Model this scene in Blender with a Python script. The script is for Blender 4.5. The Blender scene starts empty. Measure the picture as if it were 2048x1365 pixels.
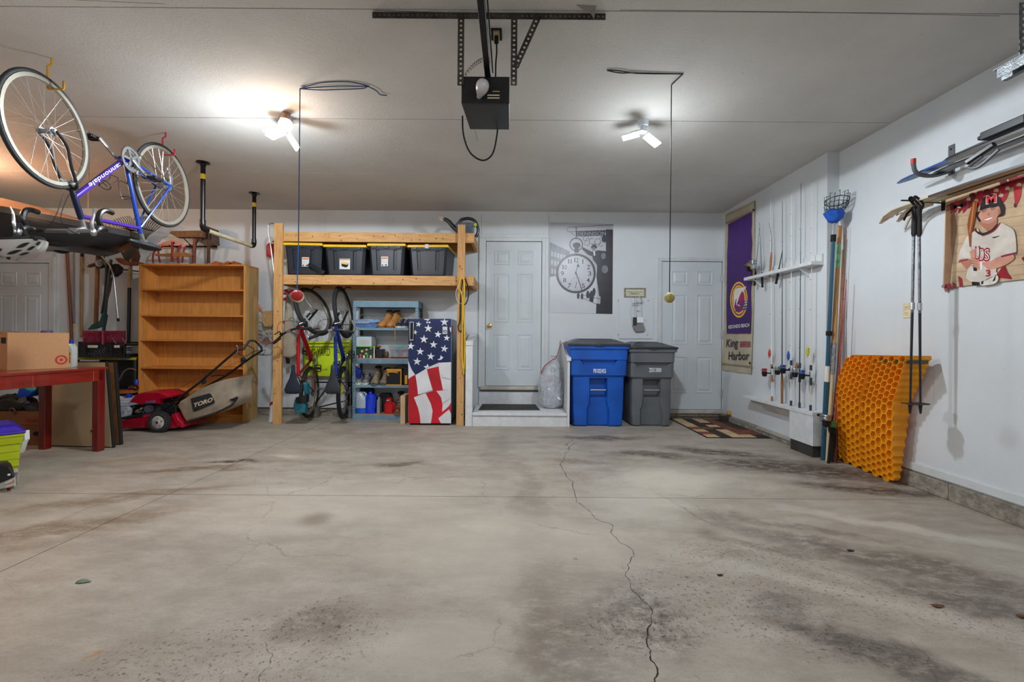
import bpy, bmesh, math, random
from mathutils import Vector, Matrix, Euler
random.seed(7)
PI = math.pi
SC = bpy.context.scene
COL = SC.collection
F = 910.2            # focal length in pixels of the 2048 px frame
RS, CX, CY, EYE = .0075, 1019., 674., 1.10
D = 6.28             # depth of the back wall
CH = 2.83            # ceiling height
XR = 3.04            # near part of the right wall
XF = 2.93            # far (furred out) part of the right wall
YJ = 4.21            # where the two parts meet
XL, YN = -8.6, -0.9  # left wall and garage door wall, both out of view

# ---------------------------------------------------------------- camera
cam = bpy.data.cameras.new('camera'); camo = bpy.data.objects.new('camera', cam); COL.objects.link(camo)
cam.sensor_width = 36; cam.lens = F * 36 / 2048
cam.shift_x = (1024 - CX) / 2048; cam.shift_y = -(682.5 - CY) / 2048
cam.clip_start = .05
camo.matrix_world = Matrix(((1, -RS, 0, 0), (0, 0, -1, 0), (RS, 1, 0, EYE), (0, 0, 0, 1)))
camo.rotation_euler = camo.matrix_world.to_euler(); camo.location = (0, 0, EYE)
SC.camera = camo
# ---------------------------------------------------------------- light
world = bpy.data.worlds.new('world'); SC.world = world; world.use_nodes = True
world.node_tree.nodes['Background'].inputs[0].default_value = (.5, .6, .75, 1)
world.node_tree.nodes['Background'].inputs[1].default_value = .02
SC.view_settings.view_transform = 'Standard'; SC.view_settings.look = 'None'
SC.view_settings.exposure = 0.30; SC.view_settings.gamma = 1; SC.view_settings.use_curve_mapping = False
try:
    SC.cycles.max_bounces = 6; SC.cycles.diffuse_bounces = 4; SC.cycles.adaptive_threshold = .02; SC.cycles.transparent_max_bounces = 8
    SC.cycles.sample_clamp_indirect = 4
except Exception: pass
def lamp(name, loc, power, col, r=.06, kind='POINT'):
    l = bpy.data.lights.new(name, kind); l.energy = power; l.color = col
    l.shadow_soft_size = r
    o = bpy.data.objects.new(name, l); COL.objects.link(o); o.location = loc
    return o
COOL = (.86, .94, 1.0); WARM = (1.0, .72, .48); MID = (1.0, .93, .86)
def spot(name, loc, power, col, r=.08):
    o = lamp(name, loc, power, col, r, 'SPOT'); o.data.spot_size = math.radians(180); o.data.spot_blend = .03
    return o
spot('lamp_and_fill_light', (-1.79, 3.60, 2.66), 112, COOL, .05)
spot('lamp_and_fill_light', (1.05, 3.62, 2.66), 92, COOL, .05)
lamp('lamp_and_fill_light', (-2.02, 3.56, 2.36), 17, COOL, .08)  # added point light below the left fixture, spreads glow on the ceiling
lamp('lamp_and_fill_light', (1.05, 3.56, 2.42), 10, COOL, .14)  # extra point light below the right fixture, lifts ceiling and upper wall
lamp('lamp_and_fill_light', (-1.70, 3.36, 2.55), 4, WARM, .05)
spot('lamp_and_fill_light', (-2.2, .3, 2.6), 31, MID, .10)
lamp('lamp_and_fill_light', (-3.0, 1.0, 2.3), 12, (.95, .97, 1.0), .10)  # unseen point light added to brighten the ceiling at near left
spot('lamp_and_fill_light', (1.2, .3, 2.6), 40, (.97, .97, 1.0), .10)
lamp('lamp_and_fill_light', (-4.7, 3.3, 2.45), 14, (1.0, .62, .38), .05)
lamp('lamp_and_fill_light', (-5.6, 4.3, 2.55), 40, (1.0, .68, .45), .05)

# ---------------------------------------------------------------- helpers
def W(px, py, Y):
    u, v = px - CX, py - CY
    u, v = u + v * RS, v - u * RS
    return Vector((u / F * Y, Y, EYE - v / F * Y))
def onX(px, py, X):
    u, v = px - CX, py - CY
    u, v = u + v * RS, v - u * RS
    Y = X * F / u
    return Vector((X, Y, EYE - v / F * Y))
def onZ(px, py, Z=0.):
    u, v = px - CX, py - CY
    u, v = u + v * RS, v - u * RS
    Y = (EYE - Z) * F / v
    return Vector((u / F * Y, Y, Z))
def V(*a): return Vector(a)

def lin(h):
    if isinstance(h, str):
        h = h.lstrip('#'); h = ''.join(x * 2 for x in h) if len(h) == 3 else h; c = [int(h[i:i + 2], 16) / 255 for i in (0, 2, 4)]
    else: c = [x / 255 for x in h]
    return tuple((x / 12.92 if x <= .04045 else ((x + .055) / 1.055) ** 2.4) for x in c) + (1,)
MATS = {}
def M(name, col='#808080', rough=.5, metal=0., var=.12, scale=6., bump=0., bscale=None, stretch=(1, 1, 1), emit=0, alpha=1., trans=0., coat=0., col2=None, sheen=0.):
    if name in MATS: return MATS[name]
    m = bpy.data.materials.new(name); m.use_nodes = True; nt = m.node_tree; N = nt.nodes; L = nt.links
    p = N['Principled BSDF']
    p.inputs['Roughness'].default_value = rough; p.inputs['Metallic'].default_value = metal
    c = lin(col)
    tc = N.new('ShaderNodeTexCoord'); mp = N.new('ShaderNodeMapping'); L.new(tc.outputs['Object'], mp.inputs[0])
    mp.inputs['Scale'].default_value = stretch
    no = N.new('ShaderNodeTexNoise'); no.inputs['Scale'].default_value = scale; no.inputs['Detail'].default_value = 5
    L.new(mp.outputs[0], no.inputs['Vector'])
    cr = N.new('ShaderNodeValToRGB'); L.new(no.outputs['Fac'], cr.inputs[0])
    a = tuple(x * (1 - var) for x in c[:3]) + (1,); b = tuple(min(1, x * (1 + var)) for x in c[:3]) + (1,)
    if col2: a = lin(col2); b = c
    cr.color_ramp.elements[0].position = .32; cr.color_ramp.elements[1].position = .68
    cr.color_ramp.elements[0].color = a; cr.color_ramp.elements[1].color = b
    L.new(cr.outputs[0], p.inputs['Base Color'])
    if bump:
        bn = N.new('ShaderNodeTexNoise'); bn.inputs['Scale'].default_value = bscale or scale * 6; bn.inputs['Detail'].default_value = 4
        L.new(mp.outputs[0], bn.inputs['Vector'])
        bu = N.new('ShaderNodeBump'); bu.inputs['Strength'].default_value = bump; bu.inputs['Distance'].default_value = .01
        L.new(bn.outputs['Fac'], bu.inputs['Height']); L.new(bu.outputs[0], p.inputs['Normal'])
    if emit:
        p.inputs['Emission Color'].default_value = c; p.inputs['Emission Strength'].default_value = emit
    if alpha < 1: p.inputs['Alpha'].default_value = alpha
    if trans: p.inputs['Transmission Weight'].default_value = trans
    if coat: p.inputs['Coat Weight'].default_value = coat
    MATS[name] = m
    return m
ORG = {}
def tag(o, label=None, cat=None, group=None, kind=None):
    if label: o['label'] = label
    if cat: o['category'] = cat
    if group: o['group'] = group
    if kind: o['kind'] = kind
    return o
def thing(name, label, cat, loc, group=None, kind=None, rot=None, local=False):
    o = bpy.data.objects.new(name, None); COL.objects.link(o); o.location = loc; o.empty_display_size = .1
    if rot: o.rotation_euler = rot
    ORG[o.name] = Vector((0, 0, 0)) if (local or rot) else Vector(loc)
    return tag(o, label, cat, group, kind)
def perp(d):
    d = d.normalized()
    a = Vector((0, 0, 1)) if abs(d.z) < .9 else Vector((1, 0, 0))
    x = d.cross(a).normalized(); return x, d.cross(x).normalized()
def align(d, up=(0, 0, 1)):
    "rotation whose z axis is d"
    d = Vector(d).normalized(); x, y = perp(d)
    return Matrix((x, y, d)).transposed().to_4x4()
class B:
    def __init__(s, T=None): s.v = []; s.f = []; s.T = T
    def add(s, vs, fs):
        n = len(s.v)
        s.v += [(s.T @ Vector(v)) if s.T else Vector(v) for v in vs]
        s.f += [tuple(i + n for i in f) for f in fs]; return s
    def box(s, x0, x1, y0, y1, z0, z1, R=None):
        vs = [(x, y, z) for x in (x0, x1) for y in (y0, y1) for z in (z0, z1)]
        if R is not None:
            c = Vector(((x0 + x1) / 2, (y0 + y1) / 2, (z0 + z1) / 2)); vs = [c + R @ (Vector(v) - c) for v in vs]
        return s.add(vs, [(0, 1, 3, 2), (4, 6, 7, 5), (0, 4, 5, 1), (2, 3, 7, 6), (0, 2, 6, 4), (1, 5, 7, 3)])
    def bc(s, c, d, R=None):
        return s.box(c[0] - d[0] / 2, c[0] + d[0] / 2, c[1] - d[1] / 2, c[1] + d[1] / 2, c[2] - d[2] / 2, c[2] + d[2] / 2, R)
    def bar(s, p, q, w, h, up=(0, 0, 1)):
        p, q = Vector(p), Vector(q); d = (q - p).normalized(); x = d.cross(Vector(up)).normalized(); y = x.cross(d)
        vs = [e + x * (a * w / 2) + y * (b * h / 2) for e in (p, q) for a, b in ((-1, -1), (1, -1), (1, 1), (-1, 1))]
        return s.add(vs, [(0, 3, 2, 1), (4, 5, 6, 7), (0, 1, 5, 4), (1, 2, 6, 5), (2, 3, 7, 6), (3, 0, 4, 7)])
    def loft(s, loops, cap=True, close=True):
        n = len(loops[0]); vs = [v for l in loops for v in l]; fs = []
        for i in range(len(loops) - 1):
            for j in range(n if close else n - 1):
                k = (j + 1) % n; fs.append((i * n + j, i * n + k, (i + 1) * n + k, (i + 1) * n + j))
        if cap: fs.append(tuple(range(n))[::-1]); fs.append(tuple(range((len(loops) - 1) * n, len(loops) * n)))
        return s.add(vs, fs)
    def tube(s, pts, r, n=8, closed=False, cap=True, rs=None):
        pts = [Vector(p) for p in pts]; m = len(pts); loops = []; x = None
        for i, p in enumerate(pts):
            if closed: d = (pts[(i + 1) % m] - pts[i - 1])
            else: d = pts[min(i + 1, m - 1)] - pts[max(i - 1, 0)]
            if d.length < 1e-9: d = Vector((0, 0, 1))
            d.normalize()
            if x is None: x, y = perp(d)
            else:
                x = (x - d * x.dot(d))
                if x.length < 1e-6: x, _ = perp(d)
                x.normalize(); y = d.cross(x)
            rr = rs[i] if rs else r
            loops.append([p + x * (rr * math.cos(2 * PI * k / n)) + y * (rr * math.sin(2 * PI * k / n)) for k in range(n)])
        if closed:
            loops.append(loops[0]); return s.loft(loops, cap=False)
        return s.loft(loops, cap=cap)
    def cyl(s, p, q, r, r2=None, n=14):
        return s.tube([p, q], r, n, rs=[r, r if r2 is None else r2])
    def lathe(s, prof, c=(0, 0, 0), R=None, n=20, sx=1, sy=1):
        c = Vector(c); loops = []
        for r, z in prof:
            l = [Vector((r * sx * math.cos(2 * PI * k / n), r * sy * math.sin(2 * PI * k / n), z)) for k in range(n)]
            loops.append([c + (R @ v if R is not None else v) for v in l])
        return s.loft(loops)
    def sph(s, c, r, n=14, sc=(1, 1, 1), R=None):
        prof = [(max(.001, math.sin(PI * i / 9)) * r, -math.cos(PI * i / 9) * r) for i in range(10)]
        c = Vector(c); loops = []
        for a, z in prof:
            l = [Vector((a * sc[0] * math.cos(2 * PI * k / n), a * sc[1] * math.sin(2 * PI * k / n), z * sc[2])) for k in range(n)]
            loops.append([c + (R @ v if R is not None else v) for v in l])
        return s.loft(loops)
    def torus(s, c, ax, R, r, n=40, m=8, a0=0, a1=2 * PI, ex=None):
        ax = Vector(ax); x, y = perp(ax)
        full = a1 - a0 > 6.28
        k = n if full else n + 1
        return s.tube([Vector(c) + x * (R * math.cos(a0 + (a1 - a0) * i / n)) + y * (R * math.sin(a0 + (a1 - a0) * i / n)) for i in range(k)], r, m, closed=full)
    def prism(s, pts, vec):
        pts = [Vector(p) for p in pts]; vec = Vector(vec)
        return s.loft([pts, [p + vec for p in pts]])
    def poly(s, pts): return s.add(pts, [tuple(range(len(pts)))])
    def ribbon(s, pts, w, nrm=(0, 0, 1), t=0):
        pts = [Vector(p) for p in pts]; L_ = []; R_ = []
        for i, p in enumerate(pts):
            d = (pts[min(i + 1, len(pts) - 1)] - pts[max(i - 1, 0)]).normalized(); x = d.cross(Vector(nrm)).normalized()
            ww = (w[i] if isinstance(w, (list, tuple)) else w) / 2
            L_.append(p - x * ww); R_.append(p + x * ww)
        n = len(pts)
        return s.add(L_ + R_, [(i, i + 1, n + i + 1, n + i) for i in range(n - 1)])
    def build(s, name, mat, parent=None, label=None, smooth=30, bevel=0, seg=2, kind=None, uniq=None):
        me = bpy.data.meshes.new(name)
        if parent is not None: org = ORG[parent.name]
        else:
            xs = [v.x for v in s.v]; ys = [v.y for v in s.v]; zs = [v.z for v in s.v]
            org = Vector(((min(xs) + max(xs)) / 2, (min(ys) + max(ys)) / 2, min(zs)))
        me.from_pydata([tuple(v - org) for v in s.v], [], s.f)
        bm = bmesh.new(); bm.from_mesh(me); bmesh.ops.recalc_face_normals(bm, faces=bm.faces); bm.to_mesh(me); bm.free()
        me.materials.append(mat)
        if smooth:
            me.shade_smooth(); me.set_sharp_from_angle(angle=math.radians(smooth))
        o = bpy.data.objects.new(name, me); COL.objects.link(o)
        if parent is not None: o.parent = parent; ORG[o.name] = org
        else: o.location = org; ORG[o.name] = org
        if bevel:
            md = o.modifiers.new('bevel', 'BEVEL'); md.width = bevel; md.segments = seg; md.limit_method = 'ANGLE'
        if label: o['label'] = label
        if kind: o['kind'] = kind
        return o
    def single(s, name, mat, label, cat, group=None, kind=None, **k):
        return tag(s.build(name, mat, None, **k), label, cat, group, kind)
def smoothpts(pts, n=6):
    "Catmull-Rom through the points"
    pts = [Vector(p) for p in pts]; out = []
    for i in range(len(pts) - 1):
        p0 = pts[max(i - 1, 0)]; p1 = pts[i]; p2 = pts[i + 1]; p3 = pts[min(i + 2, len(pts) - 1)]
        for k in range(n):
            t = k / n
            out.append(.5 * ((2 * p1) + (p2 - p0) * t + (2 * p0 - 5 * p1 + 4 * p2 - p3) * t * t + (3 * p1 - p0 - 3 * p2 + p3) * t ** 3))
    out.append(pts[-1]); return out
def ex(outline, Y0, Y1, inset=0, T=None, px=True, sh=0.):
    "outline in photo pixels at depth Y0, turned into a solid of real thickness with rounded rims"
    b = B(T); P = [W(x, y, Y0) for x, y in outline] if px else [Vector(p) for p in outline]
    c = sum(P, Vector()) / len(P); ins = inset
    def lp(k, y):
        l = []
        for p in P:
            d = p - c; n = d.length or 1
            q = c + d * max(.1, 1 - k / n); l.append(Vector((q.x + sh * (y - Y0), y, q.z)))
        return l
    if ins:
        t = min(abs(Y1 - Y0) / 3, ins)
        b.loft([lp(ins, Y0), lp(ins * .35, Y0 + t * .35), lp(0, Y0 + t), lp(0, Y1 - t), lp(ins * .35, Y1 - t * .35), lp(ins, Y1)])
    else: b.loft([lp(0, Y0), lp(0, Y1)])
    return b
def text_mesh(s, bold=0.):
    cu = bpy.data.curves.new('txt', 'FONT'); cu.body = s; cu.offset = bold; cu.resolution_u = 3
    o = bpy.data.objects.new('txt', cu); me = bpy.data.meshes.new_from_object(o)
    vs = [Vector(v.co) for v in me.vertices]; fs = [tuple(p.vertices) for p in me.polygons]
    bpy.data.objects.remove(o); bpy.data.curves.remove(cu); bpy.data.meshes.remove(me)
    return vs, fs
def text(s, pl, pr, h, mat, parent, up=(0, 0, 1), bold=.01, name='lettering', nrm=None, slant=0., T=None):
    "flat lettering, left end of the baseline at pl, right end at pr, height h"
    vs, fs = text_mesh(s, bold); pl, pr, up = Vector(pl), Vector(pr), Vector(up)
    x0 = min(v.x for v in vs); x1 = max(v.x for v in vs); y1 = max(v.y for v in vs)
    d = pr - pl; b = B(T); dn = d.normalized()
    b.add([pl + d * ((v.x - x0) / (x1 - x0)) + up * (v.y / y1 * h) + dn * (v.y / y1 * h * slant) for v in vs], fs)
    return b.build(name, mat, parent, smooth=0)
def copy_tree(o, parent=None):
    c = o.copy(); COL.objects.link(c); c.parent = parent
    ORG[c.name] = ORG.get(o.name, Vector())
    for ch in list(o.children): copy_tree(ch, c)
    return c
# ================================================================ materials of the setting
def node(nt, kind, **k):
    n = nt.nodes.new(kind)
    for a, b in k.items(): setattr(n, a, b)
    return n
def floor_mat():
    m = bpy.data.materials.new('stained concrete'); m.use_nodes = True; nt = m.node_tree; L = nt.links
    p = nt.nodes['Principled BSDF']
    geo = node(nt, 'ShaderNodeNewGeometry')
    wn = node(nt, 'ShaderNodeTexNoise'); wn.inputs['Scale'].default_value = 1.6; wn.inputs['Detail'].default_value = 8; wn.inputs['Roughness'].default_value = .62
    L.new(geo.outputs['Position'], wn.inputs['Vector'])
    sub = node(nt, 'ShaderNodeVectorMath', operation='MULTIPLY_ADD'); L.new(wn.outputs['Color'], sub.inputs[0])
    sub.inputs[1].default_value = (.55, .55, 0); L.new(geo.outputs['Position'], sub.inputs[2])
    off = node(nt, 'ShaderNodeVectorMath', operation='ADD'); L.new(sub.outputs[0], off.inputs[0]); off.inputs[1].default_value = (-.275, -.275, 0)
    def noise(sc, det=6, rough=.6, stretch=None, src=None):
        n = node(nt, 'ShaderNodeTexNoise'); n.inputs['Scale'].default_value = sc; n.inputs['Detail'].default_value = det; n.inputs['Roughness'].default_value = rough
        s = src or geo.outputs['Position']
        if stretch:
            mp = node(nt, 'ShaderNodeMapping'); mp.inputs['Scale'].default_value = stretch[:3]; mp.inputs['Rotation'].default_value = (0, 0, stretch[3]); L.new(s, mp.inputs[0]); s = mp.outputs[0]
        L.new(s, n.inputs['Vector']); return n.outputs['Fac']
    def ramp(src, a, b, ca=(0, 0, 0, 1), cb=(1, 1, 1, 1)):
        r = node(nt, 'ShaderNodeValToRGB'); r.color_ramp.elements[0].position = a; r.color_ramp.elements[1].position = b
        r.color_ramp.elements[0].color = ca; r.color_ramp.elements[1].color = cb; L.new(src, r.inputs[0]); return r.outputs[0]
    def mix(fac, a, b, f=1., mode='MIX'):
        x = node(nt, 'ShaderNodeMix', data_type='RGBA', blend_type=mode)
        if fac is None: x.inputs[0].default_value = f
        elif f != 1.:
            k = node(nt, 'ShaderNodeMath', operation='MULTIPLY'); L.new(fac, k.inputs[0]); k.inputs[1].default_value = f; L.new(k.outputs[0], x.inputs[0])
        else: L.new(fac, x.inputs[0])
        for i, c in ((6, a), (7, b)):
            if isinstance(c, tuple): x.inputs[i].default_value = c
            else: L.new(c, x.inputs[i])
        return x.outputs[2]
    def mul(a, b):
        k = node(nt, 'ShaderNodeMath', operation='MULTIPLY')
        for i, c in ((0, a), (1, b)):
            if isinstance(c, (int, float)): k.inputs[i].default_value = c
            else: L.new(c, k.inputs[i])
        return k.outputs[0]
    base = mix(ramp(noise(.9, 8), .36, .66), lin('#92887c'), lin('#a89e91'))
    base = mix(ramp(noise(3.2, 9, .66, (1, 2.2, 1, .35)), .40, .68), base, lin('#c2baad'), .5)
    base = mix(ramp(noise(1.3, 10, .7, (1, 2.6, 1, .5)), .52, .70), base, lin('#7d7062'), .38)
    base = mix(ramp(noise(9, 8, .7, (1, 1.6, 1, .2)), .52, .72), base, lin('#8a8074'), .42)
    # brushed streaks and fine grain
    base = mix(ramp(noise(26, 6, .75, (1, 3.5, 1, 0)), .50, .78), base, lin('#7d7468'), .5)
    base = mix(ramp(noise(120, 3, .8), .5, .8), base, lin('#655b50'), .45)
    def blob(px, py, rx, ry, ang, col, st, soft=.35, world=None):
        c = onZ(px, py) if world is None else Vector(world)
        mp = node(nt, 'ShaderNodeMapping', vector_type='TEXTURE'); L.new(off.outputs[0], mp.inputs[0])
        mp.inputs['Location'].default_value = (c.x, c.y, 0); mp.inputs['Rotation'].default_value = (0, 0, ang); mp.inputs['Scale'].default_value = (rx, ry, 1000)
        ln = node(nt, 'ShaderNodeVectorMath', operation='LENGTH'); L.new(mp.outputs[0], ln.inputs[0])
        mr = node(nt, 'ShaderNodeMapRange', interpolation_type='SMOOTHSTEP'); L.new(ln.outputs['Value'], mr.inputs[0])
        mr.inputs[1].default_value = soft + .22; mr.inputs[2].default_value = 1.25; mr.inputs[3].default_value = st; mr.inputs[4].default_value = 0
        return mr.outputs[0], lin(col)
    grain = ramp(noise(9, 12, .82, (1, 1.9, 1, .3)), .36, .53)
    for a in (
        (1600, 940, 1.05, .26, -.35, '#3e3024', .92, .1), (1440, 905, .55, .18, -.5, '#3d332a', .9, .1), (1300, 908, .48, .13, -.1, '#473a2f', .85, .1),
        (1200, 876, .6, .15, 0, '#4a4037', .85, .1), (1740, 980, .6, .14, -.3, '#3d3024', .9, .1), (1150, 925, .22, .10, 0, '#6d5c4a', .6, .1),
        (1400, 1025, .4, .1, -.2, '#6b5f52', .6, .1), (1860, 1140, 1.2, .17, -.62, '#51463b', .75, .1), (1960, 1205, .6, .14, -.6, '#4a3f35', .75, .1),
        (1640, 1060, .55, .06, -.5, '#665b50', .6, .1), (1560, 1095, .35, .06, -.35, '#6d6357', .6, .1), (1750, 1310, .42, .10, -.75, '#443a31', .8, .1),
        (1580, 1215, .12, .08, 0, '#5e564d', .6, .1), (1700, 1275, .2, .08, -.5, '#585047', .6, .1),
        (470, 926, .30, .06, 0, '#3b2b1e', .95, .1), (380, 940, .5, .09, .1, '#69563f', .85, .1), (790, 930, .3, .08, 0, '#5c5044', .85, .1), (620, 925, .6, .10, 0, '#7d7261', .55, .1),
        (560, 915, .18, .05, 0, '#c8bda8', .6, .3), (740, 868, .5, .10, 0, '#87796a', .6, .1), (300, 920, .6, .10, .3, '#8b7457', .55, .1),
        (140, 1050, .7, .13, .45, '#74604a', .8, .1), (230, 1000, .8, .10, .4, '#74624d', .75, .1), (60, 1085, .5, .08, .5, '#7d6c5a', .5, .1),
        (1060, 1040, .12, 1.7, 0, '#7b7268', .6, .1), (1000, 900, .16, 1.0, 0, '#7d756c', .45, .1), (1130, 1180, .2, .55, 0, '#75685b', .5, .1),
        (1120, 1300, .2, .3, 0, '#6c5d4e', .6, .1), (655, 1240, .16, .13, 0, '#5f4f3f', .7, .1), (1500, 1000, .5, .15, 0, '#8c8275', .4, .1)):
        st = blob(*a); base = mix(mul(st[0], grain), base, st[1])
    for a in ((1020, 1080, .9, .5, 0, '#c9bfb2', .45, .1), (1330, 960, .55, .35, .3, '#cfc6b8', .6, .1), (1290, 1010, .4, .3, 0, '#cbc3b6', .5, .1),
              (640, 905, .10, .035, 0, '#b9623e', .5, .1), (590, 900, .25, .02, .2, '#b06a48', .35, .1), (120, 905, .35, .03, 0, '#a4714e', .4, .1),
              (700, 1000, 1.2, .5, .3, '#c6bcae', .4, .1), (870, 1300, .3, .25, 0, '#c2bab0', .4, .1), (1830, 1060, .8, .08, -.6, '#c5bdb1', .5, .1),
              (1650, 1180, .8, .08, -.6, '#c0b8ac', .45, .1), (205, 1293, .03, .012, .6, '#a87a45', .8, .4)):
        st = blob(*a); base = mix(st[0], base, st[1])
    # pitted, spalled patches: dark crumbs inside soft regions
    pit = ramp(noise(48, 9, .86), .572, .60)
    reg = None
    for a in ((1290, 1235, .28, .20, .3, '#000', 1, .1), (1450, 1180, .5, .2, -.35, '#000', .8, .1), (1560, 1250, .4, .12, -.5, '#000', .9, .1), (650, 1240, .30, .15, 0, '#000', .9, .1),
              (270, 1340, .25, .12, 0, '#000', .8, .1), (1480, 1110, .4, .2, 0, '#000', .7, .1), (1750, 1200, .7, .2, -.5, '#000', .75, .1), (500, 1290, .5, .2, 0, '#000', .6, .1), (1200, 960, .25, .3, 0, '#000', .4, .1)):
        st = blob(*a)[0]
        if reg is None: reg = st
        else:
            k = node(nt, 'ShaderNodeMath', operation='MAXIMUM'); L.new(reg, k.inputs[0]); L.new(st, k.inputs[1]); reg = k.outputs[0]
    pm = mul(pit, reg)
    base = mix(pm, base, lin('#4a3a29'), .8)
    st = blob(1285, 1235, .24, .26, .2, '#3f3021', .85, .1); base = mix(mul(st[0], ramp(noise(14, 8, .8), .42, .6)), base, st[1])
    # hairline crazing
    vo = node(nt, 'ShaderNodeTexVoronoi', feature='DISTANCE_TO_EDGE'); vo.inputs['Scale'].default_value = 1.1; L.new(off.outputs[0], vo.inputs['Vector'])
    base = mix(mul(ramp(vo.outputs['Distance'], 0, .006, (1, 1, 1, 1), (0, 0, 0, 1)), ramp(noise(1.1, 3), .5, .62)), base, lin('#5c5146'), .55)
    # small drips
    v2 = node(nt, 'ShaderNodeTexVoronoi'); v2.inputs['Scale'].default_value = 4.2; L.new(off.outputs[0], v2.inputs['Vector'])
    base = mix(mul(ramp(v2.outputs['Distance'], .035, .06, (1, 1, 1, 1), (0, 0, 0, 1)), ramp(noise(2.5, 2), .55, .6)), base, lin('#5f564c'), .6)
    L.new(base, p.inputs['Base Color'])
    L.new(ramp(noise(2.5, 6), .35, .65, (.42, .42, .42, 1), (.68, .68, .68, 1)), p.inputs['Roughness'])
    bu = node(nt, 'ShaderNodeBump'); bu.inputs['Strength'].default_value = .35; bu.inputs['Distance'].default_value = .006
    L.new(noise(60, 6, .7), bu.inputs['Height']); b2 = node(nt, 'ShaderNodeBump'); b2.invert = True; b2.inputs['Strength'].default_value = .8; b2.inputs['Distance'].default_value = .004
    L.new(pm, b2.inputs['Height']); L.new(bu.outputs[0], b2.inputs['Normal']); L.new(b2.outputs[0], p.inputs['Normal'])
    return m
def paint_mat(name, col, dirt, orange=.15, rough=.6, sc=1.2, dscale=2.2, amt=.5):
    m = bpy.data.materials.new(name); m.use_nodes = True; nt = m.node_tree; L = nt.links; p = nt.nodes['Principled BSDF']
    geo = node(nt, 'ShaderNodeNewGeometry')
    def noise(s, d=5, r=.6, st=None):
        n = node(nt, 'ShaderNodeTexNoise'); n.inputs['Scale'].default_value = s; n.inputs['Detail'].default_value = d; n.inputs['Roughness'].default_value = r
        src = geo.outputs['Position']
        if st:
            mp = node(nt, 'ShaderNodeMapping'); mp.inputs['Scale'].default_value = st; L.new(src, mp.inputs[0]); src = mp.outputs[0]
        L.new(src, n.inputs['Vector']); return n.outputs['Fac']
    def ramp(src, a, b, ca, cb):
        r = node(nt, 'ShaderNodeValToRGB'); r.color_ramp.elements[0].position = a; r.color_ramp.elements[1].position = b
        r.color_ramp.elements[0].color = ca; r.color_ramp.elements[1].color = cb; L.new(src, r.inputs[0]); return r.outputs[0]
    def mix(f, a, b, k=1):
        x = node(nt, 'ShaderNodeMix', data_type='RGBA')
        q = node(nt, 'ShaderNodeMath', operation='MULTIPLY'); L.new(f, q.inputs[0]); q.inputs[1].default_value = k; L.new(q.outputs[0], x.inputs[0])
        for i, c in ((6, a), (7, b)):
            if isinstance(c, tuple): x.inputs[i].default_value = c
            else: L.new(c, x.inputs[i])
        return x.outputs[2]
    W0, W1 = (0, 0, 0, 1), (1, 1, 1, 1)
    c = mix(ramp(noise(sc), .4, .7, W0, W1), lin(col), lin(dirt), amt)
    c = mix(ramp(noise(13, 6, .75, (1, 1, .5)), .66, .74, W0, W1), c, lin('#8f8a84'), .35)
    c = mix(ramp(noise(38, 3, .6), .73, .76, W0, W1), c, lin('#6a655f'), .6)
    L.new(c, p.inputs['Base Color']); p.inputs['Roughness'].default_value = rough
    bu = node(nt, 'ShaderNodeBump'); bu.inputs['Strength'].default_value = orange; bu.inputs['Distance'].default_value = .004
    L.new(noise(85, 3, .5), bu.inputs['Height']); L.new(bu.outputs[0], p.inputs['Normal'])
    return m
mfloor = floor_mat()
mwall = paint_mat('white wall paint', '#cfd4d8', '#bfc3c5', .12)
mceil = paint_mat('textured ceiling paint', '#cdcac5', '#b5b1ab', .9, .8)
mtrim = paint_mat('white trim paint', '#cdd2d5', '#b9bab8', .05, .45, 5)
mdoor = paint_mat('white door paint', '#c9d0d5', '#bcc2c5', .05, .42, 3)
mcurb = M('rough foundation concrete', '#8a8378', .9, var=.35, scale=22, bump=.8, bscale=60)
mdark = M('dark gap', '#14110f', .9)

# ================================================================ structure
def struct(b, name, m, **k): return tag(b.build(name, m, None, **k), kind='structure')
fl = B().box(XL, XR + .02, YN, D + .05, -.12, -.012); floor = struct(fl, 'floor', M('joint shadow concrete', '#4a4238', .95), smooth=0)
YJT, XJT = 3.125, -2.335
for x0, x1 in ((XL, XJT - .003), (XJT + .003, XR + .02)):
    for y0, y1 in ((YN, YJT - .003), (YJT + .003, D + .05)):
        B().box(x0, x1, y0, y1, -.012, 0).build('slab', mfloor, floor, smooth=0)
def crack(pts, w, seed, nm='crack'):
    random.seed(seed); P = [onZ(x, y, .0006) for x, y in pts]
    for _ in range(3):
        Q = []
        for a, b_ in zip(P, P[1:]):
            d = (b_ - a); n = Vector((-d.y, d.x, 0)); Q += [a, (a + b_) / 2 + n * random.uniform(-.14, .14)]
        P = Q + [P[-1]]
    B().ribbon(P, [w * random.uniform(.3, 1.3) * (p.y ** .5 if p.y > 1 else 1) / 1.5 for p in P]).build(nm, M('crack shadow', '#2c251f', .95), floor, smooth=0)
crack([(1146, 879), (1133, 905), (1125, 923), (1132, 953), (1153, 1005), (1184, 1030), (1225, 1051), (1235, 1079), (1269, 1112), (1251, 1153), (1287, 1204), (1302, 1250)], .0035, 3)
crack([(1302, 1250), (1302, 1302), (1315, 1343), (1307, 1372)], .0065, 4)
crack([(1370, 1000), (1400, 1020), (1430, 1040)], .0012, 5)
crack([(1500, 1090), (1570, 1110), (1630, 1130), (1720, 1160), (1780, 1190)], .0015, 6)
crack([(530, 1284), (545, 1308), (525, 1345), (518, 1372)], .0015, 8)
crack([(1820, 1280), (1860, 1320), (1880, 1372)], .0012, 9)
crack([(1150, 886), (1131, 900)], .003, 11)
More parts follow.
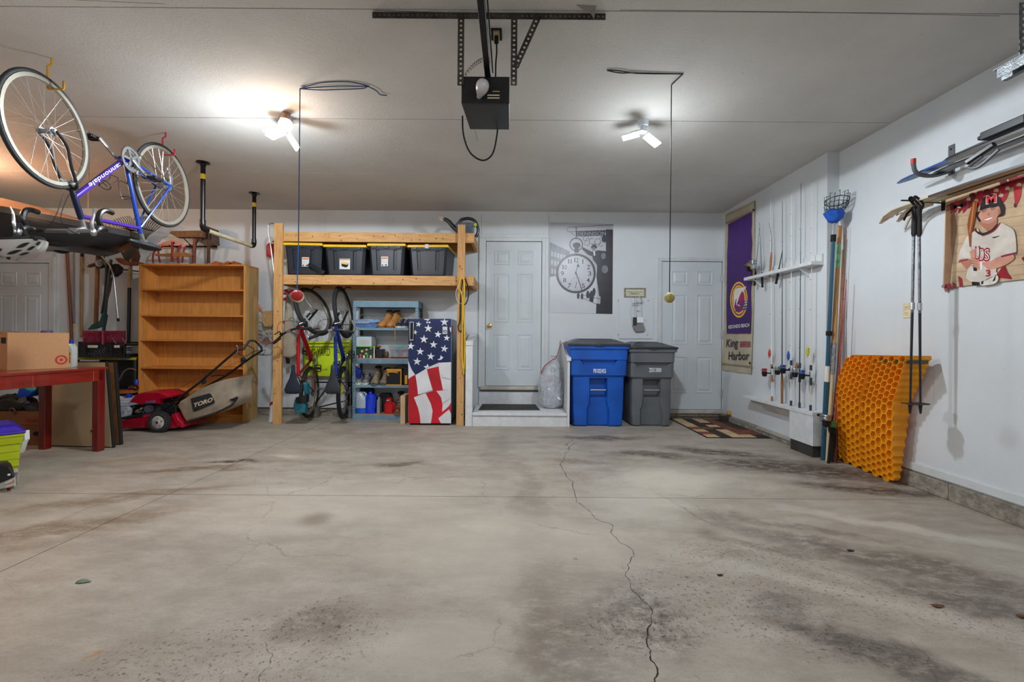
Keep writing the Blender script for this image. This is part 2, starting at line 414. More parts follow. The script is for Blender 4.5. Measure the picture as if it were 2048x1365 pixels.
cl = struct(B().box(XL, XR + .02, YN, D + .05, CH + .012, CH + .1), 'ceiling', M('ceiling seam', '#5f5750', .95), smooth=0)
ys = [YN, -.03, 1.19, 2.41, 3.63, 4.85, D + .05]
for y0, y1 in zip(ys, ys[1:]):
    B().box(XL, XR + .02, y0 + .0035, y1 - .0035, CH, CH + .012).build('drywall_panel', mceil, cl, smooth=0)
for pts, w in (([(745, 20), (790, 22), (1211, 36)], .004), ([(1240, 20), (1600, 24), (2000, 32)], .003), ([(150, 0), (330, 8)], .002)):
    P = [onZ(x, y, CH - .0006) for x, y in pts]; B().ribbon(P, w).build('tape_edge', M('ceiling seam'), cl, smooth=0)
bw = B().box(XL - .1, XR + .12, D, D + .1, 0, CH + .1); wback = struct(bw, 'wall_back', mwall, smooth=0)
struct(B().box(XR, XR + .1, YN, YJ + .02, .115, CH + .1), 'wall_right', mwall, smooth=0)
struct(B().box(XF, XR + .1, YJ, D + .02, .075, CH + .1), 'wall_right_far', mwall, smooth=0)
struct(B().box(XL - .1, XL, YN - .1, D + .1, 0, CH + .1), 'wall_left', mwall, smooth=0)
struct(B().box(XL - .1, XR + .1, YN - .1, YN, 0, CH + .1), 'wall_front', mwall, smooth=0)
# foundation curbs and base boards
for y0, y1 in ((YN, .9), (.905, 2.0), (2.005, 3.07), (3.075, YJ)):
    pass
cb = struct(B().box(XR - .03, XR + .1, YN, 3.115, 0, .115), 'baseboard_right', mcurb, bevel=.006, smooth=0)
B().box(XR - .022, XR + .1, 3.125, YJ, 0, .112).build('curb_block', mcurb, cb, smooth=0, bevel=.006)
B().box(XR - .014, XR + .02, YN, YJ - .01, .125, .182).build('base_strip', mtrim, cb, smooth=0, bevel=.003)
cf = struct(B().box(XF - .035, XF + .06, YJ + .35, D, 0, .07), 'baseboard_far_right', mcurb, smooth=0, bevel=.006)
B().box(XF - .045, XF + .02, 4.6, 5.3, .05, .078).build('worn_lip', M('broken white edge', '#a9a49c', .8, bump=.5), cf, smooth=0)
cbk = struct(B().box(XL, -1.3, D - .03, D + .02, 0, .085), 'baseboard_back', mcurb, smooth=0, bevel=.006)
B().box(.75, XF, D - .03, D + .02, 0, .075).build('curb_block', mcurb, cbk, smooth=0, bevel=.006)
B().box(-1.3, .7, D - .03, D + .02, 0, .085).build('curb_block', mcurb, cbk, smooth=0, bevel=.006)
B().box(-4.6, -1.3, D - .008, D + .01, .087, .10).build('sill_gap', mdark, cbk, smooth=0)
# faint drywall joints and nail-up boards of the back wall
for px in (650,):
    x = W(px, 450, D).x; B().box(x - .02, x + .02, D - .0015, D, 2.35, CH).build('drywall_tape', mtrim, wback, smooth=0)
for px, y0, y1 in ((963, 430, 470), (1098, 430, 560)):
    p = W(px, y0, D); q = W(px, y1, D); B().box(p.x - .002, p.x + .002, D - .001, D, q.z, p.z).build('board_joint', M('ceiling seam'), wback, smooth=0)

def six_panel_door(nm, px0, px1, ptop, pbot, cas, knob=None, hinge=None, label=None, case_px=9):
    a = W(px0, ptop, D); c = W(px1, pbot, D)
    x0, x1, z0, z1 = a.x, c.x, c.z, a.z
    r = thing(nm, None, None, ((x0 + x1) / 2, D - .02, z0)); r['kind'] = 'structure'
    slab = B().box(x0, x1, D - .012, D + .01, z0, z1).build('door_slab', mdoor, r, smooth=0)
    w = x1 - x0; h = z1 - z0
    for c0, c1 in ((.15, .43), (.57, .85)):
        for r0, r1 in ((.05, .30), (.38, .78), (.83, .93)):
            if r0 == .05: r0, r1 = .11, .36
            if r0 == .38: r0, r1 = .44, .78
            if r0 == .83: r0, r1 = .84, .94
            X0, X1, Z0, Z1 = x0 + w * c0, x0 + w * c1, z0 + h * r0, z0 + h * r1
            def rect(i, y): return [V(X0 + i, y, Z0 + i), V(X1 - i, y, Z0 + i), V(X1 - i, y, Z1 - i), V(X0 + i, y, Z1 - i)]
            yb = D - .012
            B().loft([rect(0, yb), rect(.004, yb - .007), rect(.014, yb - .007), rect(.022, yb - .0005), rect(.034, yb - .0005), rect(.056, yb - .008)]).build('door_panel', mdoor, slab, smooth=0)
    cw = case_px / F * D
    cb_ = B()
    cb_.box(x0 - cw, x0 - .006, D - .03, D + .002, z0 - .02, z1 + cw); cb_.box(x1 + .006, x1 + cw, D - .03, D + .002, z0 - .02, z1 + cw)
    cb_.box(x0 - .006, x1 + .006, D - .03, D + .002, z1 + .006, z1 + cw)
    cb_.build('door_casing', mtrim, r, smooth=0, bevel=.006)
    cb_ = B(); o = cw * .55
    cb_.box(x0 - cw, x0 - o, D - .036, D - .028, z0 - .02, z1 + o - .0005); cb_.box(x1 + o, x1 + cw, D - .036, D - .028, z0 - .02, z1 + o - .0005)
    cb_.box(x0 - cw, x1 + cw, D - .036, D - .028, z1 + o, z1 + cw); cb_.build('casing_band', mtrim, r, smooth=0, bevel=.003)
    g = B().box(x0 - .006, x0, D - .011, D + .005, z0, z1 + .006).box(x1, x1 + .006, D - .011, D + .005, z0, z1 + .006).box(x0, x1, D - .011, D + .005, z1, z1 + .006)
    g.build('door_gap', mdark, r, smooth=0)
    if knob:
        k = W(knob[0], knob[1], D - .03)
        kb = B().lathe([(.033, 0), (.033, .006), (.012, .01), (.011, .03), (.024, .036), (.029, .048), (.026, .06), (.012, .066)], (k.x, D - .012, k.z), align((0, -1, 0)))
        kb.build('door_knob', M('polished brass', '#c9a35a', .25, 1), r, label='polished brass round knob')
    if hinge:
        for hy in hinge:
            k = W(px1 + 1.5, hy, D - .02); hb = B().cyl((k.x + .004, D - .036, k.z - .05), (k.x + .004, D - .036, k.z + .05), .007)
            hb.box(k.x - .01, k.x + .03, D - .034, D - .029, k.z - .048, k.z + .048); hb.build('hinge', M('painted hinge', '#b9bcbd', .4, .4), r)
    return r, x0, x1, z0, z1
d1, x0, x1, z0, z1 = six_panel_door('door_1', 973, 1081, 484, 772, 9, knob=(979, 652), case_px=14)
th = B().box(x0 - .07, x1 + .07, D - .06, D + .01, z0 - .055, z0 - .008); th.build('threshold', M('worn threshold', '#b4aea4', .5, var=.2), d1, smooth=0, bevel=.006)
B().box(x0 - .07, x1 + .07, D - .045, D - .005, z0 - .075, z0 - .055).build('threshold_shadow_strip', M('dark threshold shade', '#4c4a48', .7), d1, smooth=0)  # dark strip put in for the shade below the threshold
d2, x0, x1, z0, z1 = six_panel_door('door_2', 1324, 1441, 524, 819, 9, hinge=(557, 669, 787), case_px=8)
B().box(x0 - .05, x1 + .05, D - .08, D + .01, z0 - .05, z0 - .006).build('threshold', M('worn threshold'), d2, smooth=0, bevel=.006)
B().box(x0 - .05, x1 + .05, D - .06, D - .02, z0 - .09, z0 - .05).build('sill_board', M('weathered sill', '#7d766c', .8, var=.3, scale=20), d2, smooth=0)
d3, x0, x1, z0, z1 = six_panel_door('door_3', -13, 99, 527, 812, 9, case_px=13)
tr = struct(B().box(W(113, 500, D).x, W(118, 500, D).x, D - .02, D, .1, CH - .4), 'trim_1', mtrim, smooth=0)
# outlets
def outlet(label, o, right, up, nrm, col='#d8cba6', w=.072, h=.115):
    right, up, nrm = V(*right), V(*up), V(*nrm); o = Vector(o)
    r = thing('outlet', label, 'outlet', o)
    def bx(b, cx, cz, w_, h_, d0, d1):
        vs = [o + right * (cx + a * w_ / 2) + up * (cz + c * h_ / 2) + nrm * d for d in (d0, d1) for a, c in ((-1, -1), (1, -1), (1, 1), (-1, 1))]
        b.add(vs, [(0, 3, 2, 1), (4, 5, 6, 7), (0, 1, 5, 4), (1, 2, 6, 5), (2, 3, 7, 6), (3, 0, 4, 7)])
    b = B(); bx(b, 0, 0, w, h, -.001, .006); b.build('cover_plate', M('outlet ' + col, col, .4), r, smooth=0, bevel=.002)
    for s in (-1, 1):
        b = B(); bx(b, 0, s * h * .2, w * .48, h * .27, .005, .010); rc = b.build('receptacle', M('outlet face ' + col, col, .35), r, smooth=0, bevel=.003)
        b = B()
        for k in (-1, 1): bx(b, k * w * .1, s * h * .2, .003, h * .1, .0095, .0108)
        b.build('slot', mdark, rc, smooth=0)
    return r
p = onX(1815, 621, XR); outlet('almond wall outlet on right wall between honeycomb sheets and ski poles', (XR, p.y, p.z), (0, -1, 0), (0, 0, 1), (-1, 0, 0))
p = W(148, 657, D); outlet('almond outlet on back wall between the hanging tool handles', (p.x, D, p.z), (1, 0, 0), (0, 0, 1), (0, -1, 0))
# ================================================================ stoop with side rails
mstoop = M('painted white boards', '#d4d6d8', .5, var=.08, scale=14, bump=.1, bscale=40)
st = thing('entry_step', 'white painted wooden step with sloped side rails below the middle door', 'step', (.1, 5.9, 0))
xa, xb_, yf = -.447, .71, 5.575
ztop = .165
n = 5; yy = [yf - .02, 5.71, 5.85, 5.99, 6.13, 6.245]
for a, c in zip(yy, yy[1:]): B().box(xa, xb_, a + .002, c - .002, ztop - .03, ztop).build('deck_board', mstoop, st, smooth=0, bevel=.003)
B().box(xa, xb_, yf, yf + .03, .0, ztop - .03).build('riser', mstoop, st, smooth=0, bevel=.002)
B().box(xa, xb_, yf + .03, 6.24, .0, .02).build('skid', mstoop, st, smooth=0)
B().box(W(958, 800, D).x, W(1092, 800, D).x, D - .028, D, ztop - .02, .345).build('wall_panel', mstoop, st, smooth=0)
post = B().box(-.535, -.449, yf - .01, yf + .08, 0, 1.04)
post.build('post', mstoop, st, smooth=0, bevel=.004)
B().prism([V(-.535, yf - .02, 1.04), V(-.535, 6.24, 1.15), V(-.535, 6.24, 1.10), V(-.535, yf - .02, .99)], (.09, 0, 0)).build('handrail', mstoop, st, smooth=0, bevel=.003)
B().prism([V(-.52, yf + .08, .02), V(-.52, 6.24, .02), V(-.52, 6.24, 1.10), V(-.52, yf + .08, 1.0)], (.02, 0, 0)).build('side_panel', mstoop, st, smooth=0)
B().box(.712, .742, yf - .01, yf + .07, 0, .81).build('post', mstoop, st, smooth=0, bevel=.003)
B().prism([V(.70, yf - .03, .845), V(.70, 6.24, 1.07), V(.70, 6.24, 1.035), V(.70, yf - .03, .81)], (.055, 0, 0)).build('handrail', mstoop, st, smooth=0, bevel=.003)
B().prism([V(.715, yf + .07, .02), V(.715, 6.24, .02), V(.715, 6.24, 1.035), V(.715, yf + .07, .82)], (.02, 0, 0)).build('side_panel', mstoop, st, smooth=0)
dm = [onZ(x, y, ztop + .001) for x, y in ((957, 821), (1080, 821), (1068, 808), (966, 808))]
dmt = thing('doormat', 'charcoal rubber doormat with diamond relief on the white step', 'doormat', (.02, 5.8, ztop))
B().prism(dm, (0, 0, .008)).build('mat_base', M('charcoal rubber', '#33302f', .8, bump=.4), dmt, smooth=0)
b = B(); c = sum(dm, Vector()) / 4
for i in range(-6, 7):
    for a, e in (((-1, -1), (1, 1)), ((1, -1), (-1, 1))):
        x = c.x + i * .062; hy = .11
        p, q = V(x + a[0] * .055, c.y - hy, ztop + .010), V(x - a[0] * .055, c.y + hy, ztop + .010)
        if abs(p.x - c.x) < .37 and abs(q.x - c.x) < .34: b.bar(p, q, .006, .004)
b.build('tread_pattern', M('worn grey rubber', '#5d5855', .8), dmt, smooth=0)
# ================================================================ roll carts
def cart(label, xc, yf, hw0, hw1, depth, H, body, lid, digits, dpx, pocket, stain=None):
    r = thing('trash_cart', label, 'trash can', (xc, yf + depth / 2, 0), None)
    def loop(z, hw, fr, nh, nd, bk=0):
        y0, y1 = yf + fr, yf + depth - bk; c = .05
        P = [(-hw, y1 - c), (-hw, y0 + c), (-hw + c * .3, y0 + c * .3), (-hw + c, y0), (-nh - .02, y0), (-nh, y0 + nd), (nh, y0 + nd), (nh + .02, y0), (hw - c, y0), (hw - c * .3, y0 + c * .3), (hw, y0 + c), (hw, y1 - c), (hw - c, y1), (-hw + c, y1)]
        return [V(xc + x, y, z) for x, y in P]
    k = H / 1.0
    L = []
    def hw(z): return hw0 + (hw1 - hw0) * z / H
    pw, pz0, pz1 = pocket
    for z, dw, fr, nh, nd in ((.0, -.04, .05, .12, .035), (.02 * k, -.01, .035, .12, .035), (.22 * k, 0, .03, .12, .035), (.28 * k, 0, .03, pw + .005, .03), (pz0 - .02, 0, .028, pw, .03), (pz0, 0, .028, pw, .03), (pz0 + .001, 0, .028, pw, .085), (pz1 - .001, 0, .025, pw, .085), (pz1, 0, .025, pw, .0), (.610 * k, 0, .025, pw, .0),
                          (.638 * k, .022, .004, .2, 0), (.765 * k, .022, .002, .2, 0), (.77 * k, .022, .002, .17, .03), (.825 * k, .022, .0, .21, .03), (.828 * k, .026, -.012, .21, 0), (.955 * k, .03, -.012, .2, 0), (.96 * k, .05, -.03, .2, 0), (H, .05, -.03, .2, 0)):
        L.append(loop(z, hw(z) + dw, fr, nh, nd, max(0, .10 * (1 - z / H))))
    b = B().loft(L); bd = b.build('body', body, r, smooth=25, bevel=.004)
    B().cyl((xc - pw - .004, yf + .04, pz0 + (pz1 - pz0) * .38), (xc + pw + .004, yf + .04, pz0 + (pz1 - pz0) * .38), .011).build('grab_bar', M('galvanised bar', '#aab4ba', .35, .7), r)
    hl = hw1 + .045
    def ll(z, i, f): return [V(xc - hl + i, yf - .04 + f, z), V(xc + hl - i, yf - .04 + f, z), V(xc + hl - i, yf + depth - i * .3, z), V(xc - hl + i, yf + depth - i * .3, z)]
    ld = B().loft([ll(H - .004, 0, 0), ll(H + .022, 0, 0), ll(H + .024, .015, .02), ll(H + .055, .10, .14), ll(H + .075, .14, .22)]).build('lid', lid, r, smooth=20, bevel=.006)
    B().loft([ll(H + .075, .16, .25), ll(H + .083, .17, .26), ll(H + .083, .22, .36)]).build('lid_crown', lid, ld, smooth=20)
    B().box(xc - .05, xc + .05, yf - .055, yf - .03, H - .004, H + .01).build('lid_lip', lid, ld, bevel=.003)
    for s in (-1, 1):
        B().cyl((xc + s * (hw0 - .02), yf + depth - .06, .12), (xc + s * (hw0 + .03), yf + depth - .06, .12), .12, n=24).build('wheel', M('black rubber', '#17171a', .8), r)
    # number
    y = yf + .001
    a, c, hh = dpx
    pl = W(a[0], a[1], y); pr = W(c[0], c[1], y); text(digits, (pl.x, y - .0015, pl.z), (pr.x, y - .0015, pl.z), hh, M('white stencil', '#e8ecf0', .6), r, bold=.012)
    return r
mblue = M('blue cart plastic', '#0751b0', .42, var=.22, scale=4, bump=.08, bscale=180)
mgrey = M('grey cart plastic', '#5c6065', .45, var=.15, scale=4, bump=.08, bscale=180)
mlid = M('dark grey lid plastic', '#2b2e33', .35, var=.1, bump=.05, bscale=120)
p = W(1197, 850, 5.57)
cart('large blue roll cart with dark lid beside the white step', p.x, 5.57, .315, .335, .64, 1.0, mblue, mlid, 'P0102455', ((1187, 746.5), (1212, 746.5), .052), (.092, .36, .60))
p = W(1301, 850, 5.60)
cart('grey roll cart with black lid in front of the right hand door', p.x + .02, 5.60, .25, .258, .62, .965, mgrey, M('black lid plastic', '#24272b', .35), 'Z0313000', ((1298, 744.5), (1322.5, 744.5), .050), (.092, .36, .60))

# ================================================================ trash bag
cx, cy = .555, 6.0
tb = thing('trash_bag', 'clear plastic trash bag of bottles hung by red ties on the right side rail', 'bag', (cx, cy, .17))
random.seed(3); L = []
for i, (z, r) in enumerate(((.17, .06), (.18, .12), (.22, .16), (.30, .175), (.40, .178), (.50, .172), (.60, .155), (.70, .12), (.76, .08), (.80, .035), (.83, .03), (.85, .05))):
    L.append([V(cx + (.05 if z > .6 else 0) * (z - .6) * 3 + r * (1 + .10 * math.sin(3.1 * k + i) + random.uniform(-.07, .07)) * math.cos(2 * PI * k / 22) * .92, cy + r * (1 + random.uniform(-.08, .08)) * math.sin(2 * PI * k / 22) * .8, z + random.uniform(-.006, .006)) for k in range(22)])
B().loft(L).build('plastic_sack', M('clear crinkled film', '#c9ced6', .25, var=.15, scale=25, bump=.6, bscale=35, alpha=.62), tb, smooth=20)
for i in range(16):
    a = random.uniform(0, 6.28); rr = random.uniform(.02, .095); z = random.uniform(.22, .60); q = V(cx + rr * math.cos(a), cy + rr * .6 * math.sin(a), z)
    d = V(random.uniform(-1, 1), random.uniform(-1, 1), random.uniform(-.6, 1)).normalized()
    cc = random.choice(['#dfe4ea', '#b9c7d6', '#c7cbd0', '#8d99a8', '#a33b3b', '#7d8f9f'])
    B().lathe([(.02, 0), (.032, .01), (.032, .10), (.012, .14), (.012, .16)], q, align(d).to_3x3(), n=10).build('bottle', M('bag content ' + cc, cc, .3), tb)
B().tube(smoothpts([(cx - .14, cy - .06, .62), (cx - .10, cy - .10, .72), (cx, cy - .08, .80), (cx + .05, cy - .04, .82)]), .006).build('tie', M('red drawstring', '#b02a3c', .5), tb, label='red plastic drawstring')
B().tube(smoothpts([(cx + .06, cy - .02, .82), (cx + .09, cy - .10, .95), (cx + .13, cy - .12, 1.02), (.735, cy - .10, 1.035), (.762, cy - .08, 1.01), (.762, cy - .06, .96)]), .004).build('tie', M('red drawstring'), tb, label='red plastic drawstring')

# ================================================================ checked mat
Yc = (5.03, 6.18); Xc = (2.2, 2.90)
rg = thing('checked_rug', 'brown tan and black checked rug in front of the right hand door', 'rug', (2.55, 5.6, 0))
B().box(Xc[0] - .02, Xc[1], Yc[0] - .02, Yc[1], .0, .006).build('rug_border', M('black rug edge', '#1d1917', .95), rg, smooth=0)
cols = ['#6b3f2b', '#bfa27a', '#2a2422', '#7c3f2c', '#c8ad84', '#332b27']
random.seed(5); nx, ny = 5, 8
for i in range(nx):
    for j in range(ny):
        cc = cols[(i * 2 + j * 3 + random.choice((0, 0, 1))) % 6]; dx = (Xc[1] - Xc[0] - .02) / nx; dy = (Yc[1] - Yc[0] - .02) / ny
        B().box(Xc[0] + i * dx, Xc[0] + (i + 1) * dx, Yc[0] + j * dy, Yc[0] + (j + 1) * dy, .005, .0085).build('square', M('rug ' + cc, cc, .95, var=.25, scale=40, bump=.3), rg, smooth=0)

# ================================================================ things on the back wall right of the middle door
def pc(x, y, Y=D - .006): return W(930 + x * .19042, 440 + y * .19042, Y)
ps = thing('clock_poster', 'black and white poster of a man beside a giant pocket watch', 'poster', W(1163, 629, D))
YP = [D - .004]
def flat(pts, name, mat, par, f=pc, step=.00015, **k):
    YP[0] -= step
    return B().poly([f(x, y, YP[0]) for x, y in pts]).build(name, mat, par, smooth=0, **k)
def circ(x, y, r, n=40, ry=None, a0=0, a1=2 * PI): return [(x + r * math.cos(a0 + (a1 - a0) * i / (n if a1 - a0 > 6 else n - 1)), y + (ry or r) * math.sin(a0 + (a1 - a0) * i / (n if a1 - a0 > 6 else n - 1))) for i in range(n)]
mp0 = M('poster grey print', '#a9aab2', .35, var=.10, scale=2.5); mpk = M('poster black print', '#23232b', .35, var=.25, scale=8)
mpd = M('poster dark grey print', '#6f717b', .35, var=.25, scale=14); mpl = M('poster pale print', '#c3c5cc', .35, var=.06, scale=4)
b = B().prism([pc(892, 25, D - .001), pc(1555, 45, D - .001), pc(1545, 990, D - .001), pc(882, 975, D - .001)], (0, -.003, 0)); b.build('sheet', mp0, ps, smooth=0)
flat([(892, 600), (1380, 520), (1385, 985), (883, 974)], 'sky_field', mpl, ps)
flat([(892, 235), (1010, 290), (1100, 330), (1110, 560), (950, 590), (888, 600)], 'building', mpd, ps)
for i in range(6):
    for j in range(3):
        x0, y0 = 905 + i * 32, 330 + j * 90 + i * 9
        flat([(x0, y0), (x0 + 20, y0 + 6), (x0 + 20, y0 + 55), (x0, y0 + 50)], 'window_pane', mp0, ps, step=.00002)
flat([(1480, 100), (1555, 102), (1548, 990), (1375, 985), (1380, 880), (1420, 885), (1440, 560), (1480, 420)], 'tower', mpk, ps)
flat([(1165, 118), (1490, 108), (1490, 165), (1165, 175)], 'name_board', mpk, ps)
YP[0] -= .00015
text('DENNISON', pc(1180, 166, YP[0]), pc(1480, 160, YP[0]), .0095 * 5.4, M('poster letter grey', '#8c8e98', .4), ps)
def lines(pl, w, name='line_work', par=None, f=pc, mat=None, step=.00012):
    YP[0] -= step
    b = B()
    for L in pl:
        P = [f(x, y, YP[0]) for x, y in L]; b.ribbon(P, w, (0, 1, 0))
    return b.build(name, mat or mpk, par or ps, smooth=0)
lines([[(1560, 52), (1080, 80), (1068, 100), (1080, 122), (1165, 122)], [(1100, 128), (1130, 140), (1150, 170)], [(1165, 78), (1165, 205)], [(1172, 78), (1172, 205)]], .006)
for cx_, cy_, r in ((1260, 195, 22), (1310, 185, 18), (1280, 245, 26), (1395, 230, 32), (1335, 225, 30), (1440, 200, 24), (1425, 260, 20)):
    lines([circ(cx_, cy_, r, 18, a0=0, a1=5.2)], .005)
lines([circ(1168, 258, 66, 33) + [(1234, 258)]], .013)
flat(circ(1172, 268, 42, 24, 30), 'crown_knob', mpk, ps); flat([(1150, 290), (1195, 290), (1195, 345), (1150, 345)], 'watch_stem', mpk, ps)
flat(circ(1165, 563, 209, 56), 'watch_case', mpk, ps); flat(circ(1165, 563, 186, 56), 'watch_dial', M('poster dial print', '#b4b5be', .35, var=.05), ps)
lines([circ(1165, 563, 198, 48, a0=2.6, a1=4.6)], .004, mat=mpd)
YP[0] -= .00015; b = B()
for i in range(60):
    a = 2 * PI * i / 60; c, s = math.sin(a), -math.cos(a); r0, r1 = (170, 183); w = .0028 if i % 5 else .006
    b.ribbon([pc(1165 + r0 * c, 563 + r0 * s, YP[0]), pc(1165 + r1 * c, 563 + r1 * s, YP[0])], w, (0, 1, 0))
b.build('minute_marks', mpk, ps, smooth=0)
for n_, (x, y) in {'12': (1168, 425), '1': (1238, 440), '2': (1297, 497), '3': (1310, 565), '4': (1294, 635), '5': (1243, 693), '7': (1097, 690), '8': (1046, 635), '9': (1023, 563), '10': (1045, 498), '11': (1104, 437)}.items():
    hw_ = 26 if len(n_) == 2 else (17 if n_ != '1' else 10)
    for q_, ch in enumerate(n_):
        xa_, w_ = (x - hw_ + q_ * hw_ * 1.02, hw_ * .92) if len(n_) == 2 else (x - hw_, hw_ * 2)
        if ch == '1': xa_ += w_ * .2; w_ *= .5
        text(ch, pc(xa_, y + 22, YP[0]), pc(xa_ + w_, y + 22, YP[0]), 46 * .19042 / F * D, mpk, ps, name='numeral')
lines([circ(1172, 660, 58, 33) + [(1230, 660)]], .003, mat=mpd)
lines([[(1172, 650), (1160, 720)]], .007); lines([[(1160, 562), (1190, 470)]], .008)
flat([(1190, 455), (1205, 500), (1172, 490)], 'hand_tip', mpk, ps); flat(circ(1165, 562, 11, 12), 'hub', mpk, ps)
lines([[(1160, 545), (1195, 640), (1228, 738)]], .012)
flat([(1325, 275), (1390, 278), (1385, 300), (1325, 298)], 'hat_brim', mpk, ps); flat([(1338, 258), (1375, 258), (1380, 285), (1335, 283)], 'hat', mpk, ps); flat(circ(1352, 305, 18, 16), 'face', mpd, ps)
flat([(1235, 285), (1330, 335), (1400, 320), (1480, 330), (1490, 420), (1440, 470), (1430, 560), (1400, 600), (1385, 470), (1345, 420), (1335, 380), (1290, 365), (1230, 310)], 'suit', mpk, ps)
flat([(1345, 328), (1365, 325), (1370, 375), (1352, 378)], 'shirt', mpl, ps)
flat([(1380, 590), (1400, 380), (1480, 420), (1500, 640), (1480, 840), (1410, 800)], 'silhouette_crowd', mpk, ps)
for x, y, r in ((1465, 200, 30), (1455, 380, 26), (1470, 520, 34), (1440, 600, 30), (1465, 660, 36), (1430, 720, 30)):
    flat(circ(x, y, r, 9, r * 1.3), 'foliage', mpd if r % 3 else mpk, ps)
lines([[(1225, 815), (1380, 885), (1420, 885)], [(1240, 790), (1420, 830)], [(1380, 660), (1420, 660)]], .004)
for x, y, s in ((1330, 790, 1.5), (1355, 745, 1), (1290, 775, 1), (1230, 795, .8), (1190, 790, .8)):
    flat([(x - 14 * s, y + 45 * s), (x - 18 * s, y), (x - 6 * s, y - 30 * s), (x + 8 * s, y - 28 * s), (x + 18 * s, y), (x + 10 * s, y + 50 * s)], 'figure', mpk, ps)
# plaque
def pq(x, y, Y): return W(1230 + x * .0952, 560 + y * .0952, Y)
a = pq(188, 372, D); pl_ = thing('framed_plaque', 'small framed plaque with script lettering above the white board', 'picture', ((pq(188, 372, D).x + pq(645, 372, D).x) / 2, D, a.z))
B().prism([pq(188, 372, D), pq(645, 376, D), pq(645, 172, D), pq(188, 170, D)], (0, -.012, 0)).build('frame', M('antique frame', '#8d8776', .5, var=.4, scale=60, bump=.5), pl_, smooth=0, bevel=.003)
B().prism([pq(228, 342, D - .011), pq(608, 345, D - .011), pq(608, 208, D - .011), pq(228, 206, D - .011)], (0, -.003, 0)).build('insert', M('parchment', '#c9c5b0', .7), pl_, smooth=0)
text('Fishing in every heart', pq(270, 265, D - .0145), pq(575, 265, D - .0145), .016, M('brown ink', '#3c372e', .7), pl_, slant=.25)
text('is a line', pq(300, 300, D - .0145), pq(420, 300, D - .0145), .012, M('brown ink'), pl_, slant=.25)
# white board with wire hanger
wbd = thing('white_wall_panel', 'square white painted panel fixed to the wall above the carts', 'panel', W(1272, 678, D))  # plain white board fixed to the wall, nothing behind it
B().prism([W(1237, 678, D), W(1306, 678, D), W(1306, 596, D), W(1237, 596, D)], (0, -.012, 0)).build('board', mwall, wbd, smooth=0, bevel=.002)
for x, y in ((70, 435), (70, 1150), (700, 440), (680, 1160)):
    k = pq(x, y, D - .012); B().cyl(k, k + V(0, -.002, 0), .009).build('screw_cover', M('grey screw', '#8e9498', .5), wbd)
wr = thing('wire_rack', 'small white wire gadget hanging over the plaque and white panel', 'rack', pq(490, 1100, D - .04))
mw = M('white coated wire', '#cdd2d4', .4); yw = D - .035
for x in (330, 520): B().tube([pq(x, 290, yw), pq(x, 375, yw), pq(x + 10, 780, yw), pq(x + 45, 940, yw)], .0032, 6).build('upright_wire', mw, wr)
for x, x2 in ((415, 420), (455, 455), (560, 570)): B().tube([pq(x, 375, yw - .01), pq(x2, 790, yw - .01)], .002, 6).build('thin_wire', M('dull wire', '#6b6f73', .5, .5), wr)
for y, a, c in ((290, 330, 520), (495, 365, 590), (535, 370, 500), (655, 450, 545), (475, 440, 560)): B().tube([pq(a, y, yw), pq(c, y, yw)], .0026, 6).build('cross_wire', M('dull wire'), wr)
B().tube([pq(520, 375, yw), pq(595, 470, yw), pq(540, 490, yw)], .002, 6).build('hook_wire', M('dull wire'), wr)
B().prism([pq(455, 905, yw - .005), pq(590, 905, yw - .005), pq(590, 790, yw - .005), pq(455, 790, yw - .005)], (0, -.02, 0)).build('white_block', M('white plastic', '#e6e9ea', .4), wr, bevel=.003)
B().prism([pq(375, 960, yw - .005), pq(450, 960, yw - .005), pq(450, 790, yw - .005), pq(375, 790, yw - .005)], (0, -.018, 0)).build('dark_clip', M('dark clip', '#26282b', .4), wr, bevel=.003)
ex([(1230 + x * .0952, 560 + y * .0952) for x, y in ((370, 950), (600, 930), (640, 1040), (600, 1090), (440, 1098), (400, 1040))], D - .05, D - .02, .006).build('shadow_shape', M('grey shadow tone', '#807e7e', .5), wr)  # grey solid standing in for the gadget's shadow on the board

# ================================================================ banner on the far right wall
XB = XF - .004
def pb(x, y, X=XB): return onX(1440 + x * .2637, 400 + y * .2637, X)
bn = thing('hanging_banner', 'tall purple and tan fabric banner with leaping dolphin emblem on right wall', 'banner', (XF, 5.8, .68))
mtan = M('soiled canvas', '#b5aa94', .85, var=.16, scale=5, bump=.15)
L = []
for t in range(13):
    f_ = t / 12; a = pb(45 - 36 * f_ ** 3, 110 + (1290 - 110) * f_); c = pb(268 - 24 * f_ ** 2, 5 + (1322 - 5) * f_)
    row = []
    for k in range(9):
        g = k / 8; q = a.lerp(c, g); row.append(V(XB - .008 - .006 * math.sin(k * 1.9 + t * .4), q.y, q.z))
    L.append(row)
B().loft(L, cap=False, close=False).build('cloth', mtan, bn, smooth=60)
for f0, f1 in ((0, .012), (.93, .95)): pass
B().prism([pb(45, 112, XB - .016), pb(268, 6, XB - .016), pb(267, 12, XB - .016), pb(45, 120, XB - .016)], (-.008, 0, 0)).build('top_rod', mtan, bn)
for nm, q0, q1, q2, q3 in (('top_hem', (46, 170), (262, 72), (262, 84), (46, 182)), ('bottom_hem', (12, 1238), (244, 1262), (244, 1270), (12, 1246))):
    B().prism([pb(*q0, XB - .018), pb(*q1, XB - .018), pb(*q2, XB - .018), pb(*q3, XB - .018)], (-.004, 0, 0)).build(nm, M('canvas seam', '#8e836d', .9), bn, smooth=0)
XQ = [XB - .018]
def fb(pts, name, mat, par=None, sub=2):
    XQ[0] -= .0002
    return B().poly([pb(x, y, XQ[0]) for x, y in pts]).build(name, mat, par or bn, smooth=0)
mpur = M('purple banner print', '#40146a', .6, var=.28, scale=2.2, bump=.1)
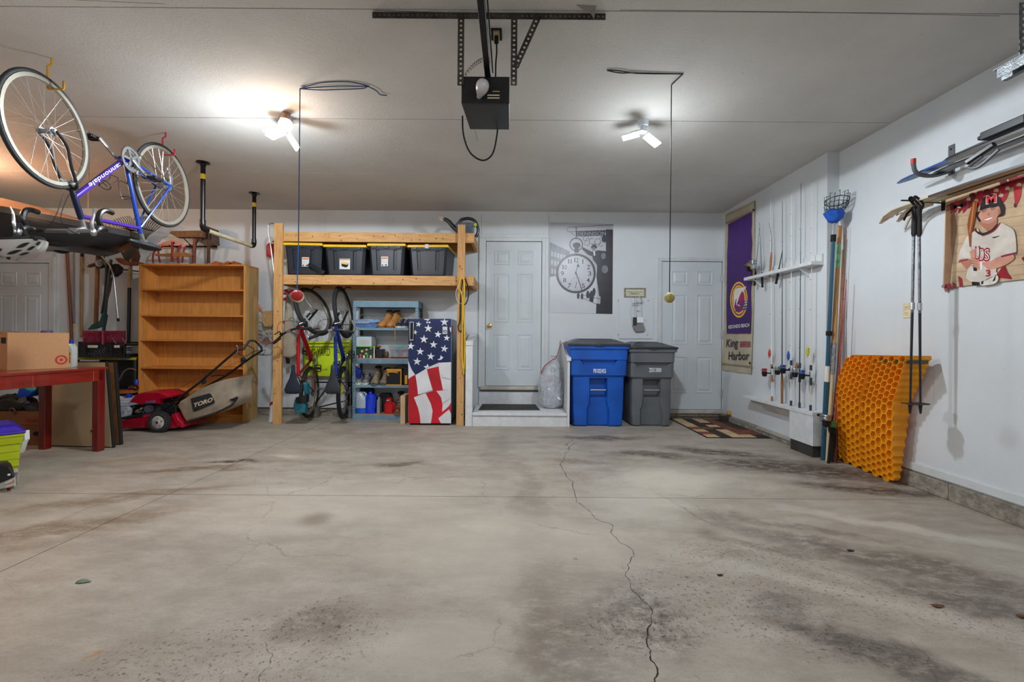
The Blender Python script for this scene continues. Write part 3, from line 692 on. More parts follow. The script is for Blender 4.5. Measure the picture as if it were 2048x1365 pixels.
pp = [(61, 185), (100, 165), (150, 140), (200, 115), (240, 92), (241, 180), (236, 240), (243, 330), (236, 420), (240, 560), (232, 700), (236, 850), (230, 1013), (140, 1015), (50, 1015), (48, 800), (52, 600), (54, 400), (60, 300)]
fb(pp, 'purple_field', mpur)
my = M('yellow banner print', '#e9b32d', .6); mmg = M('magenta banner print', '#9b1156', .6); mwh = M('white banner print', '#d9d6d0', .6); mbl = M('blue banner print', '#27347c', .6)
fb(circ(143, 758, 66, 36, 136), 'emblem_ring', my); fb(circ(143, 758, 58, 36, 122), 'emblem_ring', mpur); fb(circ(143, 758, 53, 36, 112), 'emblem_ring', my); fb(circ(143, 758, 43, 36, 98), 'emblem_disc', mmg)
for i in range(4):
    y = 772 + i * 20; fb([(108 + i * 2, y + 8), (150, y), (218, y - 14), (218, y - 4), (150, y + 10), (108 + i * 2, y + 18)], 'wave_stripe', mbl)
fb([(201, 655), (186, 680), (176, 705), (168, 690), (150, 725), (135, 770), (128, 790), (132, 800), (146, 792), (150, 812), (138, 802), (124, 800), (121, 780), (128, 745), (118, 760), (110, 800), (105, 830), (103, 770), (107, 700), (118, 678), (140, 665), (165, 668), (185, 662)], 'dolphin', mwh)
for i in range(3): fb(circ(196, 765 + i * 16, 5, 8, 6), 'spray_dot', mwh)
XQ[0] -= .0004
def tb_(s, x0, y0, x1, y1, h, mat, slant=0, bold=.01):
    pl, pr = pb(x0, y0, XQ[0]), pb(x1, y1, XQ[0]); return text(s, pl, pr, h * .2637 / F * (XF * F / 460), mat, bn, slant=slant, bold=bold)
tb_('REDONDO BEACH', 64, 978, 222, 962, 26, mwh, bold=.02)
mink = M('navy lettering', '#24223f', .7)
tb_('King', 46, 1118, 132, 1112, 62, mink, .15); tb_('Harbor', 62, 1212, 216, 1214, 62, mink, .15)
for i in range(3):
    y = 1080 + i * 15; XQ[0] -= .0003
    B().ribbon([pb(148 + 80 * t / 24, y + 4 * math.sin(t * 1.05), XQ[0]) for t in range(25)], .012, (1, 0, 0)).build('wave_line', M('maroon print', '#8d2440', .6), bn, smooth=0)
for x, y in ((254, 76), (226, 1238)): k = pb(x, y, XQ[0]); B().cyl(k, k + V(-.004, 0, 0), .014).build('grommet', mdark, bn)

# ================================================================ rod rack: shelf, ledge and boxed corner
XO = 2.81
mrack = M('white rack boards', '#d0d3d4', .5, var=.08, scale=14, bump=.1, bscale=40)
rk = thing('rod_shelf', 'narrow white notched shelf holding the short fishing rods', 'shelf', (XF, 4.85, 1.80))
B().box(XO, XF, 4.25, 5.47, 1.795, 1.83).build('shelf_board', mrack, rk, smooth=0, bevel=.003)
B().box(XF - .02, XF, 4.25, 5.3, 1.83, 1.90).build('back_strip', mrack, rk, smooth=0, bevel=.002)
for y in (5.3, 4.45): B().prism([V(XF, y, 1.795), V(XO + .02, y, 1.795), V(XF, y, 1.70)], (0, .02, 0)).build('bracket', mrack, rk, smooth=0)
lg = thing('rod_ledge', 'low white ledge on a boxed corner where the long fishing rods stand', 'shelf', (XF, 4.85, .36))
B().box(XO, XF, 4.215, 5.46, .385, .42).build('ledge_board', mrack, lg, smooth=0, bevel=.003)
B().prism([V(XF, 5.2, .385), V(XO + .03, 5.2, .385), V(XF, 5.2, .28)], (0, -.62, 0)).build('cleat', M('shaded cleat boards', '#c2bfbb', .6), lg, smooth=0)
B().box(XO + .005, XF + .02, 4.215, 4.57, .105, .385).build('corner_box', mrack, lg, smooth=0, bevel=.003)
B().box(XO + .012, XF + .02, 4.225, 4.56, .0, .105).build('box_plinth', M('black sill plinth', '#35322f', .9, bump=.5), lg, smooth=0)

# ================================================================ fishing rods
def frame_of(p, q):
    d = (Vector(q) - Vector(p)).normalized(); return d
def reel(par, c, d, out, spool, body, s=1., crank=-1):
    "spinning reel hanging on the side 'out' of a rod with direction d"
    d, out = Vector(d).normalized(), Vector(out).normalized(); side = d.cross(out)
    b = B().bar(c, c + out * .035 * s, .008 * s, .012 * s, d); b.bar(c - d * .03 * s, c + d * .03 * s, .008, .006, out)
    r = b.build('reel_foot', body, par)
    R = align(d).to_3x3()
    o = c + out * .05 * s
    B().lathe([(.016 * s, -.03 * s), (.020 * s, -.015 * s), (.022 * s, 0), (.024 * s, .004 * s), (.02 * s, .006 * s)], o, R).build('reel_body', body, par)
    B().lathe([(.022 * s, .006 * s), (.025 * s, .008 * s), (.019 * s, .012 * s), (.019 * s, .03 * s), (.024 * s, .034 * s), (.022 * s, .038 * s), (.008 * s, .042 * s)], o, R).build('spool', spool, par)
    B().torus(o + d * .022 * s, d, .031 * s, .0025 * s, n=16, m=5, a0=0, a1=3.3).build('bail', M('steel wire', '#9aa0a4', .3, .9), par)
    k = o - d * .012 * s
    cr = [k, k + side * crank * .035 * s, k + side * crank * .04 * s + d * .04 * s]
    B().tube(cr, .003 * s, 6).build('crank', M('steel wire'), par); B().sph(cr[-1] + side * crank * .008 * s, .009 * s, 8).build('crank_knob', mdark, par)
def rod(label, p, q, blank, grip, r0=.005, r1=.0012, grip_len=.30, reel_at=.32, spool=None, body=None, butt=None, out=(-1, -.3, 0), guides=5, grp=None, bend=None, gripgap=True, s=1., grad=None, gname='blue'):
    p, q = Vector(p), Vector(q); d = (q - p).normalized(); Ln = (q - p).length
    r = thing('fishing_rod', label, 'fishing rod', p, grp)
    pts = [p + d * Ln * t / 10 for t in range(11)]
    if bend: pts = [a + Vector(bend) * (max(0, i / 10 - .45) ** 2) * 3.3 for i, a in enumerate(pts)]
    B().tube(pts, r0, 7, rs=[r0 + (r1 - r0) * i / 10 for i in range(11)]).build('rod_blank', blank, r)
    if gripgap:
        B().cyl(p, p + d * .05, .011).build('butt_cap', butt or mdark, r)
        B().cyl(p + d * (reel_at - .09), p + d * (reel_at - .02), .0115).build('grip', grip, r)
        B().cyl(p + d * (reel_at + .05), p + d * (reel_at + .10), .0115).build('grip', grip, r)
    else:
        B().tube([p, p + d * .02, p + d * grip_len * .7, p + d * grip_len], .012, rs=[.013, .012, .0125, .009]).build('grip', grip, r)
        if butt: B().cyl(p - d * .012, p, .013).build('butt_cap', butt, r)
    o = Vector(out).normalized()
    b = B()
    for i in range(guides):
        t = (reel_at + .25) / Ln + (1 - (reel_at + .25) / Ln) * (i / max(1, guides - 1)) ** .8
        k = min(9, int(t * 10)); a = pts[k].lerp(pts[k + 1], t * 10 - k) if k < 10 else pts[10]
        rr = .011 * (1 - .75 * t); b.torus(a + o * (rr + .004), d, rr, .0012, n=10, m=4)
    b.build('line_guides', M('dark guide rings', '#3a3d40', .4, .6), r, kind='stuff')
    if spool: reel(r, p + d * reel_at + o * .008, d, o, spool, body or M('black reel body', '#1c1d20', .3, .3), s)
    return r
mcork = M('cork', '#a06a48', .8, var=.25, scale=60); mblank = M('dark rod blank', '#27333a', .3); mwhite = M('white rod blank', '#dfe2e2', .35); mrub = M('charcoal foam grip', '#37383c', .8); mpale = M('beige rod blank', '#d8c9b4', .4)
msil = M('silver reel', '#b9bec2', .25, .9); mgold = M('gold reel', '#b98c4d', .3, .8); mredr = M('red reel', '#a91f2c', .3, .3); mblr = M('blue reel', '#1f4f8e', .3, .4); mgr = M('green grey reel', '#8fa18f', .35, .5)
XW = 2.865
def onw(px, py): return onX(px, py, XW)
specs = [(1544, 800, 1541, 398, mwhite, mcork, mcork, mredr, 'white fishing rod with cork grips and red reel in the low ledge', .30, .055, True),
         (1564, 804, 1565, 403, mblank, M('brown wood grip', '#8a5a30', .6, var=.2, scale=20), None, mgr, 'dark fishing rod with long wooden handle and grey green reel', .34, 0, False),
         (1582, 808, 1583, 388, mwhite, mrub, mrub, mblr, 'white fishing rod with navy blue reel in the middle of the low ledge', .36, 0, True),
         (1599, 812, 1602, 368, mblank, mrub, mrub, msil, 'dark fishing rod with silver reel and black tapered grip', .34, 0, True),
         (1621, 817, 1625, 363, mpale, mrub, mrub, mblr, 'pale fishing rod with thick charcoal grip and blue spool nearest the corner', .33, 0, True)]
lures = {0: ('#c43a2b', 'red fishing lure hanging on the leftmost white rod'), 2: ('#2452a8', 'blue fishing lure hanging on the middle white rod'), 4: ('#b9bf2a', 'yellow fishing lure hanging on the pale rod nearest the corner'), 3: ('#8a6238', 'brown frog lure hanging on the dark rod with silver reel')}
for i, (x0, y0, x1_, y1_, bl, gr, bt, sp, lab, ra, _, gap) in enumerate(specs):
    p, q = onw(x0, y0), onw(x1_, y1_); p.z = .422
    rod(lab, p, q, bl, gr, r0=.0065 if bl is mblank else .005, r1=.0022, reel_at=ra, spool=sp, butt=bt or gr, guides=7, gripgap=gap, grip_len=.30, out=(-.8, .6, 0) if i in (0,) else (-.9, -.4, 0) if i % 2 else (-.9, .5, 0), s=1.25)
    if i in lures:
        yl = {0: 707, 2: 712, 3: 735, 4: 703}[i]; c = onw(x0 - 3, yl); c.x -= .012
        t = thing('fishing_lure', lures[i][1], 'lure', c); ml = M('lure ' + lures[i][0], lures[i][0], .35, var=.3, scale=60)
        B().lathe([(.002, -.05), (.012, -.03), (.015, 0), (.010, .03), (.003, .05)], c, n=10).build('lure_body', ml, t)
        B().torus(c + V(0, .006, -.062), (1, 0, 0), .012, .0016, n=14, m=5, a0=2.6, a1=6.2).build('hook', M('steel wire'), t)
        b = B()
        for k in (-1, 1): b.prism([c + V(-.004, 0, -.02), c + V(-.004, k * .022, -.028), c + V(-.004, k * .012, .0)], (.003, 0, 0))
        b.build('fin', ml, t)
# short rods on the upper shelf
up = [((1509, 572), (1520, 446), mdark, M('black gold reel', '#2b2620', .3, .6), 'short dark rod with gold and black reel at the far end of the upper shelf', 16, mblank, (-.5, .8, 0)),
      ((1525, 575), (1519, 447), mdark, msil, 'short black handled rod with silver reel on the upper shelf', 22, mblank, (-.9, .4, 0)),
      ((1539, 557), (1548, 478), mcork, None, 'short rod with cork grip and bent tip on the upper shelf', 0, mblank, (-1, 0, 0)),
      ((1552, 568), (1565, 502), mdark, None, 'short black foam gripped rod leaning near side of upper shelf', 0, mblank, (-1, 0, 0))]
for i, (a, c, gr, sp, lab, _, bl, out) in enumerate(up):
    p, q = onX(*a, 2.86), onX(*c, 2.86)
    if i == 2: q = onX(1548, 440, 2.86)
    rod(lab, p, q, bl, gr, r0=.005 if i < 3 else .008, r1=.001 if i < 3 else .004, grip_len=.17 if i != 2 else .28, reel_at=.22 if i == 0 else .26, spool=[mgold, msil, None, None][i], body=[M('black gold reel'), msil, None, None][i], gripgap=False, guides=4, out=out, s=1.5, bend=(0, .10, 0) if i == 2 else None)

# ================================================================ poles leaning in the corner
mteal = M('teal painted pole', '#1d4f66', .35, var=.1); mwoodp = M('tan wooden pole', '#b98a58', .6, var=.18, scale=12, stretch=(8, 8, 1)); mpalew = M('pale bamboo', '#cbb28c', .5, var=.12, scale=10, stretch=(8, 8, 1))
fp = thing('fruit_picker', 'teal pole fruit picker with wire basket and blue cloth leaning in the corner', 'fruit picker', (2.85, 4.12, 0))
a, c = W(1667, 470, 4.09), W(1646, 915, 4.14); c.z = .0
B().tube([c, c.lerp(a, .35)], .021).build('pole', mteal, fp); B().tube([c.lerp(a, .35), c.lerp(a, .42)], .020).build('pole_sleeve', M('white tape', '#d8d3c6', .6), fp); B().tube([c.lerp(a, .42), a], .016).build('pole', mteal, fp)
B().cyl(c.lerp(a, .555), c.lerp(a, .575), .024).build('collar', mdark, fp); B().cyl(c.lerp(a, .97), c.lerp(a, 1), .021).build('collar', mdark, fp)
bc_ = W(1672, 425, 4.08); random.seed(4)
top = W(1674, 402, 4.08); bot = W(1669, 432, 4.09)
wm = M('dark basket wire', '#2d3540', .4, .6)
B().torus(top, (.05, .25, 1), .093, .0045, n=24, m=6).build('basket_rim', wm, fp); B().torus(top.lerp(bot, .3), (.05, .25, 1), .09, .003, n=24, m=6).build('basket_rim', wm, fp)
for i in range(16):
    a_ = 2 * PI * i / 16; o = V(math.cos(a_), math.sin(a_), -.25 * math.sin(a_))
    e = top + o * .095 + V(0, 0, .05 if i % 2 else .035)
    B().tube([bot + o * .025, bot.lerp(top, .5) + o * .085, top + o * .093, e, e - o * .03 + V(0, 0, .004)], .0026, 5).build('basket_wire', wm, fp)
b = B(); random.seed(9)
b.lathe([(.02, -.07), (.05, -.055), (.075, -.02), (.085, .02), (.06, .045), (.02, .05)], W(1668, 430, 4.09), n=18, sx=1, sy=.8)
for i, v in enumerate(b.v): b.v[i] = v + V(random.uniform(-.008, .008), random.uniform(-.008, .008), random.uniform(-.008, .008))
b.build('cloth_cover', M('blue cloth', '#0f52b4', .7, var=.3, scale=30, bump=.6), fp, smooth=30)
B().tube([a - (c - a).normalized() * 0, W(1668, 445, 4.09)], .012).build('ferrule', msil, fp)
def pole(name, label, cat, segs, r, mats, extra=None, group=None, nn=10):
    "segs: points bottom->top; mats: (t0,t1,r,mat,partname)"
    a, c = Vector(segs[0]), Vector(segs[1]); t = thing(name, label, cat, a, group)
    for t0, t1, rr, m, pn in mats: B().cyl(a.lerp(c, t0), a.lerp(c, t1), rr[0] if isinstance(rr, tuple) else rr, rr[1] if isinstance(rr, tuple) else None, nn).build(pn, m, t)
    return t
b0, t0 = W(1655, 912, 4.10), W(1680, 452, 4.13); b0.z = 0
t = pole('painter_pole', 'tan wooden pole with green label and silver taped joint in the corner', 'pole', (b0, t0), .016, [(0, .37, .017, mpalew, 'lower_shaft'), (.37, .50, .023, M('crumpled silver tape', '#9a9ca0', .3, .8, var=.4, scale=40, bump=.8), 'tape'), (.50, 1, .019, mwoodp, 'upper_shaft'), (.82, .92, .0195, M('green label', '#7fae86', .6, var=.3, scale=20), 'paper_label')])
b0, t0 = W(1668, 914, 4.13), W(1686, 500, 4.16); b0.z = 0
pole('wooden_stick', 'slim pale wooden stick behind the silver taped pole', 'stick', (b0, t0), .011, [(0, 1, .011, mpalew, 'shaft')])
b0, t0 = W(1663, 900, 4.07), W(1693, 560, 4.0); b0.z = .0
rod('red spinning rod leaning in the corner beside the wooden sticks', b0, t0, M('red rod blank', '#a83a3c', .35), mdark, r0=.008, r1=.003, reel_at=.32, spool=M('lime reel', '#4f9a3a', .35), body=M('black reel body'), guides=6, gripgap=False, out=(-.7, -.7, 0), s=1.5)
b0, t0 = W(1671, 905, 4.06), W(1690, 470, 4.12); b0.z = .0
rod('long red and cream rod leaning behind the red spinning rod', b0, t0, M('dull red rod blank', '#b4483f', .4), M('dark red grip', '#5f2a26', .7), r0=.010, r1=.002, reel_at=.35, spool=None, guides=6, gripgap=False)
b0, t0 = W(1657, 905, 4.03), W(1684, 640, 3.98); b0.z = .0
rod('black spinning rod with grey reel standing at the foot of the corner', b0, t0, mblank, mdark, r0=.007, r1=.002, reel_at=.38, spool=msil, body=M('black reel body'), guides=4, gripgap=False, out=(-.9, -.4, 0), s=1.5)
b0, t0 = W(1676, 920, 4.0), W(1700, 455, 3.9); b0.z = .0; b0 = V(2.985, 4.16, 0); t0 = onX(1697, 455, 3.015)
rod('thin pale rod leaning against the right wall beside honeycomb sheets', b0, t0, M('pale pink rod blank', '#c9b6b4', .4), mrub, r0=.006, r1=.0015, reel_at=.35, guides=7, gripgap=False)

# ================================================================ honeycomb sheets
mor = M('orange honeycomb plastic', '#ffb012', .35, var=.05, scale=3)
nt_ = mor.node_tree; tr_ = nt_.nodes.new('ShaderNodeBsdfTranslucent'); tr_.inputs[0].default_value = lin('#ffa020'); mx_ = nt_.nodes.new('ShaderNodeMixShader'); mx_.inputs[0].default_value = .32
nt_.links.new(nt_.nodes['Principled BSDF'].outputs[0], mx_.inputs[1]); nt_.links.new(tr_.outputs[0], mx_.inputs[2]); nt_.links.new(mx_.outputs[0], nt_.nodes['Material Output'].inputs[0])
mor2 = M('orange honeycomb rim', '#ffd050', .4, var=.05)
prof = [(0., (1671, 917, 4.17), (1788, 970, 3.45)), (.25, (1668, 870, 4.14), (1784, 910, 3.44)), (.55, (1666, 797, 4.08), (1785, 808, 3.40)), (.8, (1680, 745, 3.93), (1800, 755, 3.30)), (1., (1694, 710, 3.80), (1811, 712, 3.21))]
def edge(k, v):
    P = [(p_[0], W(*p_[1 + k])) for p_ in prof]
    for (t0_, a), (t1_, c) in zip(P, P[1:]):
        if v <= t1_ + 1e-9: return a.lerp(c, (v - t0_) / (t1_ - t0_))
    return P[-1][1]
def surf(u, v):
    v_ = min(1, max(0, v)); a, c = edge(0, v_), edge(1, v_); q = a.lerp(c, u)
    return q
def back(u, v, dep):  # depth direction: towards the right wall, a little towards the door
    k = (.03 + .16 * min(1, max(0, v)) ** .75) * (.45 + .55 * min(1, max(0, u)))
    return Vector((1, 0, 0)) * k * dep
rows = 16; dv = 1 / (rows + .5)
def sheet(u0, u1, ncol, label, name='honeycomb_sheet'):
    c = surf((u0 + u1) / 2, 0); t = thing(name, label, 'plastic grid', (c.x, c.y, 0))
    du = (u1 - u0) / ncol; front = B(); cells = B(); floorb = B(); R = du / 1.5
    def hexa(k, r_, g=1.):
        uc = u0 + du * (k + .5); vc = dv * (r_ + .5 + (.5 if k % 2 else 0))
        return uc, vc, [(uc + a * R * g, vc + b_ * dv * g) for a, b_ in ((1, 0), (.5, .5), (-.5, .5), (-1, 0), (-.5, -.5), (.5, -.5))]
    for r_ in range(rows):
        for k in range(ncol):
            uc, vc, o_ = hexa(k, r_); i_ = hexa(k, r_, .945)[2]
            out = [surf(u, v) for u, v in o_]; inn = [surf(u, v) for u, v in i_]; bk = [p_ + back(uc, vc, .12) + V(.014, 0, 0) for p_ in inn]
            front.loft([out, inn], cap=False); cells.loft([inn, bk], cap=False); floorb.poly(bk)
    front.build('cell_rims', mor2, t, smooth=0, kind='stuff'); cells.build('cell_walls', mor, t, smooth=0, kind='stuff'); floorb.build('cell_backs', mor, t, smooth=0, kind='stuff')
    for side, k, nm in ((1, ncol - 1, 'side_walls'), (0, 0, 'side_walls')):
        L = []
        for r_ in range(rows):
            o_ = hexa(k, r_)[2]; L += [o_[5], o_[0], o_[1]] if side else [o_[4], o_[3], o_[2]]
        A = [surf(u, v) for u, v in L]; Z = [surf(u, v) + back(u, v, 1) for u, v in L]
        B().add(A + Z, [(i, i + 1, len(A) + i + 1, len(A) + i) for i in range(len(A) - 1)]).build(nm, mor, t, smooth=0)
    L = []
    for k in range(ncol): o_ = hexa(k, rows - 1)[2]; L += [o_[2], o_[1]]
    A = [surf(u, v) for u, v in L]; Z = [a + back(.9, 1, 1) for a in A]; n_ = len(A)
    B().add(A + Z, [(i, i + 1, n_ + i + 1, n_ + i) for i in range(n_ - 1)]).build('top_wall', mor, t, smooth=0)
    A = [surf(u0 + du * .5, v / 8 * .97 + .02) + back(0, v / 8 * .97 + .02, 1) for v in range(9)]; Z = [surf(u1 - du * .5, v / 8 * .97 + .02) + back(0, v / 8 * .97 + .02, 1) for v in range(9)]
    B().add(A + Z, [(i, i + 1, 10 + i, 9 + i) for i in range(8)]).build('back_wall', mor, t, smooth=0)
    return t
sheet(0, .49, 6, 'orange plastic honeycomb grid sheet on the left by the fishing poles')
sheet(.51, 1.0, 6, 'orange plastic honeycomb grid sheet on the right behind the ski pole tips')
g = surf(1.0, 1.0) + V(.005, -.01, 0)
B().box(2.83, 2.97, 3.225, 3.5, .93, .955).single('spacer_block', M('grey foam spacer', '#54544a', .9), 'grey strip wedged behind the tops of the honeycomb sheets', 'spacer', smooth=0)
# ================================================================ right wall: banner of the ball player
XPW = XR - .012
vb = thing('vinyl_banner', 'glossy vinyl banner printed with a smiling ball player holding a bat', 'banner', (XR, 2.7, 1.46))
def pv(x, y, X=XPW): return onX(1870 + x * .19058, 330 + y * .19058, X)
mcream = M('banner brick print', '#c4a888', .22, var=.22, scale=9, coat=.6)
far = pv(80, 1300)
zt, zb = 2.115, 1.462; yf_, yn_ = far.y, 2.05
L = []
for i in range(31):
    y = yf_ + (yn_ - yf_) * i / 30; w = .0008 * math.sin(i * .9)
    yt = pv(112, 430).y + (yn_ - pv(112, 430).y) * i / 30
    L.append([V(XPW + w, y, zb), V(XPW + w * .6, (y + yt) / 2, (zb + zt) / 2), V(XPW, yt, zt)])
B().loft(L, cap=False, close=False).build('vinyl_sheet', mcream, vb, smooth=60)
XV = [XPW - .0015]
def fv(pts, name, col, st=.00012):
    XV[0] -= min(st, .00012)
    if len(pts) > 4 and name not in ('mortar_line', 'bat_grip'):
        q = [V(x, y, 0) for x, y in pts]; q = q[-2:] + q + q[:2]; q = smoothpts(q, 4)[8:-8][:-4]; pts = [(a.x, a.y) for a in q]
    return B().poly([pv(x, y, XV[0]) for x, y in pts]).build(name, M('banner ' + col, col, .25, var=.14, scale=14, coat=.6), vb, smooth=0)
random.seed(12)
# mortar rows, dark fold at the left edge
for i in range(9):
    y = 470 + i * 95; fv([(110, y), (930, y - 150 + i * 8), (930, y - 146 + i * 8), (110, y + 4)], 'mortar_line', '#a58a6c', .00003)
fv([(115, 440), (185, 470), (225, 640), (205, 820), (180, 1000), (140, 1300), (95, 1300), (100, 1000), (110, 760)], 'shaded_print', '#8a6444')
# red pepper strings along the top
fv([(120, 430), (330, 345), (620, 240), (934, 100), (934, 190), (760, 250), (600, 300), (460, 350), (310, 480), (170, 480)], 'pepper_band', '#8c1420')
for x, y, w, h, s, c in ((180, 430, 26, 90, -.2, '#7a1020'), (225, 410, 24, 100, -.3, '#a01a2a'), (280, 400, 24, 110, -.35, '#6e0f1b'), (330, 380, 26, 130, -.3, '#9c1626'), (390, 330, 30, 130, -.3, '#5e0d18'), (470, 310, 34, 150, -.25, '#a31c2c'), (540, 290, 30, 60, 0, '#7a1020'), (640, 270, 34, 60, .1, '#b02030'), (730, 250, 40, 170, -.25, '#a8182c'), (860, 240, 40, 200, -.1, '#b3192e'), (700, 180, 40, 60, .1, '#6e0f1b'), (800, 140, 50, 60, 0, '#8c1420')):
    fv([(x - w, y - 20), (x + w, y - 30), (x + w + s * h * .3, y + h * .5), (x + s * h, y + h), (x - w * .6 + s * h * .5, y + h * .6)], 'pepper', c)
for x, y, w in ((250, 440, 20), (350, 360, 22), (430, 380, 24), (640, 270, 26), (690, 320, 26), (760, 250, 26), (880, 210, 28)):
    fv([(x - w, y + 12), (x - w * .3, y - 20), (x + w, y - 14), (x + w * .8, y + 16), (x, y + 28)], 'plaster_patch', '#cfae8a')
fv([(830, 400), (855, 420), (845, 450), (825, 440)], 'pepper_tip', '#3a2018')
for pts in ([(640, 1180), (720, 1060), (760, 1130), (800, 1200), (700, 1225)], [(240, 1165), (275, 1190), (290, 1270), (255, 1280)], [(905, 980), (934, 960), (934, 1020)], [(180, 1230), (215, 1250), (215, 1300), (180, 1302)], [(110, 1250), (160, 1240), (170, 1300), (110, 1305)]): fv(pts, 'pepper', '#8f1626')
text('M', pv(170, 470, XV[0] - .0001), pv(320, 440, XV[0] - .0001), .035, M('banner dark letter', '#3a0a10', .3), vb); XV[0] -= .0002
# figure
hair = '#2a1c16'; skin = '#c98f7a'; skin2 = '#b5765f'; jer = '#cfc6bc'
fv([(430, 500), (440, 560), (470, 600), (500, 560), (700, 540), (730, 480), (725, 430), (690, 410), (460, 450)], 'hair', hair)
fv([(455, 610), (640, 560), (645, 640), (690, 640), (600, 740), (440, 720)], 'neck', skin2)
fv([(455, 540), (470, 500), (500, 470), (580, 440), (660, 430), (682, 470), (668, 520), (640, 570), (600, 605), (545, 618), (495, 605), (465, 575)], 'face', skin)
fv([(660, 470), (686, 470), (690, 505), (665, 530)], 'ear', skin2)
fv([(505, 575), (600, 545), (585, 568), (545, 582), (515, 582)], 'smile', '#f1e6de'); fv([(500, 572), (602, 541), (600, 546), (505, 576)], 'lip', '#8c4a42')
fv([(560, 495), (580, 520), (570, 530), (545, 532), (550, 520)], 'nose', skin2)
for x, y in ((515, 488), (610, 462)):
    fv([(x - 25, y + 6), (x + 25, y - 8), (x + 20, y - 2), (x - 20, y + 12)], 'eye', '#5b3a2e'); fv([(x - 30, y - 10), (x + 28, y - 26), (x + 28, y - 19), (x - 28, y - 3)], 'eyebrow', '#4a3024')
fv([(470, 470), (485, 400), (520, 335), (590, 308), (660, 330), (700, 390), (705, 430), (640, 432), (560, 440), (500, 465)], 'cap', '#1f1a20')
fv([(465, 478), (480, 455), (570, 430), (650, 425), (655, 436), (560, 452), (490, 485)], 'cap_brim', '#141216')
XV[0] -= .0002; text('M', pv(532, 412, XV[0]), pv(648, 392, XV[0]), .055, M('banner pale outline', '#e9b7a8', .3), vb, bold=.05); XV[0] -= .0002
text('M', pv(540, 407, XV[0]), pv(641, 388, XV[0]), .045, M('banner cap letter red', '#d7263a', .3), vb, bold=.03)
fv([(330, 760), (420, 690), (450, 670), (500, 745), (640, 660), (690, 612), (760, 640), (820, 680), (845, 760), (850, 930), (790, 930), (700, 960), (640, 1100), (650, 1150), (560, 1190), (480, 1230), (340, 1200), (330, 1150), (350, 1020), (250, 1000), (250, 930), (285, 840)], 'jersey', jer)
fv([(405, 690), (430, 660), (450, 710), (500, 730), (600, 690), (670, 612), (688, 615), (620, 700), (500, 750), (425, 735)], 'jersey_collar', '#8c2030')
fv([(425, 690), (445, 720), (500, 738), (600, 698), (655, 640), (640, 625), (590, 680), (500, 715), (450, 700)], 'undershirt', '#2a1c20')
fv([(250, 1000), (350, 985), (400, 1010), (370, 1060), (330, 1100), (265, 1090)], 'forearm', skin2)
fv([(470, 1025), (560, 1020), (680, 960), (800, 930), (830, 980), (760, 1040), (650, 1085), (560, 1100), (480, 1090)], 'forearm', skin)
fv([(248, 1008), (350, 985), (346, 1000), (250, 1022)], 'sleeve_band', '#8c2030'); fv([(690, 955), (850, 915), (850, 935), (700, 972)], 'sleeve_band', '#7c2a48')
fv([(360, 905), (415, 895), (440, 960), (480, 1000), (490, 1080), (440, 1105), (400, 1080), (365, 1000)], 'hands', skin)
for i in range(4): fv([(375, 975 + i * 28), (455, 990 + i * 26), (455, 994 + i * 26), (375, 979 + i * 28)], 'finger_line', '#8c5546', .0001)
fv([(470, 1010), (495, 1010), (497, 1100), (474, 1102)], 'wrist_band', '#e6e2de')
fv([(398, 385), (430, 383), (445, 400), (430, 500), (405, 620), (385, 720), (378, 860), (362, 862), (350, 730), (340, 640), (350, 560), (372, 460)], 'bat_barrel', '#8a4a22')
fv([(400, 400), (412, 398), (395, 560), (370, 700), (360, 700), (368, 600)], 'bat_highlight', '#c07a3e', .0002)
fv([(362, 862), (378, 860), (384, 905), (366, 908)], 'bat_grip', '#d8ccc0'); fv([(400, 1072), (440, 1085), (436, 1115), (405, 1112)], 'bat_knob', '#241a18')
XV[0] -= .0002; mlr = M('banner jersey letter red', '#a02030', .3); mlw = M('banner jersey letter white', '#e8dfd8', .3)
for ch, x0, x1_, y in (('U', 418, 470, 985), ('D', 462, 522, 1000), ('S', 510, 575, 1003)):
    text(ch, pv(x0, y + 4, XV[0]), pv(x1_, y, XV[0]), .082, mlr, vb, bold=.05); text(ch, pv(x0 + 9, y - 2, XV[0] - .0001), pv(x1_ - 9, y - 5, XV[0] - .0001), .068, mlw, vb, bold=-.015)
XV[0] -= .0002; XV[0] -= .0002; text('3', pv(532, 1172, XV[0]), pv(580, 1168, XV[0]), .042, mlr, vb, bold=.03)
fv([(595, 763), (610, 757), (680, 745), (620, 769), (600, 773)], 'check_mark', '#1c1c1e')
fv([(332, 1205), (480, 1230), (650, 1160), (640, 1240), (500, 1270), (335, 1285)], 'trousers', '#d8d0c8'); fv([(385, 1225), (470, 1232), (470, 1262), (390, 1268)], 'belt', '#1a1618'); fv([(485, 1225), (510, 1215), (505, 1250), (485, 1256)], 'belt', '#1a1618')
fv([(600, 1225), (640, 1150), (630, 1215)], 'dark_patch', '#1c1c1e')
for x, y in ((78, 1282),): k = pv(x + 12, y - 8, XV[0]); B().cyl(k, k + V(-.004, 0, 0), .012).build('grommet', msil, vb)

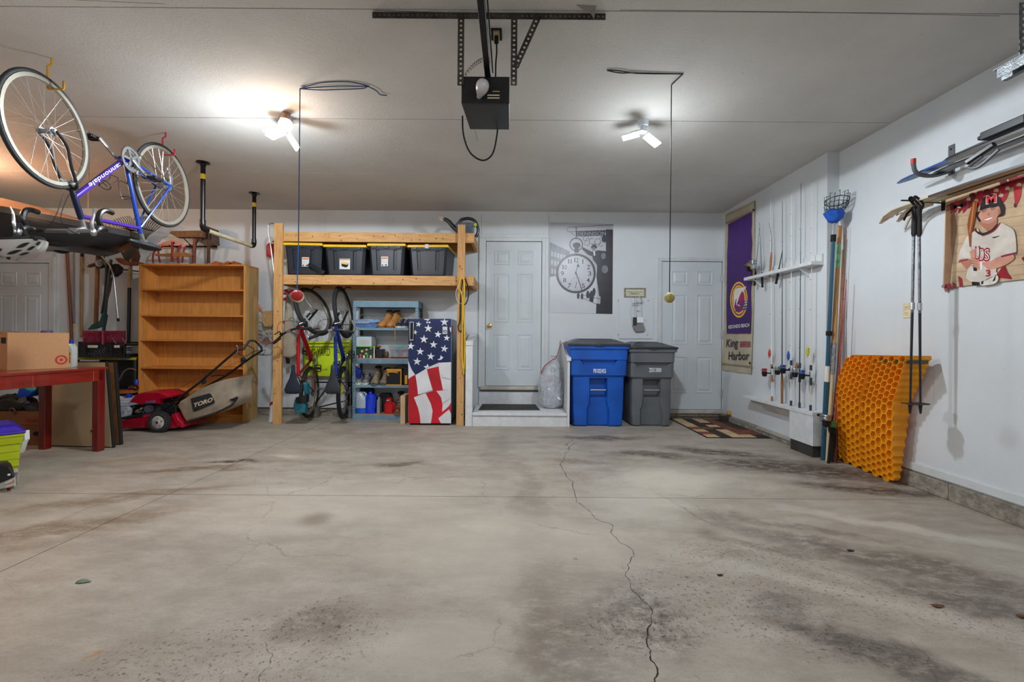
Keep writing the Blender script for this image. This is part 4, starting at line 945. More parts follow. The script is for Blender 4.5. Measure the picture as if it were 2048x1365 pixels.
# ---------------------------------------------------------------- ski poles on a bracket
hk = thing('wall_hook', 'thin black hook bracket carrying the ski poles and lower skis', 'hook', (XR, 3.18, 2.06))
h0 = onX(1889, 407, XR); hy = h0.y; hz = h0.z
B().box(XR - .006, XR, hy - .02, hy + .02, hz - .05, hz + .03).build('hook_plate', mdark, hk, bevel=.002)
B().tube([V(XR, hy, hz), V(2.76, hy - .02, hz + .012), V(2.72, hy - .02, hz + .012)], .0055).build('hook_arm', mdark, hk)
mgrip = M('black pole grip', '#1a1b1f', .45); mshaft = M('dark pole shaft', '#2f3338', .3, .6, var=.15); mlabel = M('pole markings', '#c9ced2', .4)
for i, (px, pb_, ) in enumerate(((1829, 1820), (1838, 1841))):
    X = 2.845 + .02 * i; Y = 3.165 - .018 * i
    t = thing('ski_pole', ['ski pole with black strap hanging to the left over the honeycomb sheet', 'ski pole hanging to the right over the honeycomb sheet edge'][i], 'ski pole', (X, Y, .58), 'pair of hanging ski poles')
    a = W(px, 410, Y); c = W(pb_, 828, Y); a.x, c.x = a.x, c.x
    d = (c - a).normalized()
    B().tube([a, a + d * .03, a + d * .06, a + d * .20, a + d * .22], .017, 10, rs=[.010, .019, .015, .016, .010]).build('grip', mgrip, t)
    B().tube([a + d * .2, a + d * .75], .0085).build('upper_shaft', M('pale printed shaft', '#63676d', .35, .5, var=.6, scale=70, stretch=(1, 1, .6)), t)
    B().tube([a + d * .68, a + d * .70, a + d * .73], .013).build('lock_clamp', msil, t)
    B().tube([a + d * .73, c], .0075, rs=[.0085, .006]).build('lower_shaft', mshaft, t)
    k = c - d * .075
    B().lathe([(.008, 0), (.05, .003), (.052, .008), (.012, .014)], k, align(d).to_3x3(), n=18).build('basket', mgrip, t)
    B().tube([k, c], .01, rs=[.013, .006]).build('tip', mgrip, t)
    st_ = smoothpts([a + V(0, 0, .0), V(a.x - .035, a.y, hz + .02), V(a.x - .02, a.y, hz + .03), V(a.x + .02, a.y - .01, hz - .02), V(a.x + .01, a.y, a.z - .04)])
    B().ribbon(st_, .018, (0, 1, .3)).build('strap', mgrip, t, smooth=0)
    B().ribbon([V(a.x - .01, a.y, a.z - .02), V(a.x - .05, a.y, a.z - .02 - .04 * (1 - i)), V(a.x - .075 + .05 * i, a.y, a.z - .11)], .018, (0, 1, .3)).build('strap', mgrip, t, smooth=0)
# ---------------------------------------------------------------- skis
def ski(label, X, ytip, ytail, z, mt, mb, mtip, w=.07, tiprise=-.06, zs=0, Yside=1):
    t = thing('ski', label, 'ski', (X, (ytip + ytail) / 2, z))
    L = []
    for i in range(25):
        f_ = i / 24; y = ytip + (ytail - ytip) * f_
        ww = w * (.25 + .75 * min(1, f_ / .05)) * (1 + .10 * math.cos(f_ * 6.28)); e = max(0, 1 - f_ / .10); dz = tiprise * e ** 1.7 + .012 * math.sin(f_ * PI)
        th = .007 + .007 * math.sin(f_ * PI)
        L.append([V(X - ww / 2, y, z + dz), V(X + ww / 2, y, z + dz), V(X + ww / 2, y, z + dz + th), V(X - ww / 2, y, z + dz + th)])
    k = 6
    B().loft(L[:k + 1]).build('ski_tip', mtip, t, smooth=40); B().loft(L[k:]).build('ski_body', mb, t, smooth=40)
    B().loft([[l[0] + V(.004, 0, -.0012), l[1] + V(-.004, 0, -.0012), l[1] + V(-.004, 0, .001), l[0] + V(.004, 0, .001)] for l in L[k:]]).build('ski_base', mt, t, smooth=40)
    return t
br = thing('ski_bracket', 'grey tube ski bracket with red tip on the upper right wall', 'bracket', (XR, 3.13, 2.2))
pt = onX(1904, 290, XR)
by = pt.y
B().box(XR - .006, XR, by - .022, by + .022, 2.24, pt.z).build('bracket_plate', M('grey enamel', '#63666b', .4, .3), br, bevel=.002)
for zz in (pt.z - .03, pt.z - .11): B().cyl((XR - .009, by, zz), (XR - .005, by, zz), .006).build('screw', mdark, br)
tipz = W(1828, 318, by).z
B().tube(smoothpts([V(XR, by, 2.27), V(2.93, by, 2.235), V(2.84, by, 2.235), V(2.79, by, 2.26), V(2.775, by, 2.31), V(2.775, by, tipz - .03)]), .0135, 10).build('bracket_arm', M('grey enamel'), br)
B().cyl((2.775, by, tipz - .035), (2.775, by, tipz), .0148).build('end_cap', M('red rubber cap', '#b8302c', .5), br)
msb = M('black ski side', '#2a2b2f', .35, var=.3, scale=8); mwb = M('pale ski base', '#b7b3a6', .4, var=.2, scale=10, stretch=(8, 1, 8)); mbt = M('blue ski tip', '#1f4f9c', .3, var=.3, scale=12)
ski('dark ski with bright blue tip resting on the grey bracket', 2.86, 3.36, 1.75, 2.252, mwb, msb, mbt, .068, -.0)
ski('black and silver ski beside the blue tipped ski against the wall', 2.955, 3.20, 1.75, 2.252, M('grey ski base', '#8c8a88', .4, var=.2), M('silver ski top', '#8d8f92', .3, .3, var=.4, scale=9), M('silver ski top'), .068, 0.)
ski('slim dark ski lying on top of the blue tipped ski', 2.90, 3.05, 1.75, 2.29, msb, M('charcoal ski top', '#3b3d42', .35, var=.3), msb, .068, 0)
bd = B(); bd.bc((2.85, 2.62, 2.325), (.06, .24, .05)); bd.bc((2.86, 2.42, 2.34), (.07, .12, .08)); bd.bar((2.83, 2.66, 2.25), (2.80, 2.80, 2.19), .03, .03); bd.bar((2.87, 2.78, 2.33), (2.87, 2.66, 2.345), .05, .025)
bd.single('ski_binding', M('black binding plastic', '#1a1b1e', .35, var=.3), 'black ski binding with brake arm under the upper skis', 'binding', bevel=.006)
B().tube(smoothpts([V(2.82, 2.72, 2.20), V(2.80, 2.78, 2.16), V(2.80, 2.72, 2.14), V(2.81, 2.62, 2.20)]), .009).single('ski_brake', M('grey enamel'), 'grey brake arm dangling below the black binding', 'brake')
mwt = M('cream ski tip', '#c9bd98', .45, var=.1); 
for i, (X, lab) in enumerate(((2.86, 'old cream tipped ski with red mark on the outer side of lower hook'), (2.945, 'old cream tipped ski with red mark against the wall on lower hook'))):
    t = ski(lab, X, 3.52 - .06 * i, 1.75, 2.055, M('wooden ski base', '#a38d70', .45, var=.3, scale=6, stretch=(10, 1, 10)), M('dark ski top', '#3a322f', .35, var=.5, scale=7), mwt, .075, -.06)
    b = B()
    for s in (-1, 1):
        b.bar((X - .022, 3.48 - .06 * i, 2.005), (X + s * .012, 3.41 - .06 * i, 2.022), .006, .003); b.bar((X + .022, 3.40 - .06 * i, 2.026), (X + s * .012, 3.34 - .06 * i, 2.036), .006, .003)
    b.build('red_mark', M('red ski print', '#9c3b34', .5), t, smooth=0)
# curved bows that stick out behind the ski poles
B().tube(smoothpts([V(2.93, 3.16, 2.04), V(2.93, 3.24, 2.035), V(2.93, 3.33, 2.0), V(2.93, 3.38, 1.92)]), .008).single('curved_rod', M('beige bent tube', '#b9ad97', .4), 'beige bent tube curving down behind the ski pole grips', 'tube')

# ================================================================ top right: hanging track
mgalv = M('galvanised steel', '#8c9094', .38, .75, var=.45, scale=18, bump=.2); mstrap = M('dark perforated steel', '#4b4641', .5, .6, var=.5, scale=14, bump=.2)
def strap(name, par, p, q, w=.032, th=.003, nrm=(0, -1, 0), step=.025, mat=None, hole=None, flange=None):
    "perforated angle iron with real round holes: plates between holes are built as ring segments"
    p, q, nrm = Vector(p), Vector(q), Vector(nrm).normalized(); d = (q - p); Ln = d.length; d.normalize(); x = d.cross(nrm).normalized()
    n = max(1, int(Ln / step)); st = Ln / n; b = B(); r = w * .20
    for i in range(n):
        c = p + d * st * (i + .5)
        sq = []; ho = []
        for k in range(8):
            a = PI / 8 + k * PI / 4; m_ = max(abs(math.cos(a)), abs(math.sin(a)))
            sq.append(c + x * (w / 2 * math.cos(a) / m_) + d * (st / 2 * math.sin(a) / m_)); ho.append(c + x * (r * math.cos(a)) + d * (r * math.sin(a)))
        # corner fill points
        b.loft([[s_ + nrm * th for s_ in sq], [h_ + nrm * th for h_ in ho], ho, sq], cap=False)
        for k in range(4):
            a = PI / 4 + k * PI / 2; cn = c + x * (w / 2 * (1 if math.cos(a) > 0 else -1)) + d * (st / 2 * (1 if math.sin(a) > 0 else -1))
            s0 = sq[(2 * k) % 8]; s1 = sq[(2 * k + 1) % 8]; b.prism([s0, cn, s1], nrm * th)
    if flange:
        f_ = Vector(flange); b.loft([[p - x * w / 2, p - x * w / 2 + f_, p - x * (w / 2 - .003) + f_, p - x * (w / 2 - .003)], [q - x * w / 2, q - x * w / 2 + f_, q - x * (w / 2 - .003) + f_, q - x * (w / 2 - .003)]])
    return b.build(name, mat or mstrap, par, smooth=0)
tk = thing('door_track', 'galvanised garage door track and perforated hanger in the top right corner', 'track', (2.65, 2.3, 2.45))
a = W(2043, 2, 2.33); c = W(2043, 122, 2.33)
strap('perforated_hanger', tk, V(a.x + .01, 2.33, CH), V(c.x + .01, 2.33, c.z), .045, .003, (0, -1, 0), .03, mgalv)
e = W(2022, 128, 2.36)
B().bar((e.x, 2.42, e.z), (e.x, .3, e.z), .06, .006).bar((e.x - .028, 2.40, e.z - .03), (e.x - .028, .3, e.z - .03), .004, .05).bar((e.x + .03, 2.42, e.z - .04), (e.x + .03, .3, e.z - .04), .03, .03).build('track_channel', mgalv, tk, smooth=0)
B().bc((e.x + .05, 2.32, e.z - .035), (.04, .06, .03)).build('track_bolt', mdark, tk, bevel=.004)

# ================================================================ garage door opener
op = thing('door_opener', 'black garage door opener with bulb hanging from the ceiling', 'garage door opener', (-.13, 2.58, 2.83))
mop = M('speckled black enamel', '#141315', .35, var=.5, scale=90); mopb = M('grey black sheet steel', '#333436', .4, .3, var=.15, scale=3)
xa_, xb2 = W(923, 160, 2.43).x, W(1019, 160, 2.43).x
zt_, zb_ = W(970, 153, 2.43).z, W(970, 208, 2.43).z
B().box(xa_, xb2, 2.43, 2.44, zb_, zt_).build('front_plate', mop, op, smooth=0, bevel=.003)
B().prism([V(xa_, 2.44, zb_ + .001), V(xb2, 2.44, zb_ + .001), V(xb2, 2.735, zb_ + .001), V(xa_ + .02, 2.735, zb_ + .001)], (0, 0, zt_ - zb_ - .004)).build('housing', mopb, op, smooth=0, bevel=.004)
rl0 = W(976, 150, 2.44); b = B().bar((rl0.x, 2.43, zt_ + .015), (rl0.x - .02, -.6, zt_ + .015), .032, .045); b.build('rail', M('black rail steel', '#1c1a1a', .4, .5), op, smooth=0, bevel=.003)
B().bar((rl0.x + .026, 2.43, zt_ + .028), (rl0.x + .006, -.6, zt_ + .028), .006, .02).build('rail_edge', M('black rail steel'), op, smooth=0)
bb = W(965, 172, 2.37); q = V(bb.x - .02, 2.43, bb.z - .022)
dd = (bb - q).normalized()
B().lathe([(.014, -.03), (.014, .0), (.018, .012), (.026, .030), (.032, .048), (.034, .064), (.0325, .078), (.027, .090), (.017, .098), (.006, .1015), (.001, .102)], q, align(dd).to_3x3(), n=28).build('bulb', M('frosted bulb', '#b9b5b8', .3), op, label='unlit frosted bulb')
B().cyl(q - dd * .045, q - dd * .02, .016).build('bulb_socket', M('white plastic'), op)
for y_, w_ in ((190.5, 1), (196, 1), (183, .5)):
    a_ = W(975 if w_ == 1 else 985, y_, 2.429); c_ = W(999, y_, 2.429); B().box(a_.x, c_.x, 2.4285, 2.431, a_.z - .003 * w_, a_.z + .003 * w_).build('label_stripe', M('cream label', '#cfc3a4', .5), op, smooth=0)
Za = CH - .02
p0, p1 = W(745, 25, 2.43), W(1211, 32, 2.43)
B().box(p0.x, p1.x, 2.43, 2.462, CH - .003, CH).build('ceiling_flange', mstrap, op, smooth=0)
strap('ceiling_strap', op, V(p0.x, 2.43, CH - .018), V(p1.x, 2.43, CH - .018))
for px in (922, 1028): x = W(px, 100, 2.43).x; strap('hanger_strap', op, V(x, 2.426, CH - .01), V(x, 2.426, W(px, 172, 2.43).z), .034)
a, c = W(1078, 30, 2.42), W(1031, 135, 2.42); strap('brace_strap', op, a, c, .034)
ot = onZ(993, 68, CH)
bo = thing('ceiling_outlet', 'grimy ceiling outlet with the black opener cord plugged in', 'outlet', (ot.x, ot.y, CH))
B().bc((ot.x, ot.y, CH - .003), (.062, .10, .006)).build('box_rim', mdark, bo, smooth=0)
B().bc((ot.x, ot.y - .002, CH - .01), (.034, .075, .012)).build('receptacle', M('yellowed outlet', '#b99d78', .5, var=.3, scale=40), bo, smooth=0, bevel=.003)
B().cyl((ot.x, ot.y + .0, CH - .016), (ot.x, ot.y - .01, CH - .055), .013).build('plug', mdark, bo)
B().tube(smoothpts([V(ot.x, ot.y - .01, CH - .05), V(ot.x + .003, ot.y - .03, CH - .12), V(ot.x - .0, 2.52, CH - .22), V(ot.x - .0, 2.50, zt_)]), .0045).build('power_cord', mdark, bo)
b = B(); y = 2.75
b.tube(smoothpts([W(925, 232, y), W(927, 270, y), W(940, 305, y), W(965, 321, y), W(985, 308, y), W(994, 270, y), W(996, 238, y)]), .0052)
b.build('looped_cable', mdark, op)
b = B(); P = []
for i in range(70):
    t_ = i / 69; k = W(966 - 36 * t_, 118 + 30 * t_ ** 1.5, 2.42); P.append(k + V(.009 * math.cos(i * .75), .009, .012 * math.sin(i * .75)) * (1 - t_ * .3))
b.tube(P, .0013, 5); b.tube([W(930, 148, 2.42), W(932, 155, 2.43)], .0013, 5); b.build('coiled_wire', mdark, op)
B().tube([W(955, 232, 2.6), W(950, 258, 2.72), W(955, 281, 2.74), W(957, 282, 2.74)], .0012, 5).build('loose_wire', M('thin brown wire', '#4a3a30', .6), op)
B().tube([V(ot.x - .03, ot.y, CH - .004), V(ot.x - .035, 2.5, CH - .01), W(975, 115, 2.46)], .002, 5).build('bell_wire', M('white coated wire'), op)
fl_ = [onZ(x, y, CH - .002) for x, y in ((1152, 10), (1192, 12), (1188, 20))]
fp_ = B().poly([fl_[0], fl_[1], fl_[2] + V(0, .0, -.05), W(1182, 28, 2.40)]); fp_.add([v + V(0, 0, .002) for v in fp_.v], [(0, 1, 2, 3)])
fp_.single('peeling_tape', M('peeling paper tape', '#8b8680', .8), 'flap of paper tape peeling off the ceiling near the steel strap', 'tape', smooth=0)

# ================================================================ lamps
mled = M('lit led panel', '#ffffff', .4, emit=9.0, var=0); mlh = M('white lamp housing', '#d0d6dc', .35)
def led(label, x, y, az, tilts):
    t = thing('ceiling_lamp', label, 'lamp', (x, y, CH))
    B().cyl((x, y, CH), (x, y, CH - .045), .045, .04, 20).build('lamp_base', mlh, t); B().cyl((x, y, CH - .045), (x, y, CH - .10), .02, .026, 16).build('lamp_neck', mlh, t)
    for a_, ti, ln in zip(az, tilts, (.135, .135, .135)):
        R = Matrix.Rotation(a_, 3, 'Z') @ Matrix.Rotation(ti, 3, 'Y')
        c_ = V(x, y, CH - .095) + R @ V(.03 + ln / 2, 0, 0)
        p_ = B().bc(c_, (ln, .095, .012), None); 
        b_ = B(); b_.add([c_ + R @ (v - c_) for v in p_.v], p_.f); b_.build('lamp_leaf', mlh, t, smooth=0, bevel=.004)
        o_ = R @ V(0, 0, -.0075); p_ = B().bc(c_ + o_, (ln * .93, .085, .003)); b_ = B(); b_.add([c_ + o_ + R @ (v - c_ - o_) for v in p_.v], p_.f); b_.build('led_panel', mled, t, smooth=0)
    return t
led('three leaf led ceiling lamp on the left beside the warm bulb', -1.79, 3.62, (PI * .93, PI * 1.17, PI * .22), (.28, .22, .95))
led('three leaf led ceiling lamp on the right between opener and tennis ball', 1.05, 3.62, (PI * .88, PI * 1.30, PI * .08), (.12, .30, .55))
wl = thing('flood_bulb', 'glowing warm flood bulb in a bare ceiling socket by the left lamp', 'lamp', (-1.81, 3.60, CH))
s0 = W(568, 240, 3.52); s1 = W(574, 262, 3.40); dd = (s1 - s0).normalized()
B().cyl((s0.x, 3.55, CH), s0, .032, .03).build('lamp_socket', M('old brass socket', '#9b7a64', .5, .3, var=.3), wl)
B().lathe([(.022, 0), (.024, .03), (.045, .075), (.052, .095)], s0, align(dd).to_3x3()).build('bulb_body', M('orange glass reflector', '#e8a98a', .3, emit=1.2, var=0), wl)
B().lathe([(.052, .095), (.05, .106), (.03, .116), (.002, .12)], s0, align(dd).to_3x3()).build('bulb_face', M('lit bulb face', '#fff2e2', .3, emit=9, var=0), wl)
B().tube(smoothpts([V(s0.x, 3.55, CH - .01), V(s0.x - .05, 3.56, CH - .02), V(s0.x - .07, 3.6, CH - .005)]), .002, 5).build('stray_wire', M('thin brown wire'), wl)
q0, q1 = onZ(392, 235, CH - .004), onZ(455, 278, CH - .004); B().ribbon([q0, q1], .006).single('ceiling_wire', mlh, 'thin white bell wire running along the ceiling left of lamp', 'wire', smooth=0)

# ================================================================ hanging balls
mcb = M('blue black cord', '#1c3a66', .7); mck = M('black cord', '#1b1a1c', .7)
def ballstring(label, px, py, Y, cordm, drops, ballm, r, extra, name='hanging_ball'):
    t = thing(name, label, 'ball', W(px, py, Y))
    c = W(px, py, Y)
    B().sph(c, r, 20).build('ball', ballm, t)
    for dr, m in drops: B().tube(dr, .0034, 6).build("cord", m, t)
    for e_ in extra: B().tube(e_, .0034, 6).build('cord_loop', cordm, t)
    return t, c
Y = 3.17; tp = W(600, 176, Y); tp.z = CH - .012; c = W(594, 592, Y)
mball = M('red play ball', '#a51c1e', .6, var=.15)
md = W(597, 485, Y)
le = [smoothpts([tp, onZ(640, 166, CH - .006), onZ(700, 164, CH - .006), onZ(738, 173, CH - .01)]), smoothpts([tp, onZ(640, 174, CH - .01), onZ(690, 172, CH - .01), onZ(735, 173, CH - .012)]), smoothpts([tp, onZ(640, 180, CH - .01), onZ(680, 179, CH - .01), onZ(725, 177, CH - .012), onZ(736, 172, CH - .01)]), smoothpts([onZ(734, 172, CH - .01), onZ(752, 181, CH - .01), onZ(760, 189, CH - .01), onZ(774, 191, CH - .01)])]
t, c = ballstring('red and cream ball hanging on blue cord by the left wooden post', 594, 592, Y, mcb, [([tp, md], mcb), ([md, W(594, 580, Y)], M('bright blue cord', '#1868c0', .6))], mball, .041, le)
B().lathe([(.0405, -.006), (.0425, 0), (.0405, .006)], c, align((.3, -.9, .25)).to_3x3(), n=28).build('ball_seam', M('cream ball panel', '#d8c9a0', .7), t)
B().sph(c + V(.002, .012, -.008), .038, 18).build('ball_back', M('cream ball panel'), t)
Y = 3.11; tp = onZ(1343, 170, CH - .004); h2 = onZ(1366, 148, CH - .005)
ex2 = [[tp, h2], smoothpts([h2, onZ(1275, 146, CH - .006), onZ(1240, 146, CH - .006), onZ(1214, 141, CH - .006)]), smoothpts([h2, onZ(1275, 147, CH - .01), onZ(1235, 141, CH - .008), onZ(1214, 141, CH - .006)])]
c = W(1339, 596, tp.y)
t2, c = ballstring('old tennis ball hanging on thin cord before the right hand door', 1339, 596, tp.y, mck, [([tp, c + V(0, 0, .03)], mck)], M('faded tennis ball', '#a89a5e', .95, var=.3, scale=30, bump=.15, bscale=300), .035, ex2)
B().sph(c + V(.0, -.001, .003), .034, 18, sc=(.9, .9, 1)).build('ball_bare_patch', M('bare pale patch', '#c9c3ae', .8), t2)

# ================================================================ pipe rack from the ceiling
pr = thing('pipe_rack', 'black pipe trapeze rack with yellow bands hanging from the ceiling', 'rack', (-3.1, 5.05, CH))
mpipe = M('black iron pipe', '#1d1c1d', .3, .5); myel = M('yellow tape', '#d9b81e', .5); mcp = M('cream sleeve pipe', '#c0b292', .5, var=.2, scale=8)
pa = (-3.09, 4.57); pb2 = (-3.125, 5.55); z1_ = 2.17; z2_ = 2.185
for (x, y), zz, tag_ in ((pa, z1_, 0), (pb2, z2_, 1)):
    B().lathe([(.06, 0), (.062, -.01), (.03, -.016), (.028, -.035)], (x, y, CH), n=24).build('ceiling_flange', mpipe, pr)
    B().cyl((x, y, CH - .02), (x, y, zz + .04), .0225).build('upright_pipe', mpipe, pr)
    B().cyl((x, y, CH - .17), (x, y, CH - .12), .0235).build('tape_band', myel, pr)
    s = 1 if tag_ == 0 else -1
    B().tube(smoothpts([V(x, y, zz + .08), V(x, y, zz + .03), V(x, y + s * .02, zz), V(x, y + s * .07, zz - .01)]), .028, 12).build('elbow', mpipe, pr)
B().cyl((pa[0], pa[1] + .06, z1_ - .01), (pb2[0], pb2[1] - .06, z2_ - .01), .022).build('cross_pipe', mcp, pr)
# ================================================================ timber storage frame
def woodm(name, c1, c2, st, sc=5, rough=.6): return M(name, c1, rough, var=.2, scale=sc, stretch=st, col2=c2, bump=.05)
mpx = woodm('pine grain along x', '#d3a56c', '#bd8a4f', (1, 9, 9)); mpz = woodm('pine grain along z', '#cfa26a', '#b98850', (9, 9, 1)); mpy = woodm('pine grain along y', '#c4935a', '#ab7b43', (9, 1, 9))
mkn = M('pine knot', '#5a3720', .7)
fr = thing('storage_rack', 'pine timber storage frame carrying four black totes on the back wall', 'shelf', (-1.73, 5.95, 0))
def knots(b_face, par, n, x0, x1, z0, z1, y, seed):
    random.seed(seed)
    for _ in range(n):
        k = V(random.uniform(x0, x1), y - .0006, random.uniform(z0, z1)); r = random.uniform(.004, .010)
        B().poly([k + V(r * math.cos(a * PI / 4) * .8, 0, r * math.sin(a * PI / 4)) for a in range(8)]).build('knot', mkn, par, smooth=0)
YF = 5.64
PL0, PL1 = W(550, 600, YF).x, W(567, 600, YF).x; PR0, PR1 = W(915, 600, YF).x, W(930, 600, YF).x
zt = W(558, 448, YF).z
for (a, c) in ((PL0, PL1), (PR0, PR1)):
    p = B().box(a, c, YF - .04, YF, 0, zt).build('post', mpz, fr, smooth=0, bevel=.004); knots(None, p, 12, a + .02, c - .02, .1, zt - .1, YF - .04, int(abs(a) * 100))
b1t, b1b = W(700, 467, YF).z, W(700, 484, YF).z; b2t, b2b = W(700, 553, YF).z, W(700, 570, YF).z
XR_ = W(948, 500, YF).x
for zt_b, zb_b, sd in ((b1t, b1b, 3), (b2t, b2b, 4)):
    p = B().box(PL0, XR_, YF, YF + .038, zb_b, zt_b).build('beam', mpx, fr, smooth=0, bevel=.003); knots(None, p, 26, PL1, XR_, zb_b + .015, zt_b - .015, YF, sd)
    B().box(PL0, XR_, D - .04, D - .002, zb_b, zt_b).build('beam', mpx, fr, smooth=0, bevel=.003)
    for x in (PL0 + .03, (PL0 + XR_) / 2, XR_ - .04): B().box(x, x + .038, YF + .038, D - .04, zb_b, zt_b).build('joist', mpy, fr, smooth=0, bevel=.003)
    if sd == 4:
        pass
    n = 6; yy = YF + .0
    for i in range(n):
        y0 = YF + .002 + i * (D - YF) / n; B().box(PL1 + .01 if False else PL0 + .0, XR_ - .0, y0 + .002, y0 + (D - YF) / n - .006, zt_b, zt_b + .014).build('plank', mpx, fr, smooth=0)
# totes
mto = M('black tote plastic', '#191f28', .42, var=.12, scale=3, bump=.04, bscale=100); mly = M('yellow tote lid', '#e2b713', .4, var=.08)
def tote(label, px0, px1, top, sticker, yaw=0., yf=YF - .02):
    zb = b2t + .016; zl = W(700, top, yf).z
    a = W(px0, 520, yf).x; c = W(px1, 520, yf).x; xc = (a + c) / 2; w = c - a; dep = .56
    t = thing('storage_tote', label, 'storage box', (xc, yf + dep / 2, zb), rot=(0, 0, yaw)); h = zl - zb - .035
    def loop(z, ww, dd, rib):
        P = [(-ww / 2, dd / 2), (-ww / 2, -dd / 2 + .03), (-ww / 2 + .03, -dd / 2)]
        for s, f_ in ((-.30, .055), (.20, .055)):
            x0 = ww * s; P += [(x0, -dd / 2), (x0 + .006, -dd / 2 + rib), (x0 + ww * .10 - .006, -dd / 2 + rib), (x0 + ww * .10, -dd / 2)]
        P += [(ww / 2 - .03, -dd / 2), (ww / 2, -dd / 2 + .03), (ww / 2, dd / 2)]
        return [V(x, y, z) for x, y in P]
    W1 = w - .03; W0 = w * .84
    L = [loop(0, W0 * .97, dep * .86, 0), loop(.012, W0, dep * .88, 0), loop(h * .18, W0 + (W1 - W0) * .18, dep * .89, 0), loop(h * .19, W0 + (W1 - W0) * .19, dep * .89, .014), loop(h * .86, W0 + (W1 - W0) * .86, dep * .94, .014), loop(h * .87, W0 + (W1 - W0) * .87, dep * .94, 0), loop(h * .9, W1, dep * .95, 0), loop(h, W1 + .005, dep * .96, 0)]
    bd = B().loft(L).build('body', mto, t, smooth=20)
    for x in (-.16, 0, .16): B().box(x * w / .5 - .028, x * w / .5 + .028, -dep * .48 - .012, -dep * .45, h - .025, h).build('latch_tab', mto, t, smooth=0, bevel=.003)
    def ll(z, i): return [V(-w / 2 + i, -dep / 2 + i, z), V(w / 2 - i, -dep / 2 + i, z), V(w / 2 - i, dep / 2 - i, z), V(-w / 2 + i, dep / 2 - i, z)]
    B().loft([ll(h, 0), ll(h + .026, .0), ll(h + .035, .012)]).build('lid', mly, t, smooth=0, bevel=.005)
    yq = -dep * .463
    if sticker:
        sx, sz, sw, sh, kind_ = sticker
        x0 = sx - sw / 2; y0 = yq - .009
        s_ = B().box(x0, x0 + sw, y0, y0 + .004, sz, sz + sh).build('sticker', M('white sticker', '#cfd2d6', .4), t, smooth=0)
        if kind_ == 'orange':
            B().box(x0 + .006, x0 + sw - .006, y0 - .0008, y0, sz + sh * .74, sz + sh * .92).build('sticker_band', M('orange print', '#c8793a', .5), s_, smooth=0)
            for k in range(4): B().box(x0 + .008, x0 + sw - .008, y0 - .0007, y0, sz + sh * (.34 + k * .09), sz + sh * (.36 + k * .09)).build('print_line', M('grey print', '#8a8d90', .5), s_, smooth=0)
            for k in (0, 1): B().box(x0 + .008 + k * sw * .45, x0 + .008 + sw * (.2 + k * .55), y0 - .0007, y0, sz + .006, sz + sh * .2).build('print_block', M('dark print', '#3a3b3e', .5), s_, smooth=0)
        else:
            B().box(x0 + .004, x0 + sw - .004, y0 - .0008, y0, sz + sh * .86, sz + sh * .98).build('sticker_band', M('dark gold print', '#b79b38', .5), s_, smooth=0)
            B().prism([V(x0 + sw * .12, y0 - .001, sz + sh * .55), V(x0 + sw * .32, y0 - .001, sz + sh * .68), V(x0 + sw * .9, y0 - .001, sz + sh * .60), V(x0 + sw * .72, y0 - .001, sz + sh * .44)], (0, -.0005, 0)).build('printed_lid', mly, s_, smooth=0)
            B().prism([V(x0 + sw * .17, y0 - .001, sz + sh * .52), V(x0 + sw * .72, y0 - .001, sz + sh * .42), V(x0 + sw * .86, y0 - .001, sz + sh * .55), V(x0 + sw * .8, y0 - .001, sz + sh * .28), V(x0 + sw * .62, y0 - .001, sz + sh * .16), V(x0 + sw * .22, y0 - .001, sz + sh * .28)], (0, -.0006, 0)).build('printed_box', mdark, s_, smooth=0)
    return t, w, h, dep
tote('black tote with yellow lid farthest left, behind the blue cord', 564, 641, 486, (.03, .10, .085, .115, 'orange'), .06)
tote('black tote with square picture sticker, second from the left post', 645, 731, 489, (-.0, .07, .13, .13, 'pic'), .02)
tote('black tote with crooked white sticker, third from the left post', 734, 811, 486, (-.02, .11, .085, .12, 'orange'), -.01)
t4, w4, h4, d4 = tote('black tote with taped lid and no sticker, nearest the right post', 816, 899, 488, None, -.05)
B().box(-.035, .01, -d4 / 2 - .003, -d4 / 2 + .02, h4 - .012, h4 + .037).build('tape_piece', M('clear white tape', '#c4c6cc', .4), t4, smooth=0)
# phone holder arm clipped in front of tote 1
b = B().bar(W(617, 528, YF - .04), W(648, 546, YF - .04), .05, .014, (0, -1, .4))
bt = b.single('cane', M('black lacquer', '#15161a', .25), 'slanted black wedge shaped handle between the first two totes', 'handle', bevel=.004)
# garden sprayer on top
sp = thing('handheld_steamer', 'cordless sprayer with black loop handle and beige nozzle on top of the frame', 'sprayer', (-.62, 5.9, b1t + .014))
Ys = 5.80
B().tube(smoothpts([W(916, 462, Ys), W(905, 452, Ys), W(897, 443, Ys), W(888, 438, Ys)]), .02, 10, rs=[.034 - .012 * i / 18 for i in range(19)]).build('hose_neck', M('black moulded plastic', '#1d1f20', .4), sp)
B().loft([[W(890, 434, Ys), W(886, 444, Ys), W(886, 444, Ys + .04), W(890, 434, Ys + .04)], [W(881, 431, Ys - .01), W(880, 441, Ys - .01), W(880, 441, Ys + .05), W(881, 431, Ys + .05)], [W(873, 428, Ys + .01), W(876, 440, Ys + .01), W(876, 440, Ys + .03), W(873, 428, Ys + .03)]]).build('nozzle', M('beige nozzle', '#a8a08d', .5), sp, bevel=.003)
B().tube(smoothpts([W(917, 450, Ys), W(923, 440, Ys), W(938, 437.5, Ys), W(950, 443, Ys), W(956, 457, Ys), W(955, 468, Ys), W(951, 474, Ys)]), .02, 10).build('loop_handle', M('black moulded plastic'), sp)
zc = b1t + .015
